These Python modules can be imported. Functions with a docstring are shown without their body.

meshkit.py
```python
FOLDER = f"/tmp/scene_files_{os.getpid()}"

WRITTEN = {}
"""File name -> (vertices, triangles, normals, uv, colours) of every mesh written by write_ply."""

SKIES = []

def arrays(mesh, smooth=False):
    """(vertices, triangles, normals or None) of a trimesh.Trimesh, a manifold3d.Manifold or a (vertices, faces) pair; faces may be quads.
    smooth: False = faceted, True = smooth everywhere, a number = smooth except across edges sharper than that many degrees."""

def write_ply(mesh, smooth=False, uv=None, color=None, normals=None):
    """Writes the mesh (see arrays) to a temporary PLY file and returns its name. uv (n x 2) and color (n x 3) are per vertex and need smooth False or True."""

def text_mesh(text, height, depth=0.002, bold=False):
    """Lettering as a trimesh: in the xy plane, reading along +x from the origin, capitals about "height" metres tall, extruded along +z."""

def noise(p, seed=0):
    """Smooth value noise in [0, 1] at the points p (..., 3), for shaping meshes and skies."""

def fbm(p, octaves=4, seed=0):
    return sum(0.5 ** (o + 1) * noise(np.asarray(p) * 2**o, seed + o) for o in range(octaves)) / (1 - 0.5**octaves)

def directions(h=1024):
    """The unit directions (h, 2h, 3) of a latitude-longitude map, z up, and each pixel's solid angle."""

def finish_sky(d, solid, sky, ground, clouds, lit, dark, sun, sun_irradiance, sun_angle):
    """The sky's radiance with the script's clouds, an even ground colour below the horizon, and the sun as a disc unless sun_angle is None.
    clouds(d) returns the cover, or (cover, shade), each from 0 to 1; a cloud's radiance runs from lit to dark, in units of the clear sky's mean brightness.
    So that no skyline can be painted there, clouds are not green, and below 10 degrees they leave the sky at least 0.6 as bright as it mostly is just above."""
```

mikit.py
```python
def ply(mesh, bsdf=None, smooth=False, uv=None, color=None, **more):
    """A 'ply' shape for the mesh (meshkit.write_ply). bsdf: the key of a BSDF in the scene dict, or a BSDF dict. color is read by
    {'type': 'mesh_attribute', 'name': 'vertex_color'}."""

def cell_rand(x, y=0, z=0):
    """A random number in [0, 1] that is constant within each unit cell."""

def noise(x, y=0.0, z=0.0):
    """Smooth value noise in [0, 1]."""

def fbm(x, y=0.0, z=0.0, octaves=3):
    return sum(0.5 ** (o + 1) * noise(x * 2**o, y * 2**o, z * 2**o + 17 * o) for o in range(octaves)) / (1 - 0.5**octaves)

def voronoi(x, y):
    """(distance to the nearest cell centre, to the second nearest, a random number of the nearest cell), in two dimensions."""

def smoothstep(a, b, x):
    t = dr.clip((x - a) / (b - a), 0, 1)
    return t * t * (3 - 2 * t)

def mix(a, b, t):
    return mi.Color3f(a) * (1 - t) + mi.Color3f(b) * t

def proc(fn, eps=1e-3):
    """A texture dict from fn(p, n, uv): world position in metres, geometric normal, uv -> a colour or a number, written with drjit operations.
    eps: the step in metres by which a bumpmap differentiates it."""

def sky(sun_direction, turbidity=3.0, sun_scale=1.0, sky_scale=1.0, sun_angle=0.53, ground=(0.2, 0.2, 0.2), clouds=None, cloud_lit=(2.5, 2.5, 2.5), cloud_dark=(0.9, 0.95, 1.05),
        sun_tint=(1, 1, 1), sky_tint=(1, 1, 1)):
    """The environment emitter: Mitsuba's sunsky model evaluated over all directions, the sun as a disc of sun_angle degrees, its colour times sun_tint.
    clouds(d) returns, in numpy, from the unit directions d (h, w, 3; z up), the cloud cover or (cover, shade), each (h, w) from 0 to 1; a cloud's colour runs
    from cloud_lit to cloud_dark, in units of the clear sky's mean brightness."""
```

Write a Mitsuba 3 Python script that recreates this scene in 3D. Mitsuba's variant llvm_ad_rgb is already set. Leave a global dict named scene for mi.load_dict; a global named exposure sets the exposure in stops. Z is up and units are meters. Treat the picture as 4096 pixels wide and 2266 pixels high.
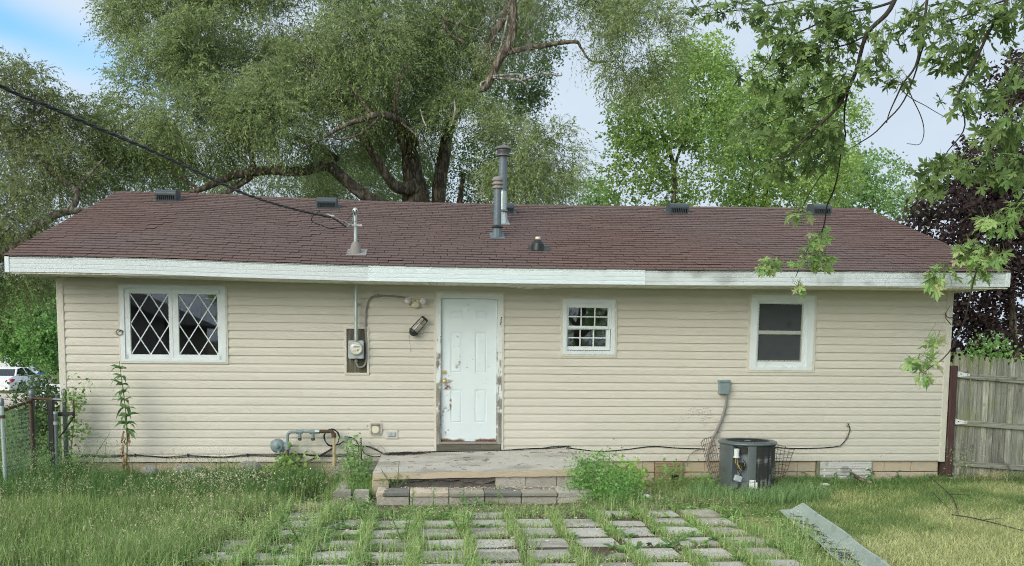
import math, random, numpy as np, trimesh, shapely.geometry as sg, shapely.ops as so
import drjit as dr, mitsuba as mi, mikit, meshkit
from mikit import proc, noise, fbm, voronoi, cell_rand, smoothstep, mix

T4 = mi.ScalarTransform4f
scene, labels = {}, {}

# ---------------------------------------------------------------- camera, daylight, exposure
CAM = np.array([0.0, -13.097, 1.953])
FWD = np.array([0.089163, 0.991501, -0.094742]); UP = np.array([-0.001185, 0.095227, 0.995455])
scene['camera'] = {'type': 'perspective', 'fov': 58.05, 'fov_axis': 'x', 'near_clip': 0.05, 'far_clip': 3000.0,
                   'principal_point_offset_y': -0.2632,
                   'to_world': T4().look_at(origin=CAM.tolist(), target=(CAM + FWD).tolist(), up=UP.tolist())}

def cloud_deck(d):
    """One overcast deck with soft rolls; a gap of clear blue low in the north-west, as in the photograph."""
    x, y, z = d[..., 0], d[..., 1], np.maximum(d[..., 2], 0.02)
    p = np.stack([x / (z + .25) * 1.6, y / (z + .25) * 1.6, z * 0], -1)
    n = meshkit.fbm(p + 7.3, 5, 3)
    n2 = meshkit.fbm(p * np.array([1.0, 2.4, 1]) + 31.0, 5, 11)
    az, el = np.degrees(np.arctan2(x, y)), np.degrees(np.arcsin(np.clip(d[..., 2], -1, 1)))
    band = el - (15.7 - .28 * (az + 21.0)) + 2.2 * (n2 - .5)
    gap = np.exp(-(band / 1.5) ** 2) * np.exp(-((az + 24.5) / 9.5) ** 2)
    gaps = np.clip((meshkit.fbm(p * .8 + 90.0, 4, 5) - .56) * 3.0, 0, .35)
    cover = np.clip(1.0 - .97 * gap - gaps * (el > 24), 0, 1)
    shade = np.clip((n - .30) * 1.7, 0, 1)
    return cover, shade

scene['sky'] = mikit.sky((-0.58, -0.70, 0.44), turbidity=3.0, sun_scale=0.30, sun_angle=46.0, clouds=cloud_deck,
                         cloud_lit=(1.22, 1.42, 1.62), cloud_dark=(0.98, 1.16, 1.38), ground=(0.12, 0.13, 0.08), sun_tint=(0.84, 1.02, 1.32), sky_tint=(0.66, 0.90, 1.06))
exposure = 3.14

# ---------------------------------------------------------------- helpers
rng = np.random.default_rng(20240611)
R1 = random.Random(77)
_used = {}

def key_for(name, parent=None):
    k = (parent + '__' if parent else '') + name
    n = _used.get(k, -1) + 1
    _used[k] = n
    return k if n == 0 else f'{k}_{n:03d}'

def note(key, label=None, cat=None, group=None, kind=None):
    d = labels.setdefault(key, {})
    for a, b in (('label', label), ('category', cat), ('group', group), ('kind', kind)):
        if b: d[a] = b
    return key

def thing(name, label, cat, group=None):
    return note(key_for(name), label, cat, group)

PACK = {}
def packed(c):
    q = [int(round(63 * math.sqrt(max(0.0, min(1.0, x))))) for x in c]
    return q[0] * 4096 + q[1] * 64 + q[2] + .5
def unpack(v):
    r = dr.floor(v / 4096); g = dr.floor((v - r * 4096) / 64); b = dr.floor(v - r * 4096 - g * 64)
    c = mi.Color3f(r, g, b) / 63.0
    return c * c

def add(name, mesh, mat, parent=None, smooth=False, uv=None, color=None, label=None, cat=None, group=None, kind=None):
    k = key_for(name, parent)
    if len(mesh) > 2 and uv is None: uv = mesh[2]
    v = np.asarray(mesh[0], float)
    if smooth not in (False, True):
        m = trimesh.graph.smooth_shade(trimesh.Trimesh(v, tri(mesh[1]), process=False), angle=math.radians(smooth), facet_minarea=None)
        mesh, smooth = (np.array(m.vertices), np.array(m.faces)), True
        v = mesh[0]
    if mat in PACK:                                              # one shared material per family; the colour rides in uv.x, a random number in uv.y
        mat, base = PACK[mat]; uv = (packed(base), R1.random() if uv is None else float(np.ravel(uv)[0]))
    if uv is None and color is None: uv = (R1.random(), R1.random())
    if uv is not None and np.ndim(uv) == 1: uv = np.tile(np.asarray(uv, float), (len(v), 1))
    if color is not None and np.ndim(color) == 1: color = np.tile(np.asarray(color, float), (len(v), 1))
    scene[k] = mikit.ply((v, np.asarray(mesh[1], int)), mat, smooth=smooth, uv=uv, color=color)
    if label or cat or group or kind: note(k, label, cat, group, kind)
    return k

def tri(f):
    f = np.asarray(f, int)
    return np.vstack([f[:, [0, 1, 2]], f[:, [0, 2, 3]]]) if f.shape[1] == 4 else f

def cat_(ms):
    V, Fc, at = [], [], 0
    for m in ms:
        V.append(np.asarray(m[0], float)); Fc.append(tri(m[1]) + at); at += len(m[0])
    return np.vstack(V), np.vstack(Fc)

_cb = []
def _chamfer_faces():
    if not _cb:
        P = [(sx * (1 if a == 0 else .8), sy * (1 if a == 1 else .8), sz * (1 if a == 2 else .8)) for sx in (-1, 1) for sy in (-1, 1) for sz in (-1, 1) for a in range(3)]
        P = np.array(P)
        h = trimesh.convex.convex_hull(P)
        idx = [int(np.argmin(((P - q) ** 2).sum(1))) for q in h.vertices]
        _cb.append(np.array(idx)[h.faces])
    return _cb[0]

BF = np.array([[0, 1, 3], [0, 3, 2], [4, 6, 7], [4, 7, 5], [0, 4, 5], [0, 5, 1], [2, 3, 7], [2, 7, 6], [0, 2, 6], [0, 6, 4], [1, 5, 7], [1, 7, 3]])
def box(x0, x1, y0, y1, z0, z1, b=0.0):
    c = np.array([(x0 + x1) / 2, (y0 + y1) / 2, (z0 + z1) / 2]); h = np.abs(np.array([x1 - x0, y1 - y0, z1 - z0])) / 2
    if b <= 0:
        s = np.array([[x, y, z] for x in (-1, 1) for y in (-1, 1) for z in (-1, 1)], float)
        return c + s * h, BF
    b = min(b, h.min() * .9)
    P = []
    for sx in (-1, 1):
        for sy in (-1, 1):
            for sz in (-1, 1):
                for a in range(3):
                    P.append([sx * (h[0] - (b if a != 0 else 0)), sy * (h[1] - (b if a != 1 else 0)), sz * (h[2] - (b if a != 2 else 0))])
    return c + np.array(P), _chamfer_faces()

def frame_of(t):
    t = t / (np.linalg.norm(t) + 1e-12)
    a = np.cross(t, [0, 0, 1.0] if abs(t[2]) < .9 else [1.0, 0, 0]); a /= np.linalg.norm(a)
    return t, a, np.cross(t, a)

def tube(pts, r, sides=8, caps=True):
    p = np.asarray(pts, float); n = len(p)
    r = np.broadcast_to(np.asarray(r, float), (n,))
    tg = np.gradient(p, axis=0); tg /= np.linalg.norm(tg, axis=1, keepdims=True) + 1e-12
    _, a, _ = frame_of(tg[0])
    A = []
    for i in range(n):
        a = a - tg[i] * (a @ tg[i]); a = a / (np.linalg.norm(a) + 1e-12); A.append(a)
    A = np.array(A); B = np.cross(tg, A); ang = np.arange(sides) * 2 * np.pi / sides
    v = p[:, None] + r[:, None, None] * (np.cos(ang)[None, :, None] * A[:, None] + np.sin(ang)[None, :, None] * B[:, None])
    i, j = np.meshgrid(np.arange(n - 1), np.arange(sides), indexing='ij')
    q = np.stack([i * sides + j, i * sides + (j + 1) % sides, (i + 1) * sides + (j + 1) % sides, (i + 1) * sides + j], -1).reshape(-1, 4)
    f = tri(q); v = v.reshape(-1, 3)
    if caps:
        c0, c1 = len(v), len(v) + 1
        v = np.vstack([v, p[:1], p[-1:]]); k = np.arange(sides); o = (n - 1) * sides
        f = np.vstack([f, np.stack([k * 0 + c0, (k + 1) % sides, k], 1), np.stack([k * 0 + c1, o + k, o + (k + 1) % sides], 1)])
    return v, f

def smooth_path(pts, n=6):
    p = np.asarray(pts, float)
    if len(p) < 3: return p
    q = np.vstack([2 * p[0] - p[1], p, 2 * p[-1] - p[-2]]); out = []
    for i in range(1, len(q) - 2):
        for t in np.arange(n) / n:
            out.append(.5 * ((2 * q[i]) + (-q[i - 1] + q[i + 1]) * t + (2 * q[i - 1] - 5 * q[i] + 4 * q[i + 1] - q[i + 2]) * t * t + (-q[i - 1] + 3 * q[i] - 3 * q[i + 1] + q[i + 2]) * t ** 3))
    out.append(q[-2])
    return np.array(out)

def ptube(pts, r, sides=8, n=6):
    p = np.asarray(pts, float)
    rr = np.broadcast_to(np.asarray(r, float), (len(p),))
    s = smooth_path(np.c_[p, rr], n)
    return tube(s[:, :3], np.maximum(s[:, 3], 1e-4), sides)

def lathe(prof, n=24, at=(0, 0, 0)):
    """prof: (radius, height) from the bottom up, about a vertical axis."""
    p = np.asarray(prof, float); ang = np.arange(n) * 2 * np.pi / n
    v = np.stack([p[:, None, 0] * np.cos(ang), p[:, None, 0] * np.sin(ang), np.repeat(p[:, 1:2], n, 1)], -1).reshape(-1, 3)
    i, j = np.meshgrid(np.arange(len(p) - 1), np.arange(n), indexing='ij')
    q = np.stack([i * n + j, i * n + (j + 1) % n, (i + 1) * n + (j + 1) % n, (i + 1) * n + j], -1).reshape(-1, 4)
    return v + np.asarray(at, float), tri(q)

def turn(m, axis, deg, at=(0, 0, 0)):
    R = trimesh.transformations.rotation_matrix(math.radians(deg), axis, at)
    return np.asarray(m[0]) @ R[:3, :3].T + R[:3, 3], m[1]

def move(m, d): return np.asarray(m[0]) + np.asarray(d, float), m[1]

def prism(poly, y0, y1):
    """A polygon in (x, z), shapely or a list, made solid between y0 and y1."""
    if not hasattr(poly, 'exterior'): poly = sg.Polygon(poly)
    m = trimesh.creation.extrude_polygon(poly, abs(y1 - y0), engine='earcut')
    v = np.array(m.vertices)
    return np.stack([v[:, 0], max(y0, y1) - v[:, 2], v[:, 1]], 1), np.array(m.faces)

def ring_frame(x0, x1, z0, z1, w, y0, y1):
    """Four mitred pieces round an opening: outer size x0..x1, z0..z1, width w (left, right, bottom, top)."""
    wl, wr, wb, wt = (w,) * 4 if np.ndim(w) == 0 else w
    o = [(x0, z0), (x1, z0), (x1, z1), (x0, z1)]; i = [(x0 + wl, z0 + wb), (x1 - wr, z0 + wb), (x1 - wr, z1 - wt), (x0 + wl, z1 - wt)]
    return [prism([o[k], o[(k + 1) % 4], i[(k + 1) % 4], i[k]], y0, y1) for k in range(4)]

def loft(sections, closed=True, caps=True):
    """Skins rows of equal length (rows x points x 3)."""
    s = np.asarray(sections, float); n, m = s.shape[:2]
    i, j = np.meshgrid(np.arange(n - 1), np.arange(m if closed else m - 1), indexing='ij')
    q = np.stack([i * m + j, i * m + (j + 1) % m, (i + 1) * m + (j + 1) % m, (i + 1) * m + j], -1).reshape(-1, 4)
    v, f = s.reshape(-1, 3), tri(q)
    if caps and closed:
        c0, c1 = len(v), len(v) + 1
        v = np.vstack([v, s[0].mean(0)[None], s[-1].mean(0)[None]]); k = np.arange(m); o = (n - 1) * m
        f = np.vstack([f, np.stack([k * 0 + c0, (k + 1) % m, k], 1), np.stack([k * 0 + c1, o + k, o + (k + 1) % m], 1)])
    return v, f

# ---------------------------------------------------------------- materials
def two(b): return {'type': 'twosided', 'bsdf': b}
def mat(name, color, rough=.6, metal=0.0, spec=.5, bump=None, scale=.002, **k):
    c = proc(color) if callable(color) else {'type': 'rgb', 'value': list(color)}
    b = {'type': 'principled', 'base_color': c, 'roughness': proc(rough) if callable(rough) else float(rough), 'metallic': float(metal), 'specular': float(spec), **k}
    if bump is not None:
        b = {'type': 'bumpmap', 'arbitrary': proc(bump, eps=.002), 'bsdf': b, 'scale': float(scale)}
    scene[name] = two(b)
    return name

VC = {'type': 'mesh_attribute', 'name': 'vertex_color'}
scene['m_leaf'] = {'type': 'principledthin', 'base_color': VC, 'roughness': .7, 'diff_trans': .8, 'spec_trans': 0.0, 'eta': 1.25}
scene['m_vcol'] = two({'type': 'principled', 'base_color': VC, 'roughness': .75, 'specular': .3})

def col_siding(p, n, uv):
    g = fbm(p.x * 1.2, p.y * 3, p.z * 1.7, 3)
    s = noise(p.x * .5 + 3, 0., p.z * 8)
    c = mix((.575, .545, .480), (.615, .585, .520), .5 * g + .5 * uv.x) * (.985 + .03 * s)
    grime = smoothstep(.58, .80, fbm(p.x * .9 + 11, p.y, p.z * 2.6, 4)) * .16
    c = mix(c, mi.Color3f(.40, .37, .30), grime)
    spots = smoothstep(.69, .76, noise(p.x * 62, 1.0, p.z * 62)) * smoothstep(.42, .62, fbm(p.x * 5, 4.0, p.z * 6, 3))
    here = smoothstep(.55, .15, dr.abs(p.x - 4.0)) * smoothstep(.32, .10, dr.abs(p.z - .86))
    low = smoothstep(.50, .34, p.z) * smoothstep(.5, .8, fbm(p.x * 3, 9.0, p.z * 4, 2))
    return mix(c, mi.Color3f(.12, .105, .08), dr.clip(spots * (here + .55 * low), 0, .8))
mat('m_siding', col_siding, .5, spec=.35)

def col_paint(p, n, uv):
    base = unpack(uv.x); g = fbm(p.x * 9, p.y * 9, p.z * 7, 4); f = noise(p.x * 55, p.y * 55, p.z * 55)
    return base * mix(mi.Color3f(1.0), mi.Color3f(.60, .58, .53), smoothstep(.56, .84, g * .92 + f * .08) * (.75 - .5 * smoothstep(.3, .6, base.y)))
mat('m_paint', col_paint, .43)
mat('m_matte', col_paint, .75, spec=.3)
mat('m_metal', col_paint, .40, .6)
def paint(name, c, fam='m_paint'): PACK[name] = (fam, c)
paint('m_white', (.68, .745, .775)); paint('m_fascia_new', (.68, .755, .785))
def col_fascia(p, n, uv):
    a = fbm(p.x * 1.1, 2.0, p.z * 3, 3); b = fbm(p.x * 4 + 5, 3.0, p.z * 5, 3)
    s = fbm(p.x * 5, 5.0, p.z * 2.0, 3)
    right = smoothstep(2.6, 3.3, p.x)
    c = mix((.585, .64, .66), (.62, .675, .695), b)
    alg = smoothstep(.44, .64, a * .6 + s * .4) * (.05 + .66 * right)
    c = mix(c, mi.Color3f(.29, .31, .295), alg)
    return mix(c, mi.Color3f(.08, .08, .07), smoothstep(.76, .84, b) * smoothstep(.6, .8, noise(p.x * 40, 1., p.z * 40)) * .5 * right)
mat('m_fascia_old', col_fascia, .55)
def col_soffit(p, n, uv):
    a = fbm(p.x * 2.6, p.y * 5, 0, 4); s = fbm(p.x * 25, p.y * 2, 1., 2)
    return mix(mix((.68, .665, .60), (.60, .585, .52), uv.x), mi.Color3f(.26, .24, .19), smoothstep(.54, .76, .7 * a + .3 * s) * .65)
mat('m_soffit', col_soffit, .6)

def col_shingle(p, n, uv):
    g = noise(p.x * 210, p.y * 210, p.z * 210); g2 = noise(p.x * 90, p.y * 90, p.z * 90)
    c = mix((.100, .056, .046), (.140, .082, .067), .55 * dr.maximum(uv.x, 0) + .45 * fbm(p.x * .8, p.y * 1.2, 0, 3))
    c = mix(c, mi.Color3f(.118, .088, .082), smoothstep(.45, .7, fbm(p.x * .35 + 4, p.y * .5, 2., 3)) * .5)
    return mix(c * (.80 + .26 * g + .14 * g2), mi.Color3f(.038, .028, .025), smoothstep(-.4, -.6, uv.x))
mat('m_shingle', col_shingle, .7, spec=.4, bump=lambda p, n, uv: noise(p.x * 240, p.y * 240, p.z * 240), scale=.0007)

def col_door(p, n, uv):
    base = mix((.655, .735, .775), (.69, .76, .79), fbm(p.x * 4, 0., p.z * 4, 3))
    f = fbm(p.x * 26, 1., p.z * 26, 4); f2 = fbm(p.x * 9 + 3, 2., p.z * 9, 4); f3 = noise(p.x * 130, 3., p.z * 130)
    def spot(x, z, rx, rz): return smoothstep(1.15, .2, dr.sqrt(dr.square((p.x - x) / rx) + dr.square((p.z - z) / rz)))
    wear = dr.maximum(dr.maximum(spot(.395, 1.68, .10, .20), spot(.26, 1.42, .12, .10)), dr.maximum(spot(.22, .90, .10, .36), spot(.56, 1.74, .12, .28) * .55))
    wear = dr.maximum(wear, spot(.40, 2.02, .10, .20) * .45)
    chip = smoothstep(.0, .03, f * .62 + f2 * .30 + wear * .20 - .700)
    c = mix(base, mix((.30, .31, .30), (.42, .42, .40), f3), chip)
    foot = smoothstep(.0, .035, .612 + .055 * (f2 - .5) + .05 * (dr.abs(p.x - .556) - .22) - p.z) * smoothstep(.05, .10, dr.abs(p.x - .575))
    kn = spot(.235, 1.335, .10, .05) * smoothstep(.42, .56, f)
    st = spot(.300, 1.12, .022, .17) * smoothstep(.42, .52, f)
    rust = mix((.055, .026, .018), (.26, .095, .035), fbm(p.x * 45, 4., p.z * 45, 3))
    c = mix(c, rust, dr.clip(foot + kn + .9 * st, 0, 1))
    hair = smoothstep(.035, .0, dr.abs(fbm(p.x * 5 + 20, 0., p.z * 12, 3) - .5) * (1 + 6 * f3)) * smoothstep(.52, .66, f2) * .5
    return mix(c, mi.Color3f(.33, .33, .31), hair)
mat('m_door', col_door, .4, bump=lambda p, n, uv: fbm(p.x * 24, 1., p.z * 24, 3), scale=.002)

def grain(p, ax):
    if ax == 'z': return fbm(p.x * 55, p.y * 55, p.z * 2.6, 3), fbm(p.x * 160, p.y * 160, p.z * 7, 2)
    return fbm(p.x * 2.6, p.y * 55, p.z * 55, 3), fbm(p.x * 7, p.y * 160, p.z * 160, 2)
def col_casing(p, n, uv):
    g, h = grain(p, 'z'); f = fbm(p.x * 18, 7., p.z * 9, 4)
    lim = mix(1.92, 1.72, smoothstep(.5, .6, p.x)).x
    peel = smoothstep(.0, .16, f * .9 + h * .35 + (lim - p.z) * .30 - .66)
    wood = mix((.13, .12, .10), (.40, .385, .35), smoothstep(.3, .7, g * .55 + h * .45))
    return mix(mix((.64, .67, .66), (.72, .745, .74), g), wood, peel)
mat('m_casing', col_casing, .65, bump=lambda p, n, uv: grain(p, 'z')[1], scale=.003)
def wood_col(ax, moss=.0):
    def fn(p, n, uv):
        base = unpack(uv.x); g, h = grain(p, ax)
        c = base * (.60 + .66 * smoothstep(.28, .74, g * .6 + h * .4)) * (.66 + .62 * uv.y)
        k = smoothstep(.70, .82, fbm(p.x * 7, p.y * 7, p.z * (7 if ax == 'x' else 4.5), 3) + .12 * h) * .55
        c = mix(c, base * .22, k)
        return mix(c, base * mi.Color3f(.62, .68, .42), smoothstep(.45, .72, fbm(p.x * 3 + 9, p.y * 3, p.z * 2.2, 4)) * moss)
    return fn
mat('wood_v', wood_col('z', .6), .85, spec=.2, bump=lambda p, n, uv: grain(p, 'z')[1], scale=.004)
mat('wood_h', wood_col('x', .25), .85, spec=.2, bump=lambda p, n, uv: grain(p, 'x')[1], scale=.004)
for a, b, c in (('m_wood_v', 'wood_v', (.37, .36, .315)), ('m_wood_dark', 'wood_v', (.16, .145, .12)), ('m_wood_h', 'wood_h', (.37, .36, .30)), ('m_wood_sill', 'wood_h', (.21, .20, .165)), ('m_plank_pale', 'wood_h', (.52, .51, .485)), ('m_plywood', 'wood_h', (.34, .245, .165))): paint(a, c, b)
mat('m_maroon', lambda p, n, uv: mix(mix((.050, .021, .021), (.085, .038, .035), grain(p, 'z')[0]), mi.Color3f(.17, .145, .135), smoothstep(.54, .76, grain(p, 'z')[1] * .5 + fbm(p.x * 6, p.y * 6, p.z * 2.5, 3) * .5 + .10 * smoothstep(1.2, .7, p.z)) * .6), .7,
    bump=lambda p, n, uv: grain(p, 'z')[1], scale=.004)

def col_conc(p, n, uv):
    u = unpack(uv.x)
    a = fbm(p.x * 1.7, p.y * 4.5, p.z * 3, 4); b = fbm(p.x * 14, p.y * 14, p.z * 14, 3); c = noise(p.x * 150, p.y * 150, p.z * 150)
    base = u * (.80 + .22 * b + .16 * c) * (.88 + .22 * uv.y)
    base = mix(base, u * mi.Color3f(.50, .49, .45), smoothstep(.44, .70, a * .8 + b * .2) * .7)
    return mix(base, u * .18, smoothstep(.80, .86, noise(p.x * 70 + 9, p.y * 70, p.z * 70)) * .55)
cb = lambda p, n, uv: fbm(p.x * 60, p.y * 60, p.z * 60, 3)
mat('m_conc', col_conc, .9, spec=.2, bump=cb, scale=.005)
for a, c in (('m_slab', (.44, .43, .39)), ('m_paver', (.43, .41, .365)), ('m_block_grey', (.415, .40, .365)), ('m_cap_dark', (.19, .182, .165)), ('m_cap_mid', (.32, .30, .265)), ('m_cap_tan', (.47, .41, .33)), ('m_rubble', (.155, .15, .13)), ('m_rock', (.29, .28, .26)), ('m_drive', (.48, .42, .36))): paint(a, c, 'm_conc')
def col_tan(p, n, uv):
    b = fbm(p.x * 12, p.y * 12, p.z * 12, 3)
    c = mix((.45, .37, .265), (.52, .44, .33), .6 * b + .4 * uv.x)
    return mix(c, mix((.36, .34, .31), (.48, .46, .42), b), smoothstep(.60, .68, fbm(p.x * 9 + 2, p.y * 9, p.z * 16, 4)) * .75)
mat('m_tan_paint', col_tan, .8, spec=.25, bump=cb, scale=.003)
for a, c in (('m_galv', (.47, .53, .53)), ('m_galv_old', (.175, .20, .215)), ('m_brass', (.62, .46, .20)), ('m_silver', (.55, .55, .52))): paint(a, c, 'm_metal')
for a, c in (('m_flue', (.125, .155, .19)), ('m_flue_cap', (.14, .15, .148)), ('m_vent', (.055, .070, .082)), ('m_black', (.018, .019, .020)), ('m_gas', (.20, .255, .27)), ('m_meter', (.40, .45, .46)), ('m_steel_blue', (.155, .185, .205)), ('m_ivory', (.62, .585, .46)), ('m_cream', (.70, .665, .50)), ('m_glass_milk', (.66, .64, .64)),
             ('m_red', (.32, .02, .03)), ('m_blue', (.02, .13, .52)), ('m_yellow', (.55, .36, .04)), ('m_label_white', (.72, .74, .74)), ('m_car', (.80, .80, .81)), ('m_trough', (.33, .385, .365)), ('m_vinyl_trim', (.60, .57, .50))): paint(a, c)
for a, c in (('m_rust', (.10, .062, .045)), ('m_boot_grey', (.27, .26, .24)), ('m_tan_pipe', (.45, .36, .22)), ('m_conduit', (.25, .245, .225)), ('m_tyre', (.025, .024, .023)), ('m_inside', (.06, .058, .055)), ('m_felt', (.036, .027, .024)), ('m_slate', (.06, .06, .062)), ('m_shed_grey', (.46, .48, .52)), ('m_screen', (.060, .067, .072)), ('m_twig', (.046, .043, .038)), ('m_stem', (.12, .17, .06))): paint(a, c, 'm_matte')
mat('m_dark_glass', (.02, .028, .032), .08)
def col_fins(p, n, uv):
    s = fbm(p.x * 40, p.y * 40, p.z * 1.6, 3); b = fbm(p.x * 6, p.y * 6, p.z * 7, 4); r = noise(p.x * 9, p.y * 9, p.z * 70)
    c = mix((.022, .022, .021), (.055, .056, .055), s)
    return mix(c, mi.Color3f(.33, .34, .33), smoothstep(.50, .66, b * .50 + s * .42 + r * .08) * .7)
mat('m_fins', col_fins, .6, .2)
scene['m_pane'] = {'type': 'thindielectric', 'int_ior': 1.8}
scene['m_meter_glass'] = {'type': 'thindielectric', 'int_ior': 1.5}

def bark_h(p, n, uv): return dr.abs(fbm(p.x * 11, p.y * 11, p.z * 2.2, 4) - .5) * 2 + .4 * noise(p.x * 40, p.y * 40, p.z * 12)
def col_bark(p, n, uv):
    h = bark_h(p, n, uv)
    return unpack(uv.x) * (.38 + 1.15 * smoothstep(.15, .75, h)) * (.8 + .4 * noise(p.x * 3, p.y * 3, p.z * 1.5))
mat('bark', col_bark, .95, spec=.1, bump=bark_h, scale=.05)
for a, c in (('m_bark', (.19, .16, .125)), ('m_bark_dark', (.19, .16, .125)), ('m_dead', (.38, .36, .32))): paint(a, c, 'bark')

def col_ground(p, n, uv):
    a = fbm(p.x * .9, p.y * .9, 0., 4); b = fbm(p.x * 9, p.y * 9, 0., 3); c = noise(p.x * 60, p.y * 60, 0.)
    soil = mix((.060, .048, .034), (.13, .105, .075), .6 * b + .4 * c)
    thatch = mix((.18, .20, .075), (.31, .31, .14), .5 * c + .5 * b)
    lawn = smoothstep(2.6, 3.6, p.x + .6 * (a - .5)) * .8
    far = smoothstep(1.0, 3.0, p.y)
    g = mix((.06, .085, .025), (.11, .14, .045), .6 * a + .4 * c)
    return mix(mix(soil, thatch, lawn), g, far * .9)
mat('m_ground', col_ground, .95, spec=.1)

# ================================================================ the ground
def gz(x, y):
    x, y = np.asarray(x, float), np.asarray(y, float)
    slope = -0.027 * np.maximum(y - 2.0, 0) - .0 * x
    slope = np.where(y > 60, -0.027 * 58, slope)
    n = (meshkit.fbm(np.stack([x * .8, y * .8, x * 0], -1), 3, 4) - .5)
    pat = np.clip(1 - np.maximum(np.abs(x - .5) - 2.7, 0) / .4, 0, 1) * np.clip((-2.2 - y) / .4, 0, 1)
    amp = np.where((x > -2.4) & (x < 4.2) & (y < -1.9), .02, .09)
    return -.035 + .024 * pat + slope + amp * n

gx = np.concatenate([[-600, -300, -150, -90, -60, -45, -35], np.arange(-28, -7, 1.0), np.arange(-7, 10.01, .2), np.arange(11, 30, 1.5), [35, 45, 60, 90, 150, 300, 600]])
gy = np.concatenate([[-600, -300, -150, -80, -50, -35, -25, -18], np.arange(-15, 2.01, .2), np.arange(3, 40, 1.5), [45, 50, 60, 80, 110, 160, 300, 600, 900]])
GX, GY = np.meshgrid(gx, gy, indexing='ij')
GZ = gz(GX, GY)
far_ = np.maximum(np.abs(GX) - 30, 0) + np.maximum(-GY - 20, 0)
gi, gj = np.meshgrid(np.arange(len(gx) - 1), np.arange(len(gy) - 1), indexing='ij'); gm = len(gy)
gq = np.stack([gi * gm + gj, (gi + 1) * gm + gj, (gi + 1) * gm + gj + 1, gi * gm + gj + 1], -1).reshape(-1, 4)
add('ground', (np.stack([GX, GY, GZ], -1).reshape(-1, 3), tri(gq)), 'm_ground', smooth=True, kind='structure')

# ================================================================ the house
house = thing('house', 'single storey beige vinyl sided house with brown shingle gable roof', 'house')
XL, XR, Y1, ZB, H = -4.93, 7.59, 7.32, .28, .1143
SX = [-5.4, -4.6, -3.6, -2.4, -.78, 1.15, 2.87, 4.97, 8.1]; SZ = [0, .004, -.003, -.030, -.054, -.056, -.050, -.027, 0]
def sag(x): return np.interp(x, SX, SZ)

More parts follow.
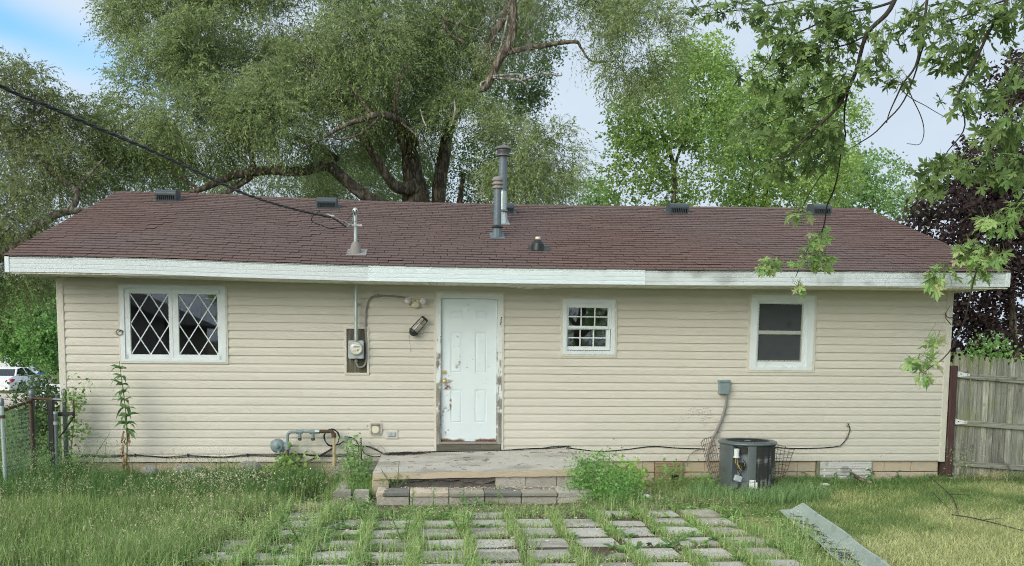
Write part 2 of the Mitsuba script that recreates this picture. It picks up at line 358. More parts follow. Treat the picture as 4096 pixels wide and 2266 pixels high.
# openings: (x0, x1, z0, z1) where the siding stops
OPEN = [(-4.20, -2.785, 1.655, 2.71), (.085, 1.035, .28, 2.67), (1.875, 2.652, 1.797, 2.603), (4.61, 5.585, 1.60, 2.72), (-1.165, -.858, 1.52, 2.158)]
wall_poly = sg.Polygon([(XL - .03, ZB), (XR + .03, ZB), (XR + .03, 2.86), (XL - .03, 2.86)])
for o in OPEN[:4]: wall_poly = wall_poly.difference(sg.box(*[o[0] + .02, o[2] + (0 if o[2] < .3 else .02), o[1] - .02, o[3] - .02]))
wall = add('wall', prism(wall_poly, .002, .13), 'm_inside', house)
inside = [box(XL, XR, Y1 - .12, Y1, ZB, 2.86), box(XL - .03, XL + .10, .13, Y1 - .12, ZB, 2.86), box(XR - .10, XR + .03, .13, Y1 - .12, ZB, 2.86), box(XL, XR, .132, Y1 - .12, .18, ZB - .002), box(XL, XR, .132, Y1 - .12, 2.862, 2.90)]
add('inner_wall', cat_(inside), 'm_inside', house)

PROF = [(-.0215, 0), (-.0210, .006), (-.0185, .068), (-.0110, .084), (-.005, .100), (-.0035, .118)]
def prof_at(z): return float(np.interp(z, [q[1] for q in PROF], [q[0] for q in PROF]))
def board(x0, x1, za, zb, z0, out=0.0, jit=0.0):
    zs = [za] + [q[1] for q in PROF if za + .003 < q[1] < zb - .003] + [zb]
    xs = np.linspace(x0, x1, max(2, int((x1 - x0) / .7) + 2))
    rows = []
    for x in xs:
        w = .0006 * math.sin(x * 1.1 + z0 * 9) + .0003 * math.sin(x * 2.3 + z0 * 17)
        r = [(x, .0, z0 + za)] + [(x, prof_at(z) - out + w * .6, z0 + z + w * (z < .05)) for z in zs] + [(x, .0, z0 + zb)]
        rows.append(r)
    return loft(rows)
SEAMS = {7: [-3.656, 3.78], 6: [-3.659, 3.783], 5: [-3.008, 5.802], 4: [-3.01, 2.238, 2.239, 5.807], 3: [-2.369], 2: [-2.371], 11: [-2.365, 3.539], 10: [-2.367, 3.541], 9: [-1.743, 4.457], 8: [-1.744, 4.461], 20: [1.517], 19: [1.517], 16: [-0.411, 6.51], 15: [-0.412], 17: [6.504], 1: [4.307], 0: [4.311]}
for k in range(22):
    z0 = ZB + k * H; top = min(H, 2.80 - z0)
    cuts = sorted({0.0, top} | {round(e - z0, 4) for o in OPEN for e in o[2:] if .004 < e - z0 < top - .004})
    cells = []
    for za, zb in zip(cuts[:-1], cuts[1:]):
        zm = z0 + (za + zb) / 2; runs = [(XL, XR)]
        for o in OPEN:
            if o[2] < zm < o[3]: runs = [s for a, b in runs for s in ((a, min(b, o[0])), (max(a, o[1]), b)) if s[1] - s[0] > .02]
        for a, b in runs:
            ss = [s for s in SEAMS.get(k, []) if a + .05 < s < b - .05]
            e = [a] + ss + [b]
            for i in range(len(e) - 1): cells.append((e[i] - (.012 if i else 0), e[i + 1], za, zb if zb < top else H + .004, i % 2))
    used = [False] * len(cells)
    for i, c in enumerate(cells):
        if used[i]: continue
        grp, used[i] = [c], True
        for j in range(i + 1, len(cells)):
            if not used[j] and cells[j][2] != c[2] and any(min(cells[j][1], g[1]) - max(cells[j][0], g[0]) > .3 and cells[j][2] != g[2] for g in grp):
                grp.append(cells[j]); used[j] = True
        add('siding_board', cat_([board(a, b, za, min(zb, 2.795 - z0) if k == 21 else zb, z0, .0016 * o) for a, b, za, zb, o in grp]), 'm_siding', wall, smooth=28)

# corner posts, starter strip under the eave
for x0, x1 in ((-5.02, -4.928), (7.588, 7.68)):
    add('corner_trim', cat_([box(x0, x1, -.030, .06, .262, 2.79, .006)]), 'm_vinyl_trim', house)

# ---- foundation: block courses, plank hatch, plywood patch
fnd = add('foundation', box(XL, XR, .10, .20, -.5, .275), 'm_rubble', house)
def blocks(x0, x1, joints1, joints2):
    for z0, z1, J in ((.113, .272, joints1), (-.10, .107, joints2)):
        e = [x0] + [j for j in J if x0 < j < x1] + [x1]
        for a, b in zip(e[:-1], e[1:]):
            o = R1.uniform(-.003, .003)
            add('block', box(a + .003, b - .003, .012 + o, .11, z0 + .003, z1 - .003, .004), 'm_tan_paint', fnd)
blocks(3.70, 5.705, (4.02, 4.42, 4.82, 5.20, 5.424), (4.22, 4.62, 5.02, 5.42))
blocks(6.56, 7.60, (6.762, 7.18), (6.975, 7.394, 7.502))
blocks(2.0, 3.27, (2.3, 2.72, 3.1), (2.5, 2.9))
blocks(-4.93, -1.38, tuple(np.arange(-4.6, -1.4, .41)), tuple(np.arange(-4.4, -1.4, .41)))
hatch = add('hatch', box(5.75, 6.55, -.008, .1, -.15, .272), 'm_rubble', house)
add('jamb', box(5.715, 5.752, -.012, .1, -.10, .272, .003), 'm_wood_v', hatch)
add('jamb', box(6.548, 6.566, -.010, .1, -.1, .272, .003), 'm_wood_v', hatch)
for z0, z1 in ((.160, .268), (.058, .155), (-.045, .053), (-.15, -.05)):
    add('plank', box(5.756, 6.545, -.030 - R1.uniform(0, .004), -.009, z0, z1, .004), 'm_plank_pale', hatch)
for x, z in ((5.82, .15), (6.47, .155), (5.82, .06), (6.47, .055)):
    add('bracket', box(x - .012, x + .012, -.042, -.03, z - .02, z + .012, .003), 'm_label_white', hatch)
add('plywood_patch', prism(sg.Polygon([(3.27, -.1), (3.27, .268), (3.695, .268), (3.70, .15), (3.68, -.1)]).difference(sg.box(3.52, .0, 3.63, .075)), -.02, .0), 'm_plywood', house)
skirt = add('skirt_plank', box(-1.385, -.70, -.022, .0, .150, .270, .003), 'm_wood_h', house)
add('skirt_plank', box(-1.39, -.71, -.030, -.004, .02, .146, .003), 'm_wood_h', house)
add('skirt_plank', box(-1.36, -.72, -.026, -.004, -.11, .016, .003), 'm_wood_h', house)

# ---- roof: deck, gable ends, shingles
EY, EZ, KS = -.775, 3.005, .3354
RY = 3.66; LS = math.hypot(RY - EY, (RY - EY) * KS); cs, sn = 1 / math.hypot(1, KS), KS / math.hypot(1, KS)
RXL, RXR = -5.37, 8.06
def roof(x, s, lift=0.0):
    """The point s metres up the front slope."""
    z = EZ + s * sn + sag(x) * (1 + .3 * s / LS) + .012 * (x + 5.3) / 13.4
    return np.array([x, EY + s * cs - lift * sn, z + lift * cs])
def wavy(x, s):
    return .007 * (meshkit.noise(np.array([x * .9, s * 1.1, 0.0])) - .5) + .006 * (meshkit.noise(np.array([x * 3.1, s * 2.3, 4.0])) - .5)
xs = np.linspace(RXL + .015, RXR - .015, 56)
deck = [[roof(x, .012, -.012), roof(x, LS, -.012), roof(x, LS, -.03), roof(x, .012, -.05)] for x in xs]
back = [[roof(x, LS, -.012), np.array([x, 2 * RY - EY, roof(x, 0)[2]]), np.array([x, 2 * RY - EY, roof(x, 0)[2] - .04]), roof(x, LS, -.05)] for x in xs]
rf = add('roof', loft(deck), 'm_felt', house)
add('rear_slope', loft(back), 'm_shingle', house)
def tab(x0, x1, s0, s1, u):
    j = wavy((x0 + x1) / 2, s0)
    l0, l1 = .0090 + j + R1.uniform(0, .003), .0015 + j
    t = .0055
    P = [roof(x0, s0, l0), roof(x1, s0, l0 + R1.uniform(-.001, .002)), roof(x1, s1, l1), roof(x0, s1, l1)]
    Q = [roof(x0, s0, l0 - t), roof(x1, s0, l0 - t), roof(x1, s1, l1 - t), roof(x0, s1, l1 - t)]
    return np.array(P + P + Q), np.array([[0, 1, 2], [0, 2, 3], [4, 8, 9], [4, 9, 5], [5, 9, 10], [5, 10, 6], [7, 11, 8], [7, 8, 4]]), np.array([[u, .5]] * 4 + [[-1.0, .5]] * 8)   # the cut edges are bare black asphalt
EXPO, TAB = LS / 32, .3365
rest, count = [], 0
for c in range(32):
    off = -(c % 2) * TAB / 2 - .035 * math.sin(c * 1.7) - .02 * c
    off = off - math.floor(off / TAB) * TAB - TAB
    x = RXL + off
    while x < RXR:
        a, b = max(x, RXL), min(x + TAB - .0075, RXR)
        if b - a > .03:
            j = R1.uniform(-.004, .004); u = min(1, max(0, R1.gauss(.5, .28)))
            m = tab(a, b, c * EXPO + j, (c + 1) * EXPO + .03, u)
            if count < 296 and c < 7: add('shingle', m, 'm_shingle', rf); count += 1
            else: rest.append((m, u))
        x += TAB
vs, fs = cat_([m for m, _ in rest])
add('shingle_courses', (vs, fs), 'm_shingle', rf, uv=np.vstack([m[2] for m, _ in rest]), kind='stuff')
caps = []
x = RXL
while x < RXR - .02:
    b = min(x + .145, RXR); u = R1.random()
    P = [roof(x, LS - .14, .004), roof(b, LS - .14, .011), roof(b, LS, .022), roof(x, LS, .014)]
    Q = [p * 1 for p in P[:2]]
    for q in Q: q[1] = 2 * RY - q[1]
    caps.append((np.array(P + Q), np.array([[0, 1, 2], [0, 2, 3], [3, 2, 5], [3, 5, 4]]), u)); x += .135
for m in caps: add('ridge_cap', m[:2], 'm_shingle', rf, uv=(m[2], .5))
gab = [(-.02, 2.80), (2 * RY + .02, 2.80), (2 * RY - EY - .5, 3.0), (RY, roof(0, LS)[2] - .0), (EY + .5, 3.05)]
for x0, x1 in ((XL - .03, XL + .05), (XR - .05, XR + .03)):
    g = prism(gab, 0, x1 - x0)
    add('gable_end', (np.stack([x0 + (x1 - x0) - g[0][:, 1] * 1.0, g[0][:, 0], g[0][:, 2] - .02], 1), g[1]), 'm_vinyl_trim', house)

# ---- fascia: three runs of ribbed metal, end returns, rake boards
FP = [(0, 0), (.0, -.030), (.006, -.034), (.002, -.042), (.001, -.095), (.006, -.100), (.001, -.108), (.0, -.150), (.006, -.156), (.0, -.163), (-.002, -.202), (.02, -.206), (.02, 0)]
def fascia(x0, x1, out, dz=0.0):
    n = max(2, int((x1 - x0) / .3))
    return loft([[(x, -.756 - out + a, 3.006 + dz + sag(x) * .95 + .010 * (x + 5.3) / 13.4 + b) for a, b in FP] for x in np.linspace(x0, x1, n)])
add('fascia_panel', cat_([fascia(-5.30, -4.515, .0), fascia(-4.522, -.785, .002)]), 'm_fascia_old', house, label='older greyed ribbed fascia panel')
add('fascia_panel', fascia(-.80, 2.885, .006, .003), 'm_fascia_new', house, label='clean bright white fascia panel over the door')
add('fascia_panel', fascia(2.88, 8.0, .001), 'm_fascia_old', house, label='mildew streaked ribbed fascia panel')
add('fascia_end', box(-5.352, -5.296, -.765, -.70, 2.797, 2.998, .004), 'm_white', house)
add('fascia_end', box(7.995, 8.062, -.765, -.70, 2.812, 3.012, .004), 'm_white', house)
for x0, x1 in ((-5.352, -5.325), (8.035, 8.062)):
    P = [roof(x0, .05, -.016), roof(x0, LS, -.016), roof(x0, LS, -.20), roof(x0, .05, -.20)]
    add('rake_board', loft([P, [p + [x1 - x0, 0, 0] for p in P]]), 'm_white', house)

# ---- soffit planks, one of them hanging loose
sof = add('soffit', cat_([box(-5.33, 8.04, -.742, -.705, 2.785, 2.80)]), 'm_soffit', house)
x = -5.33
while x < 8.03:
    b = min(x + .1005, 8.035); xm = (x + b) / 2
    dip = -.036 * math.exp(-((xm - 1.44) / .28) ** 2)
    dz = sag(xm) * .8 + .003 * (xm - 1)/6
    yb = .02 if -4.95 < xm < 7.6 else .60
    z0 = 2.800 + sag(xm) * .95 + .01 * (xm + 5.3) / 13.4 + 0.0
    za, zb = z0 - .004, 2.796 + sag(xm) * .75
    P = [(x + .002, -.735, za), (b - .003, -.735, za), (b - .003, -.15, zb + dip * .8), (x + .002, -.15, zb + dip * .8)]
    Q = [(x + .002, yb, zb + dip), (b - .003, yb, zb + dip)]
    v = np.array(P + Q, float); v = np.vstack([v, v + [0, 0, .012]])
    f = tri([[0, 1, 2, 3], [3, 2, 5, 4], [6, 7, 8, 9], [9, 8, 11, 10]]); f = np.vstack([f, tri([[0, 1, 7, 6], [1, 2, 8, 7], [2, 5, 11, 8], [3, 0, 6, 9], [4, 3, 9, 10], [5, 4, 10, 11]])])
    add('soffit_plank', (v, f), 'm_soffit', sof); x += .1005

# ---- windows and door
def j_trim(o, w, parent, name='outer_trim'):
    return add(name, cat_(ring_frame(o[0], o[1], o[2], o[3], w, -.030, .0)), 'm_vinyl_trim', parent)
def bar(x0, z0, x1, z1, w, y0, y1):
    d = np.array([x1 - x0, z1 - z0]); n = np.array([-d[1], d[0]]) / np.hypot(*d) * w / 2
    return prism([(x0 + n[0], z0 + n[1]), (x0 - n[0], z0 - n[1]), (x1 - n[0], z1 - n[1]), (x1 + n[0], z1 + n[1])], y0, y1)

def sheet(x0, x1, z0, z1, y, parent, name='pane', m='m_pane'):
    return add(name, (np.array([[x0, y, z0], [x1, y, z0], [x1, y, z1], [x0, y, z1]]), np.array([[0, 1, 2], [0, 2, 3]])), m, parent)

w1 = add('window', cat_(ring_frame(-4.193, -2.79, 1.668, 2.703, (.056, .064, .034, .05), -.036, .06)), 'm_white', house, label='double casement window with white diamond lattice')
j_trim((-4.215, -2.766, 1.645, 2.725), .024, w1)
for sx0, sx1, gx0, gx1 in ((-4.134, -3.504, -4.066, -3.552), (-3.500, -2.856, -3.424, -2.901)):
    sash = add('sash', cat_([q for q in ring_frame(sx0, sx1, 1.703, 2.652, (gx0 - sx0, sx1 - gx1, .062, .060), -.022, .03)]), 'm_white', w1)
    sheet(gx0 - .003, gx1 + .003, 1.762, 2.595, .004, w1)
    def g(u, v): return gx0 + u * (gx1 - gx0), 2.592 - v * .827
    for n_, (a, b, c, d) in enumerate(((0, 0, 1, 1), (1, 0, 0, 1), (.5, 0, 1, .5), (.5, 0, 0, .5), (0, .5, .5, 1), (1, .5, .5, 1))):
        add('lattice_bar', bar(*g(a, b), *g(c, d), .0125, -.009 + .0012 * n_, .003), 'm_white', w1)
    for z in (1.73, 2.63): add('hinge', box(sx0 + .004 if sx0 < -4 else sx1 - .03, sx0 + .03 if sx0 < -4 else sx1 - .004, -.028, -.018, z - .025, z + .025, .003), 'm_galv', w1)

w2 = add('window', cat_(ring_frame(1.886, 2.638, 1.815, 2.592, (.056, .054, .056, .056), -.034, .06)), 'm_white', house, label='small sash window with white grid bars')
j_trim((1.860, 2.667, 1.785, 2.617), .026, w2)
add('sash', cat_(ring_frame(1.944, 2.582, 2.180, 2.535, (.024, .045, .042, .056), -.016, .05)), 'm_white', w2)
add('sash', cat_(ring_frame(1.944, 2.572, 1.880, 2.178, (.016, .052, .052, .008), .002, .06)), 'm_white', w2)
sheet(1.962, 2.542, 2.215, 2.486, .012, w2); sheet(1.955, 2.526, 1.926, 2.175, .030, w2)
for x in (2.152, 2.347): add('grid_bar', box(x - .009, x + .009, .004, .010, 2.222, 2.480), 'm_white', w2)
for x in (2.143, 2.336): add('grid_bar', box(x - .009, x + .009, .022, .028, 1.932, 2.171), 'm_white', w2)
add('grid_bar', box(1.967, 2.538, .0025, .0085, 2.343, 2.361), 'm_white', w2); add('grid_bar', box(1.960, 2.521, .0205, .0265, 2.045, 2.063), 'm_white', w2)

w3 = add('window', cat_(ring_frame(4.627, 5.567, 1.615, 2.695, (.094, .094, .048, .094), -.036, .05)), 'm_white', house, label='tall sash window with dark grey screens')
j_trim((4.594, 5.602, 1.584, 2.726), .033, w3)
add('inner_frame', cat_(ring_frame(4.722, 5.472, 1.664, 2.600, (.020, .06, .07, .018), -.014, .06)), 'm_white', w3)
add('screen_frame', cat_(ring_frame(4.742, 5.410, 1.735, 2.581, (.014, .016, .02, .012), -.002, .05)), 'm_silver', w3)
add('rail', box(4.752, 5.396, .004, .05, 2.130, 2.186, .004), 'm_silver', w3)
sheet(4.752, 5.398, 1.75, 2.135, .022, w3, 'screen', 'm_screen'); sheet(4.752, 5.398, 2.18, 2.572, .018, w3, 'screen', 'm_screen')

# door
dframe = add('door_frame', cat_(ring_frame(.096, 1.026, .53, 2.655, (.062, .072, .001, .070), -.034, .10)), 'm_casing', house, label='peeling white door casing with bare grey wood')
add('outer_trim', cat_([box(.070, .098, -.030, .0, .41, 2.684), box(1.024, 1.049, -.030, .0, .445, 2.684), box(.098, 1.024, -.030, .0, 2.656, 2.684)]), 'm_vinyl_trim', dframe)
add('black_strip', turn(box(.998, 1.010, -.0365, -.034, 2.22, 2.335), [0, 1, 0], 6, (1.004, 0, 2.27)), 'm_black', dframe)
DX0, DX1, DZ0, DZ1 = .163, .950, .567, 2.582
slab = sg.box(DX0, DZ0, DX1, DZ1)
panels = [(.285, .468, 2.295, 2.42), (.642, .820, 2.295, 2.42), (.287, .470, 1.53, 2.125), (.634, .820, 1.53, 2.122), (.290, .472, .82, 1.313), (.632, .820, .825, 1.315)]
for a, b, c, d in panels: slab = slab.difference(sg.box(a, c, b, d))
door = add('door', cat_([prism(slab, .018, .06), box(DX0 + .01, DX1 - .01, .0272, .058, DZ0 + .01, DZ1 - .01)]), 'm_door', house, label='white six panel door with rust along its foot')
for a, b, c, d in panels:
    o, i = sg.box(a + .001, c + .001, b - .001, d - .001), sg.box(a + .022, c + .022, b - .022, d - .022)
    mo = ring_frame(a + .0005, b - .0005, c + .0005, d - .0005, .010, .0155, .028)
    P = [(a + .020, c + .020), (b - .020, c + .020), (b - .020, d - .020), (a + .020, d - .020)]; Q = [(a + .034, c + .034), (b - .034, c + .034), (b - .034, d - .034), (a + .034, d - .034)]
    raised = loft([[(x, .0272, z) for x, z in P], [(x, .0185, z) for x, z in Q]])
    add('panel', cat_(mo + [raised]), 'm_door', door)
knob = lathe([(.0, .0), (.030, .0), (.032, .004), (.028, .010), (.012, .016), (.011, .034), (.018, .040), (.027, .050), (.028, .058), (.024, .066), (.012, .071), (.0, .072)], 20)
add('knob', (np.stack([.213 + knob[0][:, 0], .018 - knob[0][:, 2], 1.420 + knob[0][:, 1]], 1), knob[1]), 'm_brass', door, smooth=40)
db = lathe([(.0, .0), (.029, .0), (.030, .006), (.024, .014), (.020, .018), (.0, .019)], 20)
add('deadbolt', (np.stack([.213 + db[0][:, 0], .018 - db[0][:, 2], 1.548 + db[0][:, 1]], 1), db[1]), 'm_brass', door, smooth=40)
add('threshold', box(.150, .965, -.045, .06, .531, .560, .005), 'm_conduit', house)
add('door_sill', box(.101, 1.016, -.032, .05, .415, .529, .006), 'm_wood_sill', house)
add('dark_gap', box(.163, .950, .03, .05, .558, .570), 'm_inside', house)

# ================================================================ on the roof
TILT = math.degrees(math.atan(KS))
def roof_vent(x, y, label):
    t = thing('roof_vent', label, 'roof vent', 'dark box vents along the roof ridge')
    W2, s0 = .162, (y - EY) / cs
    base = roof(x, s0, .012)
    side = [(0, 0), (0, .06), (.012, .115), (.045, .152), (.09, .163), (.33, .118), (.33, 0)]   # (back along the slope, up)
    def put(m):
        v = np.asarray(m[0], float); r = math.radians(TILT)
        return np.stack([x + v[:, 0], base[1] + v[:, 1] * math.cos(r) - v[:, 2] * math.sin(r), base[2] + v[:, 1] * math.sin(r) + v[:, 2] * math.cos(r)], 1), m[1]
    def slab(poly, x0, x1):
        g = prism(poly, x0, x1); return np.stack([g[0][:, 1], g[0][:, 0], g[0][:, 2]], 1), g[1]
    shell = [(.0, .092), (.004, .118), (.020, .140), (.045, .155), (.09, .163), (.33, .118), (.33, .0), (.318, 0), (.318, .108), (.09, .151), (.05, .143), (.03, .130), (.015, .110), (.012, .092)]
    add('hood', put(cat_([slab(shell, -W2, W2), slab(side, -W2, -W2 + .008), slab(side, W2 - .008, W2), box(-W2, W2, .0, .012, 0, .016)])), 'm_vent', t)
    add('grille', put(cat_([box(-W2 + .012 + i * .0325 - .007, -W2 + .012 + i * .0325 + .007, .004, .010, .014, .098) for i in range(1, 9)] + [box(-W2 + .006, -W2 + .026, .002, .011, .014, .098), box(W2 - .026, W2 - .006, .002, .011, .014, .098)])), 'm_vent', t)
    add('back_plate', put(box(-W2 + .01, W2 - .01, .10, .105, .0, .13)), 'm_vent', t)
    add('flange', put(box(-W2 - .05, W2 + .05, -.045, .36, -.012, .001)), 'm_vent', t)
roof_vent(-4.35, 2.93, 'dark roof vent nearest the left end of the roof')
roof_vent(-1.72, 2.86, 'dark roof vent above the electric service mast')
roof_vent(1.27, 2.84, 'dark roof vent half hidden behind the tall flue pipe')
roof_vent(4.35, 3.02, 'dark roof vent between the flue pipes and the right end vent')
roof_vent(6.96, 3.08, 'dark roof vent behind the hanging maple twigs')

def on_roof(x, y): return roof(x, (y - EY) / cs, .008)
def oct_cone(c, r0, r1, h, n=8):
    return lathe([(r0, 0), (r1, h)], n, c)
# short flue with three ribs
x, y = 1.022, 1.09; b = on_roof(x, y)
f1 = thing('flue_pipe', 'shorter grey flue pipe with ribbed pale cap on the roof', 'flue pipe')
add('flashing', cat_([turn(box(x - .11, x + .11, y - .16, y + .2, b[2] - .012, b[2] + .004), [1, 0, 0], TILT, (x, y, b[2])), lathe([(.078, -.03), (.064, .13)], 10, b)]), 'm_flue', f1)
add('storm_collar', lathe([(.060, .118), (.090, .126), (.092, .134), (.060, .165)], 28, b), 'm_black', f1, smooth=40)
add('pipe', lathe([(.058, .10), (.058, .72)], 28, b), 'm_flue', f1, smooth=40)
add('cap', lathe([(.060, .70), (.082, .708), (.084, .722), (.062, .742), (.062, .756), (.084, .764), (.086, .778), (.062, .80), (.062, .812), (.080, .82), (.083, .838), (.074, .866), (.05, .880), (.0, .884)], 28, b), 'm_boot_grey', f1, smooth=35)
# tall flue with mushroom hood
x, y = 1.178, 2.10; b = on_roof(x, y)
f2 = thing('flue_pipe', 'taller grey flue pipe with mushroom shaped hood on the roof', 'flue pipe')
add('flashing', cat_([turn(box(x - .10, x + .11, y - .14, y + .2, b[2] - .012, b[2] + .004), [1, 0, 0], TILT, (x, y, b[2])), lathe([(.092, -.03), (.070, .16)], 6, b)]), 'm_galv', f2)
add('storm_collar', lathe([(.064, .165), (.098, .172), (.10, .180), (.07, .205)], 28, b), 'm_flue_cap', f2, smooth=40)
add('lower_pipe', lathe([(.064, .10), (.064, .30), (.067, .302), (.067, .312), (.064, .314), (.064, .52)], 28, b), 'm_galv', f2, smooth=40)
add('upper_pipe', lathe([(.068, .50), (.068, 1.06)], 28, b), 'm_flue', f2, smooth=40)
add('hood', cat_([lathe([(.068, 1.045), (.118, 1.052), (.118, 1.062), (.10, 1.072), (.10, 1.076)], 32, b), lathe([(.093, 1.072), (.093, 1.085)], 32, b), lathe([(.10, 1.135), (.10, 1.150), (.132, 1.158), (.134, 1.172), (.118, 1.192), (.085, 1.206), (.04, 1.213), (.0, 1.215)], 32, b)]), 'm_flue_cap', f2, smooth=40)
add('hood_slats', cat_([turn(box(b[0] - .0035, b[0] + .0035, b[1] - .103, b[1] - .096, b[2] + 1.072, b[2] + 1.14), [0, 0, 1], a, b) for a in np.arange(0, 360, 10)]), 'm_flue_cap', f2)
add('hood_core', lathe([(.085, 1.06), (.085, 1.15)], 24, b), 'm_black', f2, smooth=40)
# plumbing vent boot
x, y = 1.552, .30; b = on_roof(x, y)
pv = thing('vent_boot', 'low black rubber boot with short white pipe stub on the roof', 'vent boot')
add('boot', cat_([turn(box(x - .13, x + .17, y - .13, y + .2, b[2] - .010, b[2] + .006), [1, 0, 0], TILT, (x, y, b[2])), lathe([(.098, -.05), (.090, .06), (.078, .082), (.060, .110), (.048, .130), (.044, .135)], 24, b)]), 'm_black', pv, smooth=40)
add('pipe_stub', lathe([(.0365, .10), (.0365, .172), (.030, .172), (.030, .12)], 20, b), 'm_cream', pv, smooth=40)

# ---- electric service: mast, weatherhead, meter on its board, supply cable
MX, MY = -1.011, -.125
mast = thing('service_mast', 'galvanised electric service mast running up through the eave', 'service mast')
add('pipe', tube([(MX - .002, MY, 1.98), (MX, MY, 2.7), (MX, MY, 3.70)], .0235, 16), 'm_galv', mast, smooth=40)
bz = on_roof(MX, MY)
add('boot', cat_([lathe([(.085, -.04), (.078, .03), (.055, .115), (.040, .135), (.027, .150)], 20, bz), turn(box(MX - .12, MX + .15, MY - .15, MY + .2, bz[2] - .012, bz[2] + .004), [1, 0, 0], TILT, tuple(bz))]), 'm_boot_grey', mast, smooth=40)
zt = 3.70
wh = [[(MX + r * math.cos(a), MY - .012 + .9 * r * math.sin(a) - dy, zt + h) for a in np.linspace(0, 2 * np.pi, 18, endpoint=False)] for r, h, dy in ((.030, -.015, .0), (.036, .0, .004), (.040, .028, .010), (.036, .058, .016), (.022, .078, .016), (.004, .085, .014))]
add('weatherhead', loft(wh), 'm_silver', mast, smooth=40)
add('weatherhead_mouth', loft([[(MX + r * math.cos(a), MY - .056, zt + .022 + r * 1.1 * math.sin(a)) for a in np.linspace(0, 2 * np.pi, 14, endpoint=False)] for r in (.033, .001)]), 'm_black', mast)
add('wire_clamp', cat_([box(MX - .050, MX + .092, MY - .032, MY - .022, 3.535, 3.562, .003), tube([(MX - .05, MY - .03, 3.548), (MX - .075, MY - .06, 3.552)], .010, 8)]), 'm_silver', mast)
for z in (2.493,): add('strap', cat_([box(-1.074, -.958, -.032, -.020, z - .016, z + .016, .004), lathe([(.027, -.012), (.027, .012)], 16, (MX, MY, z)), box(-1.035, -.985, MY, -.02, z - .012, z + .012)]), 'm_galv', mast)
lead = [[(MX - .012, MY - .055, zt + .03), (MX - .020, MY - .085, 3.66), (MX - .035, MY - .10, 3.60), (MX - .075, MY - .085, 3.555), (MX - .11, MY - .08, 3.51)],
        [(MX + .012, MY - .055, zt + .03), (MX + .018, MY - .08, 3.64), (MX + .004, MY - .10, 3.59), (MX - .05, MY - .11, 3.55), (MX - .115, MY - .085, 3.508)],
        [(MX - .02, MY - .05, zt + .015), (MX - .06, MY - .09, 3.665), (MX - .10, MY - .10, 3.61)]]
for i, l in enumerate(lead): add('lead_wire', ptube(l, .0052, 6), ('m_gas', 'm_gas', 'm_black')[i], mast, smooth=60)
DROP = [[-3.024, -6.078, 3.734], [-2.894, -5.662, 3.717], [-2.716, -5.094, 3.685], [-2.506, -4.422, 3.654], [-2.296, -3.751, 3.609], [-1.971, -2.713, 3.535], [-1.623, -1.602, 3.545], [-1.286, -0.525, 3.596]]
far = [[-5.6, -13.6, 4.75], [-3.9, -8.7, 3.98]]
pts = np.array(far + DROP)
path = smooth_path(pts, 24)
sd = thing('service_drop', 'twisted black overhead service cable sloping down to the roof mast', 'cable')
s_ = np.r_[0, np.cumsum(np.linalg.norm(np.diff(path, axis=0), axis=1))]
ss = np.arange(0, s_[-1], .045); pp = np.stack([np.interp(ss, s_, path[:, k]) for k in range(3)], 1)
side = np.cross(np.gradient(pp, axis=0), [0, 0, 1.0]); side /= np.linalg.norm(side, axis=1, keepdims=True); upv = np.cross(side, np.gradient(pp, axis=0)); upv /= np.linalg.norm(upv, axis=1, keepdims=True)
for k in range(3):
    a = ss * 2 * np.pi / .42 + k * 2.094
    add('strand', tube(pp + .0085 * (np.cos(a)[:, None] * side + np.sin(a)[:, None] * upv), .0080 if k < 2 else .006, 6), 'm_black', sd, smooth=60)
e = np.array(DROP[-1])
add('pigtail', ptube([e, (-1.21, -.33, 3.565), (-1.125, -.27, 3.508)], .009, 6), 'm_black', sd, smooth=60)
add('pigtail', ptube([e + [-.12, -.35, .03], (-1.53, -.62, 3.585), (-1.535, -.55, 3.53), (-1.44, -.45, 3.505), (-1.33, -.40, 3.468), (-1.20, -.32, 3.495), (-1.12, -.27, 3.505)], .006, 6), 'm_black', sd, smooth=60)
add('messenger_wire', ptube([e + [-.02, -.1, .015], (-1.36, -.42, 3.655), (-1.28, -.34, 3.635), (-1.21, -.28, 3.60), (-1.15, -.22, 3.59), (-1.085, MY - .06, 3.552)], .006, 6), 'm_silver', sd, smooth=60)
add('cable_grip', cat_([box(-1.335, -1.265, -.40, -.375, 3.625, 3.648, .004)]), 'm_silver', sd)

mb = thing('electric_meter', 'round glass electric meter in grey box on weathered board', 'electric meter')
for x0, x1 in ((-1.152, -1.062), (-1.060, -.972), (-.970, -.878)):
    add('board', box(x0, x1, -.020 - R1.uniform(0, .003), .0, 1.532, 2.148, .003), 'm_wood_dark', mb)
add('board_trim', cat_(ring_frame(-1.180, -.844, 1.505, 2.172, .028, -.032, .0)), 'm_vinyl_trim', mb)
def rounded(x0, x1, z0, z1, r): return sg.box(x0 + r, z0 + r, x1 - r, z1 - r).buffer(r, 5)
add('box', cat_([prism(rounded(-1.124, -.909, 1.727, 1.985, .028), -.105, -.02), prism(rounded(-1.112, -.921, 1.739, 1.973, .026), -.118, -.1045)]), 'm_meter', mb)
mc = (-1.013, -.118, 1.872)
def face_on(m, at): v = np.asarray(m[0]); return np.stack([at[0] + v[:, 0], at[1] - v[:, 2], at[2] + v[:, 1]], 1), m[1]
add('meter_ring', face_on(lathe([(.090, .0), (.092, .012), (.088, .03), (.079, .032), (.079, .02)], 36), mc), 'm_meter', mb, smooth=40)
add('dial', face_on(lathe([(.078, .034), (.0, .034)], 32), mc), 'm_cream', mb)
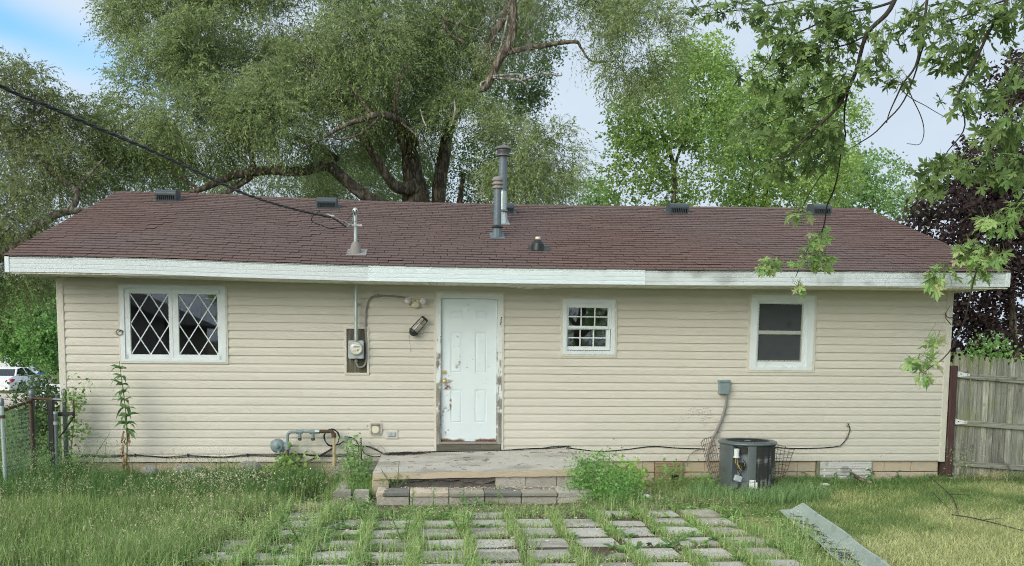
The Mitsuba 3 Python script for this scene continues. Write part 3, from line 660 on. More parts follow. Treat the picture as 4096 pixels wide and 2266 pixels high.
add('dial_plate', cat_([box(mc[0] - .052, mc[0] + .052, mc[1] - .040, mc[1] - .0345, mc[2] + .012, mc[2] + .040), box(mc[0] - .05, mc[0] + .04, mc[1] - .0395, mc[1] - .0345, mc[2] - .032, mc[2] - .008)]), 'm_label_white', mb)
add('dial_display', box(mc[0] - .034, mc[0] + .026, mc[1] - .042, mc[1] - .0395, mc[2] + .018, mc[2] + .034), 'm_boot_grey', mb)
add('dial_mark', cat_([box(mc[0] + .034, mc[0] + .044, mc[1] - .042, mc[1] - .0395, mc[2] + .016, mc[2] + .034), box(mc[0] - .03, mc[0] + .0, mc[1] - .041, mc[1] - .0385, mc[2] - .024, mc[2] - .018), box(mc[0] + .018, mc[0] + .034, mc[1] - .041, mc[1] - .0385, mc[2] - .03, mc[2] - .014)]), 'm_black', mb)
add('glass_cover', face_on(lathe([(.079, .03), (.078, .075), (.070, .090), (.04, .097), (.0, .098)], 32), mc), 'm_meter_glass', mb, smooth=40)
add('hasp', box(-1.04, -.985, -.125, -.112, 1.735, 1.75, .003), 'm_boot_grey', mb)
cd = thing('conduit_cable', 'grey cable looping from the meter box up to the floodlight', 'cable')
add('sheath', ptube([(-1.018, -.06, 1.725), (-1.018, -.06, 1.685), (-.985, -.06, 1.616), (-.914, -.05, 1.628), (-.880, -.04, 1.72), (-.877, -.035, 1.96), (-.888, -.035, 2.14), (-.884, -.035, 2.31), (-.866, -.035, 2.45), (-.832, -.035, 2.555), (-.75, -.035, 2.598), (-.56, -.035, 2.604), (-.36, -.035, 2.588), (-.29, -.03, 2.57)], .0125, 8), 'm_conduit', cd, smooth=50)
for x, z in ((-.715, 2.602), (-.888, 2.138)): add('clip', box(x - .014, x + .014, -.052, -.014, z - .02, z + .026, .003), 'm_boot_grey', cd)
add('connector', lathe([(.022, -.045), (.022, -.012), (.014, -.012), (.014, .01)], 10, (-1.018, -.06, 1.728)), 'm_boot_grey', cd)

fl = thing('floodlight', 'white twin bulb floodlight beside the top of the door', 'light fixture')
add('plate', box(-.283, -.106, -.026, -.012, 2.450, 2.612, .004), 'm_ivory', fl)
add('sensor', loft([[(-.197 + r * .066 * math.cos(a), -.03 - d, 2.49 + r * .05 * math.sin(a) - .012 * (1 - r)) for a in np.linspace(0, 2 * np.pi, 20, endpoint=False)] for r, d in ((1, 0), (1, .03), (.8, .05), (.4, .058), (.02, .06))]), 'm_ivory', fl, smooth=40)
for sx in (-1, 1):
    add('lamp_holder', tube([(-.195 + sx * .02, -.04, 2.535), (-.195 + sx * .058, -.075, 2.54)], [.02, .026], 12), 'm_ivory', fl, smooth=40)
    g = trimesh.creation.icosphere(2, 1.0); v = np.array(g.vertices) * [.045, .045, .05] + [-.197 + sx * .106, -.10, 2.537]
    add('bulb', (v, np.array(g.faces)), 'm_glass_milk', fl, smooth=True)

# lantern hanging askew on its wire
ln = thing('wall_lantern', 'black wall lantern hanging askew left of the door', 'lantern')
def tilt(m): return turn(m, [0, 1, 0], 41, (-.150, -.10, 2.195))
cx, cz = -.150, 2.195
def hexring(z, r): return [(cx + r * math.cos(a), -.10 + r * math.sin(a), cz + z) for a in np.arange(6) * math.pi / 3 + math.pi / 6]
add('cap', tilt(cat_([loft([hexring(-.09, .066), hexring(-.102, .082), hexring(-.118, .078), hexring(-.160, .040), hexring(-.172, .012)])])), 'm_black', ln)
add('foot', tilt(cat_([loft([hexring(.115, .060), hexring(.125, .066), hexring(.140, .055), hexring(.148, .02)])])), 'm_black', ln)
for i in range(6):
    a, b = hexring(-.09, .066)[i], hexring(.118, .058)[i]
    add('glazing_bar', tilt(tube([a, b], .006, 5)), 'm_black', ln)
for i in range(6):
    p, q = (hexring(-.09, .063)[i], hexring(-.09, .063)[(i + 1) % 6]), (hexring(.115, .056)[i], hexring(.115, .056)[(i + 1) % 6])
    add('glass', tilt((np.array([p[0], p[1], q[1], q[0]]), np.array([[0, 1, 2], [0, 2, 3]]))), 'm_meter_glass', ln)
add('candle_tube', tilt(lathe([(.022, -.09), (.022, .03), (.010, .032), (.012, .07), (.004, .10)], 12, (cx, -.10, cz))), 'm_glass_milk', ln, smooth=40)
add('arm', ptube([(-.24, -.10, 2.09), (-.25, -.06, 2.12), (-.20, -.03, 2.15)], .010, 8), 'm_black', ln, smooth=50)
add('base_plate', prism(rounded(-.19, -.09, 2.09, 2.21, .02), -.030, -.014), 'm_ivory', ln)
add('loose_wire', ptube([(-.287, -.03, 2.06), (-.283, -.02, 1.98), (-.268, -.02, 1.90), (-.27, -.018, 1.80), (-.30, -.018, 1.755)], .0022, 4), 'm_conduit', ln)

# dryer vent and outlet
dv = thing('dryer_vent', 'square vinyl dryer vent with round cream flap', 'dryer vent')
octo = sg.box(-.846, .652, -.669, .850).intersection(turn_ := sg.Polygon([(-.846, .68), (-.818, .652), (-.697, .652), (-.669, .68), (-.669, .822), (-.697, .850), (-.818, .850), (-.846, .822)]))
add('mount', prism(octo, -.040, -.004), 'm_vinyl_trim', dv)
add('hood', cat_(ring_frame(-.820, -.697, .675, .825, .012, -.058, -.038) + [box(-.815, -.700, -.075, -.05, .800, .822, .004)]), 'm_boot_grey', dv)
add('flap', face_on(lathe([(.056, .0), (.054, .010), (.0, .013)], 28), (-.759, -.045, .742)), 'm_cream', dv)
ol = thing('outlet', 'grey twin cover electrical outlet low on the siding', 'outlet')
add('mount', cat_(ring_frame(-.621, -.448, .610, .730, .030, -.034, -.004)), 'm_vinyl_trim', ol)
add('cover_frame', box(-.592, -.476, -.040, -.01, .632, .708, .004), 'm_meter', ol)
for x0 in (-.588, -.532): add('cover', box(x0, x0 + .050, -.052, -.038, .640, .702, .004), 'm_meter', ol)

# ---- gas regulator and its pipework
gr = thing('gas_regulator', 'round grey gas regulator on pipework by the foundation', 'gas regulator')
gc = (-2.086, -.20, .525)
add('diaphragm', face_on(lathe([(.03, -.055), (.06, -.045), (.088, -.02), (.099, -.012), (.100, .006), (.090, .012), (.070, .040), (.030, .052), (.026, .075), (.020, .080), (.0, .081)], 36), gc), 'm_gas', gr, smooth=35)
for i in range(8):
    a = i * math.pi / 4 + .2
    add('bolt', face_on(lathe([(.008, .0), (.008, .014), (.0, .015)], 6, (.093 * math.cos(a), .093 * math.sin(a), 0)), gc), 'm_gas', gr)
add('neck', tube([(-2.0, -.20, .52), (-1.955, -.20, .52)], [.028, .034], 12), 'm_gas', gr, smooth=40)
add('vent_neck', tube([(-2.075, -.215, .50), (-2.065, -.225, .415)], .024, 12), 'm_gas', gr, smooth=40)
add('body', cat_([lathe([(.022, -.06), (.038, -.05), (.038, .045), (.022, .06)], 14, (-1.950, -.20, .525))]), 'm_gas', gr, smooth=40)
add('riser_pipe', ptube([(-1.950, -.20, .57), (-1.950, -.20, .64), (-1.945, -.20, .685), (-1.915, -.20, .712), (-1.86, -.20, .716), (-1.81, -.20, .718)], .020, 12), 'm_gas', gr, smooth=40)
for x in (-1.785, -1.605):
    add('valve', cat_([tube([(x - .045, -.20, .718), (x + .04, -.20, .718)], .030, 12), lathe([(.024, -.075), (.024, .0)], 12, (x, -.20, .71))]), 'm_gas', gr, smooth=40)
    add('valve_cap', lathe([(.0, -.115), (.020, -.112), (.027, -.10), (.027, -.078), (.016, -.07)], 6, (x, -.20, .71)), 'm_rust', gr)
add('cross_pipe', tube([(-1.81, -.20, .722), (-1.55, -.20, .722)], .016, 10), 'm_gas', gr, smooth=40)
add('union_nut', cat_([tube([(-1.575, -.20, .722), (-1.535, -.20, .722)], .036, 8), tube([(-1.54, -.20, .722), (-1.515, -.20, .722)], .030, 8)]), 'm_galv', gr)
add('rusty_pipe', cat_([ptube([(-1.53, -.20, .724), (-1.38, -.20, .724), (-1.345, -.20, .718), (-1.322, -.19, .69), (-1.320, -.19, .655)], .024, 12), lathe([(.032, -.025), (.034, .015), (.03, .03)], 12, (-1.321, -.19, .665))]), 'm_rust', gr, smooth=40)
add('tan_riser', cat_([tube([(-1.320, -.19, .66), (-1.318, -.19, .27)], .021, 12), lathe([(.0, -.06), (.027, -.06), (.030, -.02), (.032, .03), (.022, .06)], 12, (-1.318, -.19, .30))]), 'm_tan_pipe', gr, smooth=40)
add('ground_pipe', cat_([tube([(-1.952, -.20, .47), (-1.955, -.20, -.1)], .018, 10), lathe([(.025, -.10), (.036, -.09), (.036, .09), (.025, .10)], 12, (-1.953, -.20, .27))]), 'm_rust', gr, smooth=40)

# ---- cables tacked along the wall
def cable(name, pts, r, label, m='m_black', cat='cable', n=8):
    return add(name, ptube(pts, r, 6, n), m, smooth=60, label=label, cat=cat)
def cx_(P, y): return [(a, y - .004 * (i % 2), b) for i, (a, b) in enumerate(P)]
c1 = [(-4.80, .345), (-4.686, .377), (-4.449, .368), (-4.041, .376), (-3.632, .352), (-3.340, .371), (-2.891, .351), (-2.531, .381), (-2.207, .379), (-1.859, .396), (-1.661, .378), (-1.264, .378), (-1.147, .396)]
tw = thing('wall_cable', 'pair of black cables tacked along the lowest left siding', 'cable')
add('strand', ptube(cx_(c1, -.026), .0065, 6, 8), 'm_black', tw, smooth=60)
add('strand', ptube(cx_([(a + .03, b - .007 - .012 * ((i * 7) % 3) / 2) for i, (a, b) in enumerate(c1)], -.030), .0055, 6, 8), 'm_black', tw, smooth=60)
for x in (-4.05, -3.34, -2.53, -1.86): add('clip', box(x - .006, x + .006, -.04, -.012, .352, .40, .002), 'm_black', tw)
cable('coiled_cable', [(-1.245, -.10, .62), (-1.272, -.10, .70), (-1.33, -.11, .735), (-1.40, -.11, .728), (-1.458, -.11, .66), (-1.424, -.11, .541), (-1.343, -.10, .505), (-1.272, -.10, .565), (-1.262, -.11, .66), (-1.32, -.12, .745), (-1.41, -.12, .735), (-1.468, -.12, .64), (-1.40, -.11, .53), (-1.30, -.08, .525), (-1.24, -.05, .545), (-1.19, -.03, .585)], .0075, 'black cable coiled behind the rusty gas pipe')
cable('wall_cable', [(-1.80, -.24, .24), (-1.70, -.16, .29), (-1.55, -.09, .36), (-1.42, -.06, .43), (-1.33, -.05, .49)], .014, 'thick black cable rising from the grass to the tan gas riser')
cable('wall_cable', [(-1.78, -.26, .235), (-1.60, -.12, .33), (-1.40, -.10, .345), (-1.26, -.10, .31), (-1.15, -.12, .22), (-1.07, -.14, .12)], .006, 'thin grey cable drooping below the tan gas riser', 'm_conduit')
cable('coiled_cable', [(-1.14, -.05, .632), (-1.10, -.06, .628), (-1.038, -.07, .601), (-.992, -.08, .517), (-1.0, -.08, .42), (-1.05, -.08, .362), (-1.10, -.08, .37), (-1.142, -.08, .43), (-1.125, -.07, .49), (-1.06, -.06, .512), (-1.004, -.05, .508), (-.863, -.05, .495), (-.745, -.04, .446), (-.640, -.04, .388)], .008, 'black cable looped among the weeds left of the stoop')
cable('coiled_cable', [(-.63, -.06, .385), (-.70, -.07, .36), (-.80, -.08, .36), (-.90, -.08, .40), (-.935, -.08, .46), (-.91, -.07, .505), (-.86, -.05, .50)], .0075, 'black cable loop beside the back corner of the stoop')
cable('bare_wire', [(-.87, -.04, .50), (-.79, -.04, .485), (-.70, -.05, .43), (-.62, -.05, .392)], .004, 'thin red wire beside the cable loop at the stoop', 'm_rust')
cable('bare_wire', [(-.74, -.03, .46), (-.70, -.05, .50), (-.645, -.05, .475), (-.62, -.05, .42)], .003, 'thin grey wire arching over the stoop corner', 'm_conduit')
cb_ = thing('cable_splitter', 'small pale green cable splitter box on the wall', 'cable splitter')
add('box', box(-1.190, -1.146, -.05, -.014, .552, .648, .004), 'm_gas', cb_)
for z in (.575, .60, .625): add('terminal', tube([(-1.148, -.034, z), (-1.122, -.034, z)], .007, 6), 'm_silver', cb_)
add('grounding_rod', tube([(-.952, -.13, .63), (-.950, -.12, .25)], .010, 8), 'm_rust', smooth=50, label='rusty upright rod in the weeds by the stoop', cat='rod')
cable('wall_cable', [(-.64, -.03, .392), (-.3, -.035, .405), (.10, -.05, .428), (.40, -.06, .430), (.73, -.05, .432), (1.05, -.04, .442), (1.30, -.05, .462), (1.586, -.03, .468), (1.80, -.03, .497), (2.02, -.03, .503)], .007, 'black cable lying across the back of the stoop')
cable('wall_cable', [(.2, -.05, .425), (.7, -.055, .428), (1.2, -.06, .452), (1.45, -.05, .470), (1.75, -.03, .472), (2.0, -.03, .50)], .006, 'second thin black cable at the stoop and door sill')
cable('wall_cable', [(1.97, -.03, .478), (2.15, -.026, .455), (2.453, -.028, .425), (2.80, -.026, .448), (3.211, -.026, .495), (3.45, -.026, .482), (3.68, -.026, .468), (4.0, -.026, .462)], .0075, 'black cable running from the stoop to the air conditioner')
cable('wall_cable', [(1.96, -.06, .475), (2.0, -.10, .40), (2.05, -.18, .34), (2.13, -.3, .285)], .005, 'thin dark cable draped over the right edge of the stoop')
rc = thing('wall_cable', 'black cable curving up the right end of the wall', 'cable')
add('strand', ptube([(4.2, -.028, .468), (4.6, -.028, .478), (5.017, -.028, .486), (5.25, -.028, .468), (5.531, -.028, .466), (5.80, -.028, .476), (6.02, -.028, .500), (6.10, -.03, .56), (6.150, -.03, .640), (6.182, -.03, .735), (6.172, -.03, .79), (6.150, -.035, .83)], .0075, 6, 8), 'm_black', rc, smooth=60)
for x, z in ((6.03, .502), (6.155, .648), (6.148, .80)): add('clip', box(x - .018, x + .014, -.045, -.012, z - .010, z + .012, .003), 'm_boot_grey', rc)
add('end_fitting', tube([(6.15, -.035, .828), (6.143, -.04, .85)], .012, 8), 'm_boot_grey', rc)
# hose hook with wire ring on the left window
wr = thing('wire_coil', 'small coil of thin wire hooked on the left window trim', 'wire coil')
for i in range(3): add('turn', tube([(-4.205 + (.035 + .006 * i) * math.cos(a), -.042 - .003 * i, 2.06 + (.032 + .004 * i) * math.sin(a)) for a in np.linspace(0, 2 * np.pi, 18)], .0028, 4), 'm_conduit', wr)
add('hook', ptube([(-4.205, -.045, 2.065), (-4.18, -.055, 2.085), (-4.15, -.05, 2.078)], .005, 6), 'm_rust', wr)
# small hook with cord at the right corner
cable('loose_wire', [(7.56, -.03, 2.47), (7.575, -.05, 2.42), (7.62, -.06, 2.40), (7.70, -.06, 2.42)], .005, 'short dark wire hooked at the right wall corner')

# ================================================================ stoop, step and patio
def rough(m, amp, freq, seed=0, keep=None):
    v = np.asarray(m[0], float); n = np.stack([meshkit.fbm(v * freq + k * 13.7, 3, seed + k) - .5 for k in range(3)], 1) * amp
    if keep is not None: n = n * keep(v)[:, None]
    return v + n, m[1]
def sub(m, size):
    v, f = trimesh.remesh.subdivide_to_size(np.asarray(m[0], float), np.asarray(m[1], int), size)
    t = trimesh.Trimesh(v, f, process=False); t.merge_vertices()
    return np.array(t.vertices), np.array(t.faces)

st = thing('concrete_stoop', 'cracked concrete stoop slab with tan painted edge below the door', 'stoop')
def stoop_top(x, y): return .400 + .026 * (x + .64) + (.112 + .006 * (x + .64)) * (y + .02) / 1.23 * 1.0
def stoop_x(u, y): return (-.66 - .065 * -(y) / 1.25) + u * ((1.965 + .055 * -(y) / 1.25) - (-.66 - .065 * -(y) / 1.25))
rows = []
us, ys = np.linspace(0, 1, 40), np.linspace(-.02, -1.245, 18)
def slab_row(y):
    top = [(stoop_x(u, y), y, stoop_top(stoop_x(u, y), y)) for u in us]
    return top + [(q[0], q[1], q[2] - .085) for q in top[::-1]]
add('slab', rough(loft([slab_row(y) for y in ys]), .010, 5.0, 3), 'm_slab', st)
edge_top = [(stoop_x(u, -1.25), stoop_top(stoop_x(u, -1.25), -1.25)) for u in np.linspace(0, 1, 90)]
erng = np.random.default_rng(5)
lowe = [(x, z - .078 - .012 * meshkit.fbm(np.array([x * 6, 0., 1.]), 3, 2) - (.02 if x > 1.0 else 0) * meshkit.noise(np.array([x * 11, 3., 0.]))) for x, z in edge_top]
uppe = [(x, z - .008 - .022 * max(0, float(meshkit.fbm(np.array([x * 8, 9., 1.]), 3, 4)) - .5) * (2.2 if .9 < x < 1.75 else .6)) for x, z in edge_top]
add('painted_edge', prism(sg.Polygon(uppe + lowe[::-1]), -1.262, -1.235), 'm_tan_paint', st)
# masonry under the slab: whole at both ends, broken out in the middle
def mz(x): return stoop_top(x, -1.25) - .085
add('pier_block', rough(sub(box(-.735, -.52, -1.235, -.05, -.12, mz(-.6), .006), .07), .016, 9, 1), 'm_tan_paint', st)
for a, b in ((.86, 1.255), (1.26, 1.66), (1.665, 2.02)):
    add('pier_block', rough(sub(box(a, b, -1.225 + R1.uniform(-.006, .006), -.05, -.12, mz((a + b) / 2) + .004, .006), .09), .008, 9, 2), 'm_block_grey', st)
add('broken_mortar', rough(sub(box(-.54, .90, -1.175, -.40, -.10, .185, .0), .03), .055, 7, 5), 'm_rubble', st)
add('mortar_ledge', rough(sub(box(-.50, .80, -1.215, -1.10, -.10, .095, .0), .03), .06, 6, 6), 'm_rubble', st)
jag = [(-.54, .205)] + [(x, .150 + .055 * float(meshkit.fbm(np.array([x * 6.5, 2.0, 0.0]), 4, 9)) - .035 * math.exp(-((x - .68) / .16) ** 2)) for x in np.linspace(-.54, .92, 60)] + [(.92, .23), (-.54, .225)]
add('broken_underside', rough(sub(prism(sg.Polygon(jag).buffer(0), -1.215, -.7), .05), .03, 14, 7), 'm_rubble', st)
for a, b, z, y in ((.52, .80, .055, -1.19), (.30, .40, .03, -1.17), (-.08, .04, .03, -1.2), (.62, .93, .10, -1.222)):
    add('broken_piece', rough(sub(box(a, b, y, y + .14, -.05, z + .03, .01), .04), .035, 10, int(a * 100) + 60), 'm_rubble', st)

sp = thing('block_step', 'low front step of mismatched masonry caps on grey blocks', 'step')
E6 = [-.650, -.242, .244, .688, 1.150, 1.600, 2.055]
capm = ['m_cap_dark', 'm_cap_tan', 'm_cap_mid', 'm_cap_dark', 'm_cap_mid', 'm_block_grey']
for i in range(6):
    a, b = E6[i], E6[i + 1]
    w = [.0, .006, -.012, -.006, -.006, .010][i]
    if i == 0:
        add('cap', rough(sub(box(-.575, b - .004, -1.755, -1.36, .066, .112, .006), .08), .008, 7, 30), capm[i], sp)
        add('cap', rough(sub(box(a, -.575 + .03, -1.74, -1.355, .02, .122, .012), .05), .05, 8, 31), 'm_cap_tan', sp, label='broken whitish cap at the left end of the step')
    else:
        add('cap', rough(sub(box(a + .004, b - .004, -1.765 + w, -1.335, .060 if i < 5 else .03, .112 + w * .5 + (.004 if i == 5 else 0), .007 if i < 5 else .02), .09), .007 if i < 5 else .018, 7, 30 + i), capm[i], sp)
    add('block', rough(sub(box(a + .004, b - .006, -1.742 + R1.uniform(-.008, .008), -1.37, -.16, .058, .008), .08), .012, 9, 50 + i), 'm_block_grey', sp)
add('inner_fill', box(-.62, 2.0, -1.40, -1.20, -.2, .045), 'm_rubble', sp)
# broken kerb of the flower bed to the left
kb = thing('bed_kerb', 'broken concrete kerb pieces round the weedy bed left of the stoop', 'kerb')
add('kerb_piece', rough(sub(prism(sg.Polygon([(-1.20, -.12), (-1.20, .075), (-1.17, .10), (-.985, .105), (-.97, -.12)]), -1.55, -1.40), .05), .04, 7, 71), 'm_block_grey', kb)
add('kerb_piece', rough(sub(prism(sg.Polygon([(-.955, -.12), (-.95, .09), (-.93, .115), (-.76, .095), (-.745, -.12)]), -1.53, -1.40), .05), .035, 7, 72), 'm_block_grey', kb)
add('kerb_piece', rough(sub(box(-1.185, -1.06, -1.42, -.60, -.12, .10, .015), .06), .045, 7, 73), 'm_block_grey', kb)
add('loose_concrete', rough(sub(box(2.36, 2.56, -1.62, -1.22, -.1, .10, .015), .05), .03, 7, 74), 'm_block_grey', smooth=False, label='grey concrete chunk half hidden by the bush at the stoop', cat='concrete chunk')

patio = note('patio', kind='structure')
PAV = []
rowsy = [-2.41, -2.93, -3.43, -3.94, -4.46, -5.01, -5.53]
for r, y1 in enumerate(rowsy):
    for c in range(-6, 5):
        x0 = .928 + c * .508 + [.02, .02, .0, .03, .005, -.01, .0][r] + R1.uniform(-.012, .012)
        if r == 0 and not (1 < c < 5 or c in (-5, -1)): continue
        if c < -5 and r < 3: continue
        if x0 > 3.3: continue
        PAV.append((x0, x0 + .408, y1 - .408 + R1.uniform(-.008, .008), y1, R1.uniform(-.010, .008)))
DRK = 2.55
for x0, x1, y0, y1, dz in PAV:
    m = sub(box(x0, x1, y0, y1, -.055 + dz, .0 + dz, .012), .14)
    m = turn(rough(m, .010, 6, 80), [0, 0, 1], R1.uniform(-1.6, 1.6), ((x0 + x1) / 2, (y0 + y1) / 2, 0))
    m = turn(m, [R1.uniform(-1, 1), R1.uniform(-1, 1), 0], R1.uniform(0, 1.1), ((x0 + x1) / 2, (y0 + y1) / 2, 0))
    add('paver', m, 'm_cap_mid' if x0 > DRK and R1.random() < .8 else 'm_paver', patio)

# metal trough lying along the edge of the patio
tr = thing('metal_trough', 'grey green metal trough lying along the patio edge', 'metal trough')
def trough(p0, p1, lift=0.0):
    p0, p1 = np.array(p0), np.array(p1); d = (p1 - p0); d[2] = 0; d /= np.linalg.norm(d); r = np.array([-d[1], d[0], 0]) * -1
    prof = [(-.135, .028), (-.130, .030), (-.118, .006), (-.02, .0), (.095, .004), (.122, .118), (.140, .120), (.140, .124), (.118, .122), (.091, .008), (-.02, .004), (-.119, .010), (-.131, .034), (-.137, .031)]
    secs = []
    for t in np.linspace(0, 1, 7):
        p = p0 + (p1 - p0) * t
        secs.append([p + r * a + [0, 0, b + lift + .005 * math.sin(t * 7)] for a, b in prof])
    return loft(secs)
add('channel', trough((3.70, -5.85, .012), (3.905, -4.66, .012)), 'm_trough', tr)
add('channel', trough((3.895, -4.70, .020), (4.215, -2.78, .012), .004), 'm_trough', tr)
for x, y in ((4.15, -3.0), (4.08, -3.35)): add('rivet', lathe([(.006, .0), (.006, .004), (.0, .005)], 8, (x, y, .020)), 'm_black', tr)

# ================================================================ air conditioner and its disconnect
ac = thing('air_conditioner', 'round dark air conditioner with its front panel missing', 'air conditioner')
AX, AY, AR, AZ = 4.345, -.85, .370, .64
def arc(r, a0, a1, z0, z1, t=.006, n=None):
    n = n or max(3, int(abs(a1 - a0) / 6))
    A = np.radians(np.linspace(a0, a1, n + 1))
    return loft([[(AX + rr * math.sin(a), AY - rr * math.cos(a), z) for rr, z in ((r, z0), (r, z1), (r - t, z1), (r - t, z0))] for a in A])
add('coil', arc(AR, -3, 262, -.02, AZ), 'm_fins', ac, smooth=40)
add('coil_guard', cat_([arc(AR + .006, -2, 262, z, z + .004, .006) for z in np.arange(.04, AZ, .036)]), 'm_fins', ac)
add('side_panel', arc(AR + .005, -98, -51, -.02, AZ), 'm_galv_old', ac, smooth=40)
add('service_panel', arc(AR + .004, -17, -3, -.02, AZ), 'm_galv_old', ac, smooth=40)
add('front_base', arc(AR + .006, -51, -17, -.02, .135), 'm_galv_old', ac, smooth=40)
add('compartment', cat_([arc(AR - .13, -56, -12, .0, AZ, .004), box(AX - .255, AX - .09, AY - .34, AY - .15, .125, .135)]), 'm_steel_blue', ac)
def radial(a, r0, r1, z0, z1, t=.004):
    s_, c_ = math.sin(math.radians(a)), math.cos(math.radians(a)); P = [np.array([AX + r * s_, AY - r * c_, z]) for r, z in ((r0, z0), (r1, z0), (r1, z1), (r0, z1))]; w = np.array([c_, s_, 0]) * t
    return loft([[p - w for p in P], [p + w for p in P]])
add('compartment_wall', radial(-51, AR - .13, AR + .004, .0, AZ), 'm_steel_blue', ac)
add('compartment_wall', radial(-17, AR - .13, AR + .004, .0, AZ), 'm_steel_blue', ac)
add('post', cat_([arc(AR + .010, 88, 91, -.02, AZ), arc(AR + .010, -3.5, -1, -.02, AZ, .012)]), 'm_galv_old', ac)
add('top_ring', lathe([(.374, .630), (.392, .634), (.398, .646), (.393, .660), (.376, .670), (.325, .677), (.300, .674), (.286, .664), (.283, .60)], 56, (AX, AY, 0)), 'm_galv_old', ac, smooth=40)
add('fan_well', lathe([(.0, .50), (.287, .52), (.287, .60)], 40, (AX, AY, 0)), 'm_black', ac, smooth=40)
add('fan_guard', cat_([tube([(AX + r * math.cos(a), AY + r * math.sin(a), .668 - .02 * (r / .29) ** 2 * 0) for a in np.linspace(0, 2 * np.pi, 40)], .0022, 4) for r in np.arange(.07, .29, .024)] + [tube([(AX + .05 * math.cos(a), AY + .05 * math.sin(a), .667), (AX + .30 * math.cos(a), AY + .30 * math.sin(a), .667)], .003, 4) for a in np.arange(6) * math.pi / 3]), 'm_black', ac)
add('fan_hub', lathe([(.0, .60), (.075, .60), (.075, .64), (.06, .664), (.0, .668)], 24, (AX, AY, 0)), 'm_boot_grey', ac, smooth=40)
add('capacitor', cat_([lathe([(.036, .470), (.036, .578), (.03, .584), (.0, .584)], 16, (AX - .232, AY - .245, 0)), lathe([(.045, .462), (.045, .475), (.036, .475)], 16, (AX - .232, AY - .245, 0))]), 'm_label_white', ac, smooth=40)
wp = [((-.25, -.26, .46), (-.255, -.28, .40), (-.21, -.29, .36), (-.15, -.28, .33)), ((-.23, -.26, .46), (-.22, -.29, .36), (-.17, -.30, .30), (-.13, -.28, .36), (-.12, -.26, .40)), ((-.24, -.27, .46), (-.245, -.30, .34), (-.19, -.31, .25), (-.16, -.30, .21)), ((-.15, -.27, .44), (-.12, -.29, .38), (-.16, -.30, .31), (-.19, -.30, .22)), ((-.21, -.27, .30), (-.18, -.30, .35), (-.20, -.31, .24), (-.23, -.31, .2))]
for i, w in enumerate(wp): add('wire', ptube([(AX + a, AY + b, c) for a, b, c in w], .0055, 5), ('m_yellow', 'm_yellow', 'm_black', 'm_black', 'm_black')[i], ac)
add('contactor', cat_([box(AX - .20, AX - .14, AY - .30, AY - .24, .30, .40, .006)]), 'm_black', ac)
add('junction_cover', turn(box(AX - .29, AX - .19, AY - .375, AY - .32, .155, .235, .008), [0, 1, 0], 18, (AX - .24, AY - .35, .19)), 'm_meter', ac)
add('sticker', cat_([turn(box(AX - .09, AX + .02, AY - .3775, AY - .376, .065, .145), [0, 0, 1], -6, (AX - .03, AY - .376, .1)), turn(box(AX - .085, AX, AY - .3775, AY - .376, .150, .178), [0, 0, 1], -6, (AX - .03, AY - .376, .1))]), 'm_label_white', ac)
add('pipe_whip', ptube([(AX - .22, AY - .33, .18), (AX - .25, AY - .40, .08), (AX - .40, AY - .36, .03), (AX - .62, AY - .20, .01)], .016, 8), 'm_black', ac)
gd = [thing('wire_grille', 'bent rusty wire grille leaning behind the air conditioner, left side', 'wire grille', None), thing('wire_grille', 'bent rusty wire grille leaning behind the air conditioner, right side', 'wire grille', None)]
G0 = [((3.80, .60), (3.97, .70), (4.07, .10), (3.97, .02), 6, 9), ((4.82, .58), (5.15, .51), (4.96, .12), (4.80, .02), 6, 9)]
for t, (p, q, r, s, nu, nv) in zip(gd, G0):
    def gp(u, v, p=p, q=q, r=r, s=s):
        a = np.array(p) * (1 - u) + np.array(q) * u; b = np.array(s) * (1 - u) + np.array(r) * u; w = a * (1 - v) + b * v
        return (w[0], -.50 - .10 * v + .05 * math.sin(3 * u + 2 * v), w[1] + .012 * math.sin(5 * u + v * 9))
    for k in range(nu + 1): add('wire', tube([gp(k / nu, v) for v in np.linspace(-.02, 1.02, 7)], .0035, 5), 'm_rust', t)
    for k in range(nv + 1): add('wire', tube([gp(u, k / nv) for u in np.linspace(-.05, 1.05, 7)], .0035, 5), 'm_rust', t)
db_ = thing('disconnect_box', 'small grey electrical disconnect box above the air conditioner', 'electrical box')
add('box', box(4.172, 4.322, -.105, -.012, 1.262, 1.440, .006), 'm_gas', db_)
add('lid', box(4.160, 4.330, -.118, -.010, 1.432, 1.468, .007), 'm_gas', db_)
add('latch', box(4.225, 4.265, -.121, -.117, 1.448, 1.458), 'm_silver', db_)
add('conduit', ptube([(4.280, -.06, 1.262), (4.283, -.06, 1.20), (4.278, -.06, 1.09), (4.235, -.06, .92), (4.162, -.07, .75), (4.09, -.09, .60), (4.035, -.10, .44), (4.02, -.12, .27), (4.05, -.20, .14), (4.11, -.32, .04)], .019, 10), 'm_conduit', db_, smooth=50)
cable('loose_wire', [(4.0, -.03, .47), (3.86, -.05, .44), (3.76, -.06, .36), (3.735, -.06, .26), (3.75, -.05, .20)], .005, 'thin grey wire arching down left of the air conditioner', 'm_conduit')

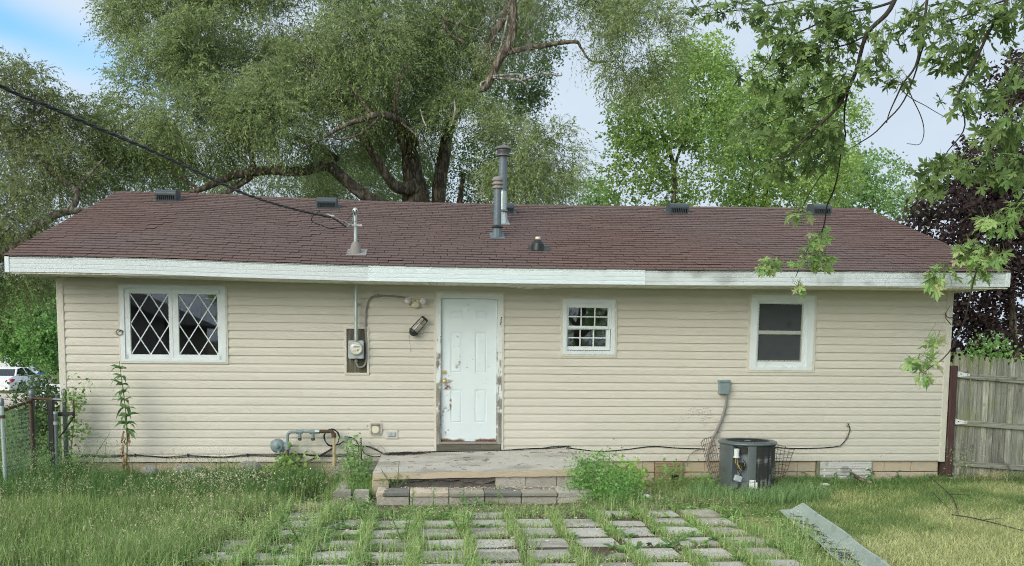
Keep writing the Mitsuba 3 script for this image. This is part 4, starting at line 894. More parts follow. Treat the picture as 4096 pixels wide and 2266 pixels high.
# ================================================================ chain link gate and posts on the left
def post(name, x, y, z1, r, m, label, cat, cap=True, zb=-.12, lean=(0, 0)):
    t = thing(name, label, cat)
    add('post', tube([(x, y, zb), (x + lean[0], y + lean[1], z1 - .075)], r, 14), m, t, smooth=40)
    if cap: add('cap', lathe([(r * 1.25, -.085), (r * 1.28, -.05), (r * 1.12, -.028), (r * .75, -.010), (r * .25, 0), (.0, .002)], 14, (x + lean[0], y + lean[1], z1)), 'm_galv_old', t, smooth=40)
    return t
hp = post('gate_post', -5.318, -.20, 1.292, .036, 'm_galv_old', 'grey domed gate post carrying the open chain link leaf', 'gate post')
for z in (1.10, .78, .42): add('hinge_clamp', cat_([lathe([(.044, -.022), (.044, .022)], 14, (-5.318, -.20, z)), box(-5.35, -5.285, -.27, -.22, z - .016, z + .016, .004)]), 'm_galv_old', hp)
lf = thing('chain_link_gate', 'open chain link gate leaf with rusty top rail', 'gate')
p0, p1 = np.array([-5.300, -.275, 0]), np.array([-5.335, -1.02, 0])
add('frame_upright', tube([p1 + [.0, 0, -.04], p1 + [-.012, 0, 1.15]], .026, 12), 'm_galv', lf, smooth=40)
add('upright_cap', lathe([(.032, -.02), (.033, .02), (.026, .05), (.010, .075), (.0, .078)], 12, p1 + [-.012, 0, 1.145]), 'm_galv_old', lf, smooth=40)
add('frame_upright', tube([p0 + [0, 0, -.05], p0 + [0, 0, 1.17]], .026, 12), 'm_rust', lf, smooth=40)
add('top_rail', tube([p0 + [0, 0, 1.135], p1 + [-.01, 0, 1.06]], .021, 10), 'm_rust', lf, smooth=40)
add('bottom_rail', tube([p0 + [0, 0, .02], p1 + [0, 0, .02]], .020, 10), 'm_galv_old', lf, smooth=40)
for t in (.25, .55, .85):
    c = p0 * (1 - t) + (p1 + [-.01, 0, 0]) * t; z = 1.135 * (1 - t) + 1.06 * t
    add('tie_wire', tube([c + [.026 * math.cos(a), .003 * a, z + .026 * math.sin(a)] for a in np.linspace(0, 6.3, 9)], .0035, 4), 'm_silver', lf)
for z in (.36, .72, .98): add('band', lathe([(.031, -.012), (.031, .012)], 12, p1 + [-.008, 0, z]), 'm_galv', lf)
add('latch_fork', cat_([tube([p1 + [-.01, -.01, .985], p1 + [-.06, -.05, .99], p1 + [-.11, -.06, .965]], .012, 6), lathe([(.036, -.02), (.036, .02)], 12, p1 + [-.01, 0, .985])]), 'm_rust', lf)
zig = []
W, Ht, pitch = float(np.linalg.norm((p1 - p0)[:2])), 1.04, .058
nW = int(W / (pitch / 2))
for k in range(nW + 1):
    pts_ = []
    for j in range(int(Ht / (pitch / 2)) + 1):
        t = (k + (j % 2)) * pitch / 2 / W
        if t > 1: t = 1
        c = p0 * (1 - t) + p1 * t
        pts_.append(c + [.003 * (1 if (j + k) % 2 else -1), 0, .03 + j * pitch / 2])
    if k % 1 == 0: zig.append(tube(pts_, .0021, 3, False))
add('chain_link_mesh', cat_(zig), 'm_galv_old', lf, kind='stuff')
p3 = post('gate_post', -4.890, -.22, 1.300, .028, 'm_galv_old', 'green grey domed post against the left house corner', 'gate post')
add('clamp', lathe([(.035, -.02), (.035, .02)], 12, (-4.89, -.22, 1.14)), 'm_galv_old', p3)
fr = thing('fence_rail', 'rusty horizontal rail between the two domed gate posts', 'rail')
add('rail', tube([(-5.29, -.22, 1.165), (-4.91, -.22, 1.150)], .019, 10), 'm_rust', fr, smooth=40)
add('end_sleeve', tube([(-5.03, -.22, 1.155), (-4.91, -.22, 1.150)], .022, 10), 'm_galv_old', fr, smooth=40)
bp = thing('steel_post', 'square black steel post between the gate posts', 'post')
add('post', box(-5.035, -4.965, -.42, -.35, -.1, 1.16, .006), 'm_black', bp)
tp = post('pipe_post', -4.905, -.50, 1.085, .023, 'm_galv_old', 'short plain grey pipe post in front of the domed post', 'post', cap=False)
add('clamp', lathe([(.029, -.02), (.029, .02)], 12, (-4.905, -.50, .86)), 'm_galv', tp)
add('pipe_rim', lathe([(.026, .98), (.027, 1.01), (.020, 1.012)], 14, (-4.905, -.50, .0)), 'm_galv', tp)
br = thing('steel_bracket', 'black steel bracket with diagonal brace by the gate posts', 'bracket')
add('arm', cat_([box(-4.900, -4.700, -.44, -.38, .945, 1.0, .006)]), 'm_black', br)
add('upright', tube([(-4.700, -.41, .93), (-4.702, -.41, 1.16)], .013, 6), 'm_rust', br)
add('brace', tube([(-4.698, -.41, .945), (-4.86, -.41, .71), (-4.91, -.41, .66)], .011, 6), 'm_black', br)

# ================================================================ wooden gate on the right
wg = thing('wooden_gate', 'weathered grey picket gate with pointed tops and mossy rails', 'gate')
def shear(m): v = np.asarray(m[0], float).copy(); v[:, 2] -= .073 * (v[:, 0] - 7.81); return v, m[1]
for i in range(20):
    x = 7.765 + i * .0985 + R1.uniform(-.003, .003)
    w = .090 + R1.uniform(-.003, .003); zt_ = 1.872 + R1.uniform(-.008, .008)
    z0 = -.01 + R1.uniform(-.02, .02)
    pk = prism([(x, z0), (x + w, z0), (x + w, zt_ - .105), (x + w * .66, zt_ - .004), (x + w * .5, zt_), (x + w * .34, zt_ - .004), (x, zt_ - .105)], .030 + .008 * R1.random(), .052 + .006 * R1.random())
    m = sub(pk, .5)
    add('picket', turn(shear(m), [0, 1, 0], R1.uniform(-.35, .35), (x, 0, 0)), 'm_wood_v', wg)
for z0, z1 in ((1.515, 1.600), (.818, .902), (.205, .285)):
    v, f = box(7.815, 9.75, -.012, .029, z0, z1, .006)
    add('rail', shear(sub((v, f), .4)), 'm_wood_h', wg)
for z in (1.575, .868):
    add('hinge', cat_([prism([(7.800, z - .042), (7.83, z - .044), (8.00, z - .028), (8.00, z - .002), (7.83, z + .040), (7.800, z + .042)], -.022, -.015), box(7.79, 7.815, -.03, -.012, z - .042, z + .042, .003)]), 'm_label_white', wg)
    for bx_, bz_ in ((7.862, z), (7.965, z - .012)): add('hinge_bolt', face_on(lathe([(.009, .0), (.009, .006), (.0, .008)], 8), (bx_, -.022, bz_)), 'm_black', wg)
mp = thing('wooden_post', 'maroon painted wooden post at the right house corner', 'post')
v, f = sub(box(7.690, 7.795, -.055, .055, -.15, 1.70, .010), .25)
add('post', rough((v, f), .012, 4, 91), 'm_maroon', mp)
add('second_post', rough(sub(box(7.66, 7.70, .06, .15, -.1, 1.66, .008), .3), .01, 4, 92), 'm_maroon', mp)
nm = thing('wire_netting', 'sagging fine wire netting fixed over the lower gate', 'wire netting')
net = []
def netp(u, v):
    top = .80 - .26 * u - .42 * u ** 3; bot = .24
    return (7.77 + .93 * u, -.030 - .03 * v, bot + (top - bot) * v)
for k in range(0, 34): net.append(tube([netp(min(1, max(0, k / 33 + .012 * (1 if j % 2 else -1))), j / 14) for j in range(15)], .0012, 3, False))
for j in range(0, 15): net.append(tube([netp(k / 20, j / 14) for k in range(21)], .0012, 3, False))
add('netting', cat_(net), 'm_boot_grey', nm, kind='stuff')

# ================================================================ small things on the lawn
def branchy(name, pts, r, label, cat, m='m_twig', twigs=()):
    t = thing(name, label, cat)
    add('stem', ptube(pts, r, 6, 6), m, t, smooth=60)
    for w in twigs: add('twig', ptube(w, [.006, .0025], 5, 4), m, t)
    return t
branchy('fallen_branch', [(7.22, -.36, .12), (6.89, -1.33, .09), (6.62, -2.03, .075), (6.42, -2.45, .06), (6.21, -2.87, .01)], [.005, .006, .007, .008, .009], 'thin dark fallen branch lying across the right lawn', 'branch', twigs=[[(6.70, -1.85, .08), (6.88, -2.02, .09)]])
branchy('fallen_branch', [(6.62, -1.60, .06), (6.42, -2.1, .05), (6.2, -2.7, .04)], [.006, .005, .003], 'short dark twig lying left of the long fallen branch', 'branch')
branchy('fallen_branch', [(6.03, -3.04, .035), (6.10, -3.3, .05), (6.17, -3.6, .05), (6.30, -4.0, .03)], [.006, .007, .006, .004], 'crooked dark branch sunk in the lawn at the right edge', 'branch', twigs=[[(6.13, -3.45, .05), (6.35, -3.5, .08)]])
branchy('fallen_branch', [(7.35, -.12, .02), (7.7, -.14, .03), (8.1, -.10, .035), (8.35, -.25, .02)], .020, 'grey stick lying along the foot of the wooden gate', 'branch', 'm_dead')
branchy('log_stub', [(6.22, -.05, .09), (6.30, -.22, .03), (6.40, -.36, .0)], [.030, .028, .024], 'short grey log leaning by the plank hatch', 'log', 'm_bark')
add('wood_chip', turn(box(5.44, 5.58, -.80, -.72, .03, .05, .004), [.2, .1, 1], 35, (5.51, -.76, .04)), 'm_plank_pale', label='pale piece of broken wood on the lawn near the hatch', cat='wood piece')
add('wood_chip', turn(box(5.15, 5.40, -1.10, -1.07, .05, .06, .003), [0, 0.1, 1], 20, (5.28, -1.08, .04)), 'm_plank_pale', label='thin pale wood splinter on the lawn', cat='wood piece')
def litter(name, x, y, s, label, cat, m, seed):
    r = np.random.default_rng(seed); g = trimesh.creation.icosphere(1, s); v = np.array(g.vertices) * (1 + .9 * (r.random((len(g.vertices), 1)) - .5)) * [1, 1, .55]
    return add(name, (v + [x, y, .035], np.array(g.faces)), m, label=label, cat=cat)
litter('paper_scrap', 2.77, -1.68, .055, 'crumpled white paper scrap in the weeds', 'litter', 'm_label_white', 3)
litter('red_scrap', 3.42, -.55, .05, 'small red scrap beside the air conditioner cables', 'litter', 'm_red', 4)

# ================================================================ beyond the left corner: drive, car, shed
def drape(poly, lift, step=1.5):
    x0, y0, x1, y1 = poly.bounds
    m = trimesh.creation.extrude_polygon(poly, .01, engine='earcut'); v, f = sub((np.array(m.vertices), np.array(m.faces)), step)
    v[:, 2] = gz(v[:, 0], v[:, 1]) + lift + (v[:, 2] > .005) * .002
    return v, f
add('driveway', drape(sg.Polygon([(-45, 38.9), (-18.5, 38.9), (-12.6, 18.6), (-45, 18.6)]), .09), 'm_drive', kind='structure')
cx0, cy0, cg = -23.15, 40.9, float(gz(-23.15, 40.9)) + .09
car = thing('parked_car', 'white sedan with red tail lights parked on the drive', 'car')
def C(x, y, z): return (cx0 + x, cy0 + y, cg + z)
# body side outline along the car (y backwards to front, z) for several half widths
low = [(-2.42, .42), (-2.46, .62), (-2.40, .86), (-1.95, .98), (-1.2, .98), (0, .95), (.75, .93), (1.6, .84), (2.2, .70), (2.42, .52), (2.40, .30)]
secs = []
for y, z in low:
    hw = .90 - .10 * max(0, (abs(y) - 1.7) / .75) ** 2
    secs.append([C(sx * hw * k, y, zz) for sx, k, zz in ((-1, .93, .24), (-1, 1.0, .50), (-1, .98, z - .16), (-1, .88, z), (1, .88, z), (1, .98, z - .16), (1, 1.0, .50), (1, .93, .24))])
add('body', loft(secs), 'm_car', car, smooth=38)
roofl = [(-1.75, .95, .80), (-1.10, 1.33, .60), (-.35, 1.405, .585), (.30, 1.36, .60), (1.05, .92, .80)]
add('roof', loft([[C(-w, y, z), C(-w * .8, y, z + .028), C(w * .8, y, z + .028), C(w, y, z)] for y, z, w in roofl[1:4]]), 'm_car', car, smooth=38)
for sx in (-1, 1):
    add('pillar', tube([C(sx * .80, -1.75, .96), C(sx * .61, -1.12, 1.34)], .05, 6), 'm_car', car)
    add('pillar', tube([C(sx * .80, 1.05, .93), C(sx * .60, .30, 1.365)], .04, 6), 'm_car', car)
    add('pillar', tube([C(sx * .80, -.25, .95), C(sx * .60, -.28, 1.39)], .035, 6), 'm_car', car)
    add('side_window', (np.array([C(sx * .815, -1.35, .97), C(sx * .815, .85, .96), C(sx * .615, .22, 1.35), C(sx * .615, -.95, 1.345)]), np.array([[0, 1, 2], [0, 2, 3]])), 'm_dark_glass', car)
    add('tail_light', cat_([prism([(0, 0), (.22, .02), (.30, .10), (.05, .17)], 0, .05)]) if False else loft([[C(sx * .86, -2.35, .64), C(sx * .55, -2.475, .66), C(sx * .60, -2.46, .78), C(sx * .86, -2.30, .84)], [C(sx * .90, -2.05, .76), C(sx * .60, -2.40, .70), C(sx * .62, -2.40, .76), C(sx * .90, -2.05, .82)]]), 'm_red', car)
    for yw in (-1.38, 1.38):
        w = lathe([(.0, -.09), (.20, -.10), (.31, -.10), (.33, -.06), (.33, .06), (.31, .10), (.20, .10), (.0, .09)], 24)
        rr = np.stack([w[0][:, 2], w[0][:, 0], w[0][:, 1]], 1) + np.array(C(sx * .80, yw, .33))
        wk = add('wheel', (rr, w[1]), 'm_tyre', car, smooth=40)
        h = lathe([(.0, .02), (.19, .03), (.21, .0), (.21, -.02)], 16)
        add('hub_cap', (np.stack([sx * (h[0][:, 2] + .085), h[0][:, 0], h[0][:, 1]], 1) + np.array(C(sx * .80, yw, .33)), h[1]), 'm_silver', wk)
add('rear_window', (np.array([C(-.74, -1.70, .99), C(.74, -1.70, .99), C(.56, -1.14, 1.32), C(-.56, -1.14, 1.32)]), np.array([[0, 1, 2], [0, 2, 3]])), 'm_dark_glass', car)
add('windscreen', (np.array([C(-.74, 1.02, .95), C(.74, 1.02, .95), C(.57, .32, 1.36), C(-.57, .32, 1.36)]), np.array([[0, 1, 2], [0, 2, 3]])), 'm_dark_glass', car)
add('underside', box(cx0 - .8, cx0 + .8, cy0 - 2.2, cy0 + 2.2, cg + .18, cg + .30), 'm_black', car)

sh = thing('shed', 'small white gabled shed with double windows behind the car', 'shed')
sx_, sy_, sg_ = -32.66, 62.0, float(gz(-32.66, 62.0))
add('wall', prism(sg.Polygon([(sx_ - 1.12, sg_ - .1), (sx_ + 1.12, sg_ - .1), (sx_ + 1.12, .27), (sx_, .66), (sx_ - 1.12, .27)]), sy_, sy_ + 2.5), 'm_shed_grey', sh)
for s in (-1, 1):
    P = [(sx_, .74), (sx_ + s * 1.26, .245), (sx_ + s * 1.26, .185), (sx_, .68)]
    add('roof_slope', prism(P, sy_ - .12, sy_ + 2.6), 'm_fascia_new', sh)
    wn = add('window', cat_(ring_frame(sx_ + s * .48 - .40, sx_ + s * .48 + .40, -.95, .10, .06, sy_ - .05, sy_)), 'm_fascia_new', sh)
    add('pane', box(sx_ + s * .48 - .36, sx_ + s * .48 + .36, sy_ - .02, sy_ - .01, -.92, .06), 'm_meter', wn)
    add('glazing_bar', box(sx_ + s * .48 - .02, sx_ + s * .48 + .02, sy_ - .04, sy_ - .02, -.92, .06), 'm_fascia_new', wn)
add('gable_panel', prism([(sx_ - .8, .30), (sx_ + .8, .30), (sx_, .57)], sy_ - .02, sy_ - .004), 'm_meter', sh)
add('gable_vent', box(sx_ - .1, sx_ + .1, sy_ - .04, sy_ - .02, .34, .48), 'm_fascia_new', sh)
vn = thing('van', 'white van partly seen right of the shed', 'van')
vg = float(gz(-30.4, 58))
add('body', prism([(-31.9, vg + .35), (-29.25, vg + .35), (-29.25, -.55), (-29.6, -.42), (-29.86, .12), (-30.0, .28), (-31.9, .28)], 58, 59.8), 'm_car', vn)
add('side_window', box(-30.35, -29.85, 57.97, 58, -.35, .05), 'm_dark_glass', vn)
add('marker_light', box(-30.2, -29.98, 57.93, 57.97, -.50, -.36), 'm_red', vn)
for x in (-31.3, -29.7): add('wheel', tube([(x, 57.95, vg + .35), (x, 58.2, vg + .35)], .34, 16), 'm_tyre', vn)
bl = thing('blue_canopy', 'bright blue domed canopy above the little picket fence', 'canopy')
add('dome', loft([[(-25.56 + .29 * r * math.cos(a), 50.6 + .29 * r * math.sin(a), -.30 + h) for a in np.linspace(0, 2 * np.pi, 20, endpoint=False)] for r, h in ((1, 0), (1.0, .04), (.8, .10), (.4, .14), (.02, .15))]), 'm_blue', bl, smooth=40)
add('pole', tube([(-25.56, 50.6, -1.35), (-25.56, 50.6, -.2)], .03, 8), 'm_galv', bl)
pf = thing('picket_fence', 'low pale picket fence beyond the parked car', 'fence')
for i in range(12): add('picket', box(-26.0 + i * .115, -25.93 + i * .115, 50.1, 50.12, -1.36, -.36 - .02 * (i % 2), .004), 'm_plank_pale', pf)
for z in (-1.1, -.6): add('rail', box(-26.05, -24.6, 50.122, 50.15, z, z + .07), 'm_plank_pale', pf)
tl = thing('garden_arbour', 'pale wooden arbour with two posts and flat top', 'arbour')
add('post', box(-25.04, -24.92, 50.3, 50.42, -1.36, .42, .01), 'm_plank_pale', tl); add('post', box(-23.9, -23.8, 50.3, 50.42, -1.36, .42, .01), 'm_plank_pale', tl)
add('top_beam', box(-25.2, -23.6, 50.25, 50.47, .40, .52, .01), 'm_plank_pale', tl); add('cross_beam', box(-24.3, -24.2, 50.2, 51.2, .52, .60), 'm_plank_pale', tl)
pn = thing('white_panel', 'low white board fence panel between car and house corner', 'fence panel')
add('board', box(-18.6, -17.65, 33.0, 33.06, -.88, -.17, .01), 'm_fascia_new', pn); add('board', box(-17.6, -16.9, 33.0, 33.06, -.88, -.19, .01), 'm_fascia_new', pn)
g = trimesh.creation.icosphere(3, 1.0); v = np.array(g.vertices) * [.62, .5, .42] + [-15.9, 27.6, -.72]
add('gravel_mound', rough((v, np.array(g.faces)), .25, 2.2, 12), 'm_rock', smooth=True, label='grey mound of gravel beside the white panel', cat='mound')
# rocks along the foundation
for i, (x, y, z, a, b, c, lab) in enumerate(((-3.76, -.36, .19, .11, .10, .08, 'small pale rock half buried in grass under the siding'), (-3.23, -.42, .19, .21, .14, .10, 'wide grey rock in the grass under the siding'), (-3.08, -.80, .10, .18, .12, .11, 'low grey rock in front of the wide rock'), (-2.44, -.33, .22, .16, .12, .13, 'rounded grey rock left of the gas regulator'))):
    g = trimesh.creation.icosphere(3, 1.0)
    add('rock', rough((np.array(g.vertices) * [a, b, c] + [x, y, z], np.array(g.faces)), .12, 6, 20 + i), 'm_rock', smooth=True, label=lab, cat='rock')

# ================================================================ what the windows mirror, behind the camera
nb = thing('neighbour_house', 'brown roofed house across the yard behind the viewer', 'house')
add('wall', prism([(-22, -.1), (-11.9, -.1), (-11.9, 2.8), (-16.9, 5.0), (-22, 2.8)], -38, -30), 'm_boot_grey', nb)
for s in (-1, 1): add('roof_slope', prism([(-16.95, 5.2), (-16.95 + s * 5.6, 2.72), (-16.95 + s * 5.6, 2.60), (-16.95, 5.0)], -38.4, -29.6), 'm_slate', nb)

# ================================================================ foliage
def unit(v): return v / (np.linalg.norm(v, axis=-1, keepdims=True) + 1e-9)
def leaf_quads(P, D, S, L, W, fold=.15):
    """One folded diamond leaf per row: base P, direction D, side S."""
    L, W = np.broadcast_to(L, len(P))[:, None], np.broadcast_to(W, len(P))[:, None]
    N = unit(np.cross(D, S)); m = P + D * L * .42
    v = np.stack([P, m + S * W * .5 + N * W * fold, P + D * L, m - S * W * .5 + N * W * fold], 1).reshape(-1, 3)
    b = (np.arange(len(P)) * 4)[:, None]
    return v, np.vstack([b + [0, 1, 2], b + [0, 2, 3]])
def living(c):
    """Reflected plus transmitted share of a leaf, from a palette of leaf colours."""
    c = np.asarray(c); g = c @ [.35, .5, .15]
    return 2.05 * (c * .82 + g[..., None] * .18)
def tint(n, per, pal, r, spread=.18):
    """A colour per leaf: a palette mix per twig and a little of its own."""
    pal = living(np.array(pal)); t = r.random(n)[:, None]; k = r.integers(0, len(pal), n), r.integers(0, len(pal), n)
    c = np.repeat(pal[k[0]] * t + pal[k[1]] * (1 - t), per, 0)
    return c * (1 + spread * r.standard_normal((len(c), 1)).clip(-2, 2))
def in_clumps(clumps, dens, r, gate=.0, freq=1.0, seed=0, hollow=.35):
    P, O = [], []
    for x, y, z, rx, rz in clumps:
        n = max(3, int(dens * math.pi * rx * rz))
        u = unit(r.standard_normal((n, 3))); q = (hollow + (1 - hollow) * r.random(n)) ** .55
        a = np.array([rx, .45 * (rx + rz), rz])
        P.append(np.array([x, y, z]) + u * q[:, None] * a); O.append(unit(u / a))
    P, O = np.vstack(P), np.vstack(O)
    if gate:
        k = meshkit.fbm(P * freq, 3, seed) > gate
        P, O = P[k], O[k]
    return P, O
def crown_willow(clumps, dens, pal, r, leaf=(.085, .125), w=.027, per=12, tw=(.35, .8), gate=.36, freq=.9, seed=1, droop=.55):
    P, O = in_clumps(clumps, dens, r, gate, freq, seed)
    n = len(P); d0 = unit(O * .75 + [0, 0, .12] + .55 * r.standard_normal((n, 3)))
    ln = r.uniform(*tw, n); t = (np.arange(per) + .5) / per
    q = P[:, None] + d0[:, None] * (ln[:, None] * t)[..., None] + np.array([0, 0, -1.0]) * (droop * ln[:, None] * t ** 2)[..., None]
    tg = unit(d0[:, None] + np.array([0, 0, -2 * droop]) * t[None, :, None] + np.zeros((n, per, 3)))
    rnd = unit(r.standard_normal((n, per, 3))); side = unit(np.cross(tg, rnd))
    D = unit(tg * .8 + side * .75 + [0, 0, -.15]); S = unit(np.cross(D, unit(r.standard_normal((n, per, 3)) + [0, 0, .8])))
    m = n * per
    v, f = leaf_quads(q.reshape(m, 3), D.reshape(m, 3), S.reshape(m, 3), r.uniform(*leaf, m), w * r.uniform(.75, 1.25, m))
    return (v, f), np.repeat(tint(n, per, pal, r), 4, 0), (P, d0, ln)
def crown_broad(clumps, dens, pal, r, leaf=(.07, .13), ratio=.8, per=9, tw=.32, gate=.42, freq=.9, seed=1, droop=.35):
    P, O = in_clumps(clumps, dens, r, gate, freq, seed)
    n = len(P); d0 = unit(O * .7 + [0, 0, .2] + .6 * r.standard_normal((n, 3)))
    t = r.random((n, per)) ** .6
    q = P[:, None] + d0[:, None] * (tw * t)[..., None] + .07 * r.standard_normal((n, per, 3))
    D = unit(d0[:, None] * .5 + r.standard_normal((n, per, 3)) * .7 + [0, 0, -droop]); S = unit(np.cross(D, unit(r.standard_normal((n, per, 3)) * .6 + [0, 0, 1])))
    m = n * per; L = r.uniform(*leaf, m)
    v, f = leaf_quads(q.reshape(m, 3), D.reshape(m, 3), S.reshape(m, 3), L, L * ratio * r.uniform(.8, 1.2, m), .18)
    return (v, f), np.repeat(tint(n, per, pal, r), 4, 0), (P, d0, np.full(n, tw))
def twig_mesh(tw, r, n, rad=.006, droop=.5, scale=1.6):
    P, d, L = tw; k = r.choice(len(P), min(n, len(P)), replace=False); out = []
    for i in k:
        l = L[i] * scale; b = P[i] - d[i] * l * .6
        out.append(tube([b, P[i] - d[i] * l * .1 + .05 * l * r.standard_normal(3), P[i] + d[i] * l * .45 + [0, 0, -droop * l * .2]], [rad, rad * .7, rad * .35], 3, False))
    return cat_(out)
def limbs(t, L, m, names=('trunk', 'limb'), sides=12, jit=.10):
    for i, pts in enumerate(L):
        p = smooth_path(np.array(pts), 7); rr = p[:, 3:4]
        q = p[:, :3] + jit * rr * np.stack([meshkit.noise(np.c_[p[:, :3] * 1.7 + k * 9, ][:, :3]) - .5 for k in range(3)], 1) * 4
        add(names[0] if i == 0 else names[1], tube(q, np.maximum(p[:, 3], .004) * (1 + .12 * (meshkit.noise(p[:, :3] * 2.3) - .5)), sides if p[0, 3] > .05 else 6), m, t, smooth=60)
def tree(name, label, L, m, crown, tw=None, ntw=0, rad=.006, jit=.10, tm='m_twig', group=None):
    t = thing(name, label, 'tree', group)
    if L: limbs(t, L, m, jit=jit)
    add('crown', crown[0], 'm_leaf', t, color=np.clip(crown[1], .005, .9), kind='stuff')
    if ntw: add('twigs', twig_mesh(crown[2], np.random.default_rng(3), ntw, rad), tm, t, kind='stuff')
    return t
WILLOW_CLUMPS = [(-7.09, 13.57, 10.51, 1.62, 1.18), (-5.15, 14.46, 11.1, 2.02, 1.34), (-2.37, 13.16, 10.66, 2.15, 1.4), (-0.02, 15.04, 11.38, 2.09, 1.51), (-6.81, 12.36, 8.62, 1.45, 1.24), (-5.16, 13.23, 8.71, 1.83, 1.4), (-2.9, 11.99, 8.46, 1.86, 1.34), (-1.13, 13.93, 9.35, 1.68, 1.34), (0.54, 13.84, 9.92, 1.23, 1.23), (-7.53, 12.3, 7.38, 1.14, 1.03), (-6.02, 13.19, 7.52, 1.51, 0.86), (-3.92, 12, 7.57, 1.55, 0.93), (-2.56, 14.95, 8.12, 1.51, 1.16), (-1.56, 17.85, 7.66, 1.29, 1.03), (0.74, 12.61, 7.8, 1.08, 0.97), (2.15, 11.38, 6.86, 0.93, 1.03), (3.18, 11.28, 6.77, 0.83, 0.93), (4.11, 13.64, 11.19, 1.68, 1.01), (5.67, 12.4, 10.2, 1.29, 1.29), (5.99, 12.23, 8.81, 0.75, 0.97), (-7.73, 12.21, 6.25, 0.83, 0.62), (-7.6, 14.25, 6.61, 0.9, 0.56), (-5.93, 18.17, 6.97, 1.55, 0.45), (-4.27, 19.06, 7.29, 1.34, 0.53), (-0.73, 15.82, 8.36, 1.45, 0.84), (-8.06, 13.69, 10.82, 0.75, 0.43), (2.03, 15.89, 11.63, 1.33, 0.72), (-6.24, 13.68, 12.45, 2.15, 1.29), (-3.02, 13.42, 12.69, 2.48, 1.29), (0.43, 14.16, 13.16, 2.46, 1.34), (4.11, 13.82, 13.08, 2.24, 1.23), (2.78, 13.3, 6.38, 1.34, 0.56), (1.88, 13.53, 7.93, 0.78, 0.67), (-2.76, 19.93, 7.2, 1.65, 0.55), (-5.66, 11.83, 9.4, 1.21, 0.91), (-3.44, 11.62, 9.32, 1.32, 1.01), (-1.63, 11.48, 9.54, 1.21, 0.91), (-3.96, 10.98, 7.48, 1.19, 0.79), (-5.93, 11.17, 7.56, 1.09, 0.79)]
LEFT_WILLOW_CLUMPS = [(-9.73, 10.49, 7.47, 0.76, 0.76), (-9.19, 11.41, 6.99, 0.99, 0.99), (-9.64, 10.37, 6.24, 0.95, 0.95), (-8.86, 12.34, 6.44, 1.03, 0.83), (-9.38, 9.2, 4.79, 0.72, 0.81), (-9.92, 10.14, 3.6, 0.95, 0.76), (-9.48, 11.31, 5.65, 0.99, 0.69), (-10.51, 12.3, 4.57, 0.83, 0.62), (-11.34, 10.56, 6.7, 1.42, 1.42), (-11.33, 10.34, 4.34, 1.42, 1.42), (-10.41, 13.25, 4.05, 0.65, 0.75), (-8.98, 10.29, 6.06, 0.85, 0.66), (-9.35, 10.43, 7.19, 0.57, 0.57), (-8.92, 12.43, 7.37, 0.72, 0.72), (-8.91, 13.52, 8.24, 0.43, 0.54), (-9.5, 10.53, 8.04, 0.38, 0.43), (-9.97, 10.59, 8.22, 0.47, 0.38)]
LOW_GREEN_CLUMPS = [(-25, 45.69, 2.54, 1.69, 1.45), (-22.48, 43.49, 3, 1.4, 1.63), (-26.27, 50.01, 4.39, 2.33, 1.29), (-23.65, 47.8, 4.82, 1.25, 1.5), (-25.02, 44.82, 3.94, 1.42, 1.42), (-22.36, 43.32, 1.38, 0.93, 0.93), (-22.35, 45.34, 1.37, 0.96, 1.45), (-27.14, 51.81, 1.28, 1.6, 0.93)]
DARK_MAPLE_CLUMPS = [(1.4, 20.64, 7.97, 1.42, 1.28), (0.42, 21.68, 7.42, 1.32, 0.88), (2.11, 20.52, 7.42, 1.28, 0.99), (3.48, 21.87, 12.26, 1.03, 1.61), (3.92, 21.93, 13.28, 1.03, 1.03), (2.9, 21.82, 11.23, 1.03, 1.03), (2.25, 20.61, 8.55, 0.85, 0.99), (-2.79, 24.04, 8.02, 2.17, 0.93), (3.63, 21.74, 11.09, 0.73, 0.88), (-5.88, 24.3, 7.83, 2.48, 0.78), (-1.25, 23.92, 8.19, 1.55, 0.93), (-9.74, 24.65, 7.8, 2.48, 0.78)]
MAPLE_CLUMPS = [(7.19, 17.21, 9.29, 1.1, 1.16), (9.03, 18.17, 10.48, 1.2, 1.34), (6.68, 17.11, 7.74, 0.9, 1.03), (8.48, 16.99, 8.14, 1.42, 1.16), (7.84, 16.95, 7.11, 1.16, 0.65), (6.64, 18.05, 7, 0.8, 0.47), (6.29, 17.28, 9.15, 0.52, 0.65), (8.49, 19.32, 11.43, 0.83, 0.83), (9.29, 18.25, 11.54, 0.67, 0.8), (9.43, 18.02, 9.28, 1.2, 1.07)]
MAPLE_CLUMPS_B = [(11.94, 20.89, 10.01, 1.61, 1.76), (13.8, 21.81, 10.86, 1.66, 1.96), (11.6, 19.73, 8.07, 1.56, 1.14), (13.84, 20.58, 8.57, 1.61, 1.32), (11.36, 21.12, 11.9, 1.03, 1.03), (13.19, 22.03, 12.51, 1.21, 1.21), (15.89, 22.59, 10.36, 0.93, 1.55), (13.41, 20.52, 7.54, 1.76, 0.66), (15.89, 22.42, 8.66, 0.78, 1.09), (10.75, 19.75, 7.5, 1.14, 0.71)]
MAPLE_CLUMPS_C = [(20.25, 31.21, 9.76, 1.36, 1.16), (22.28, 32.1, 10.35, 1.19, 0.99), (21.99, 30.99, 9.01, 1.16, 0.78), (22.26, 29.96, 9.05, 0.76, 0.66), (21.1, 32.26, 10.93, 0.79, 0.79), (24.45, 31.81, 9.38, 0.79, 0.79), (7.71, 32.28, 9.06, 1.16, 0.58), (8.86, 33.23, 9.63, 0.79, 0.79)]
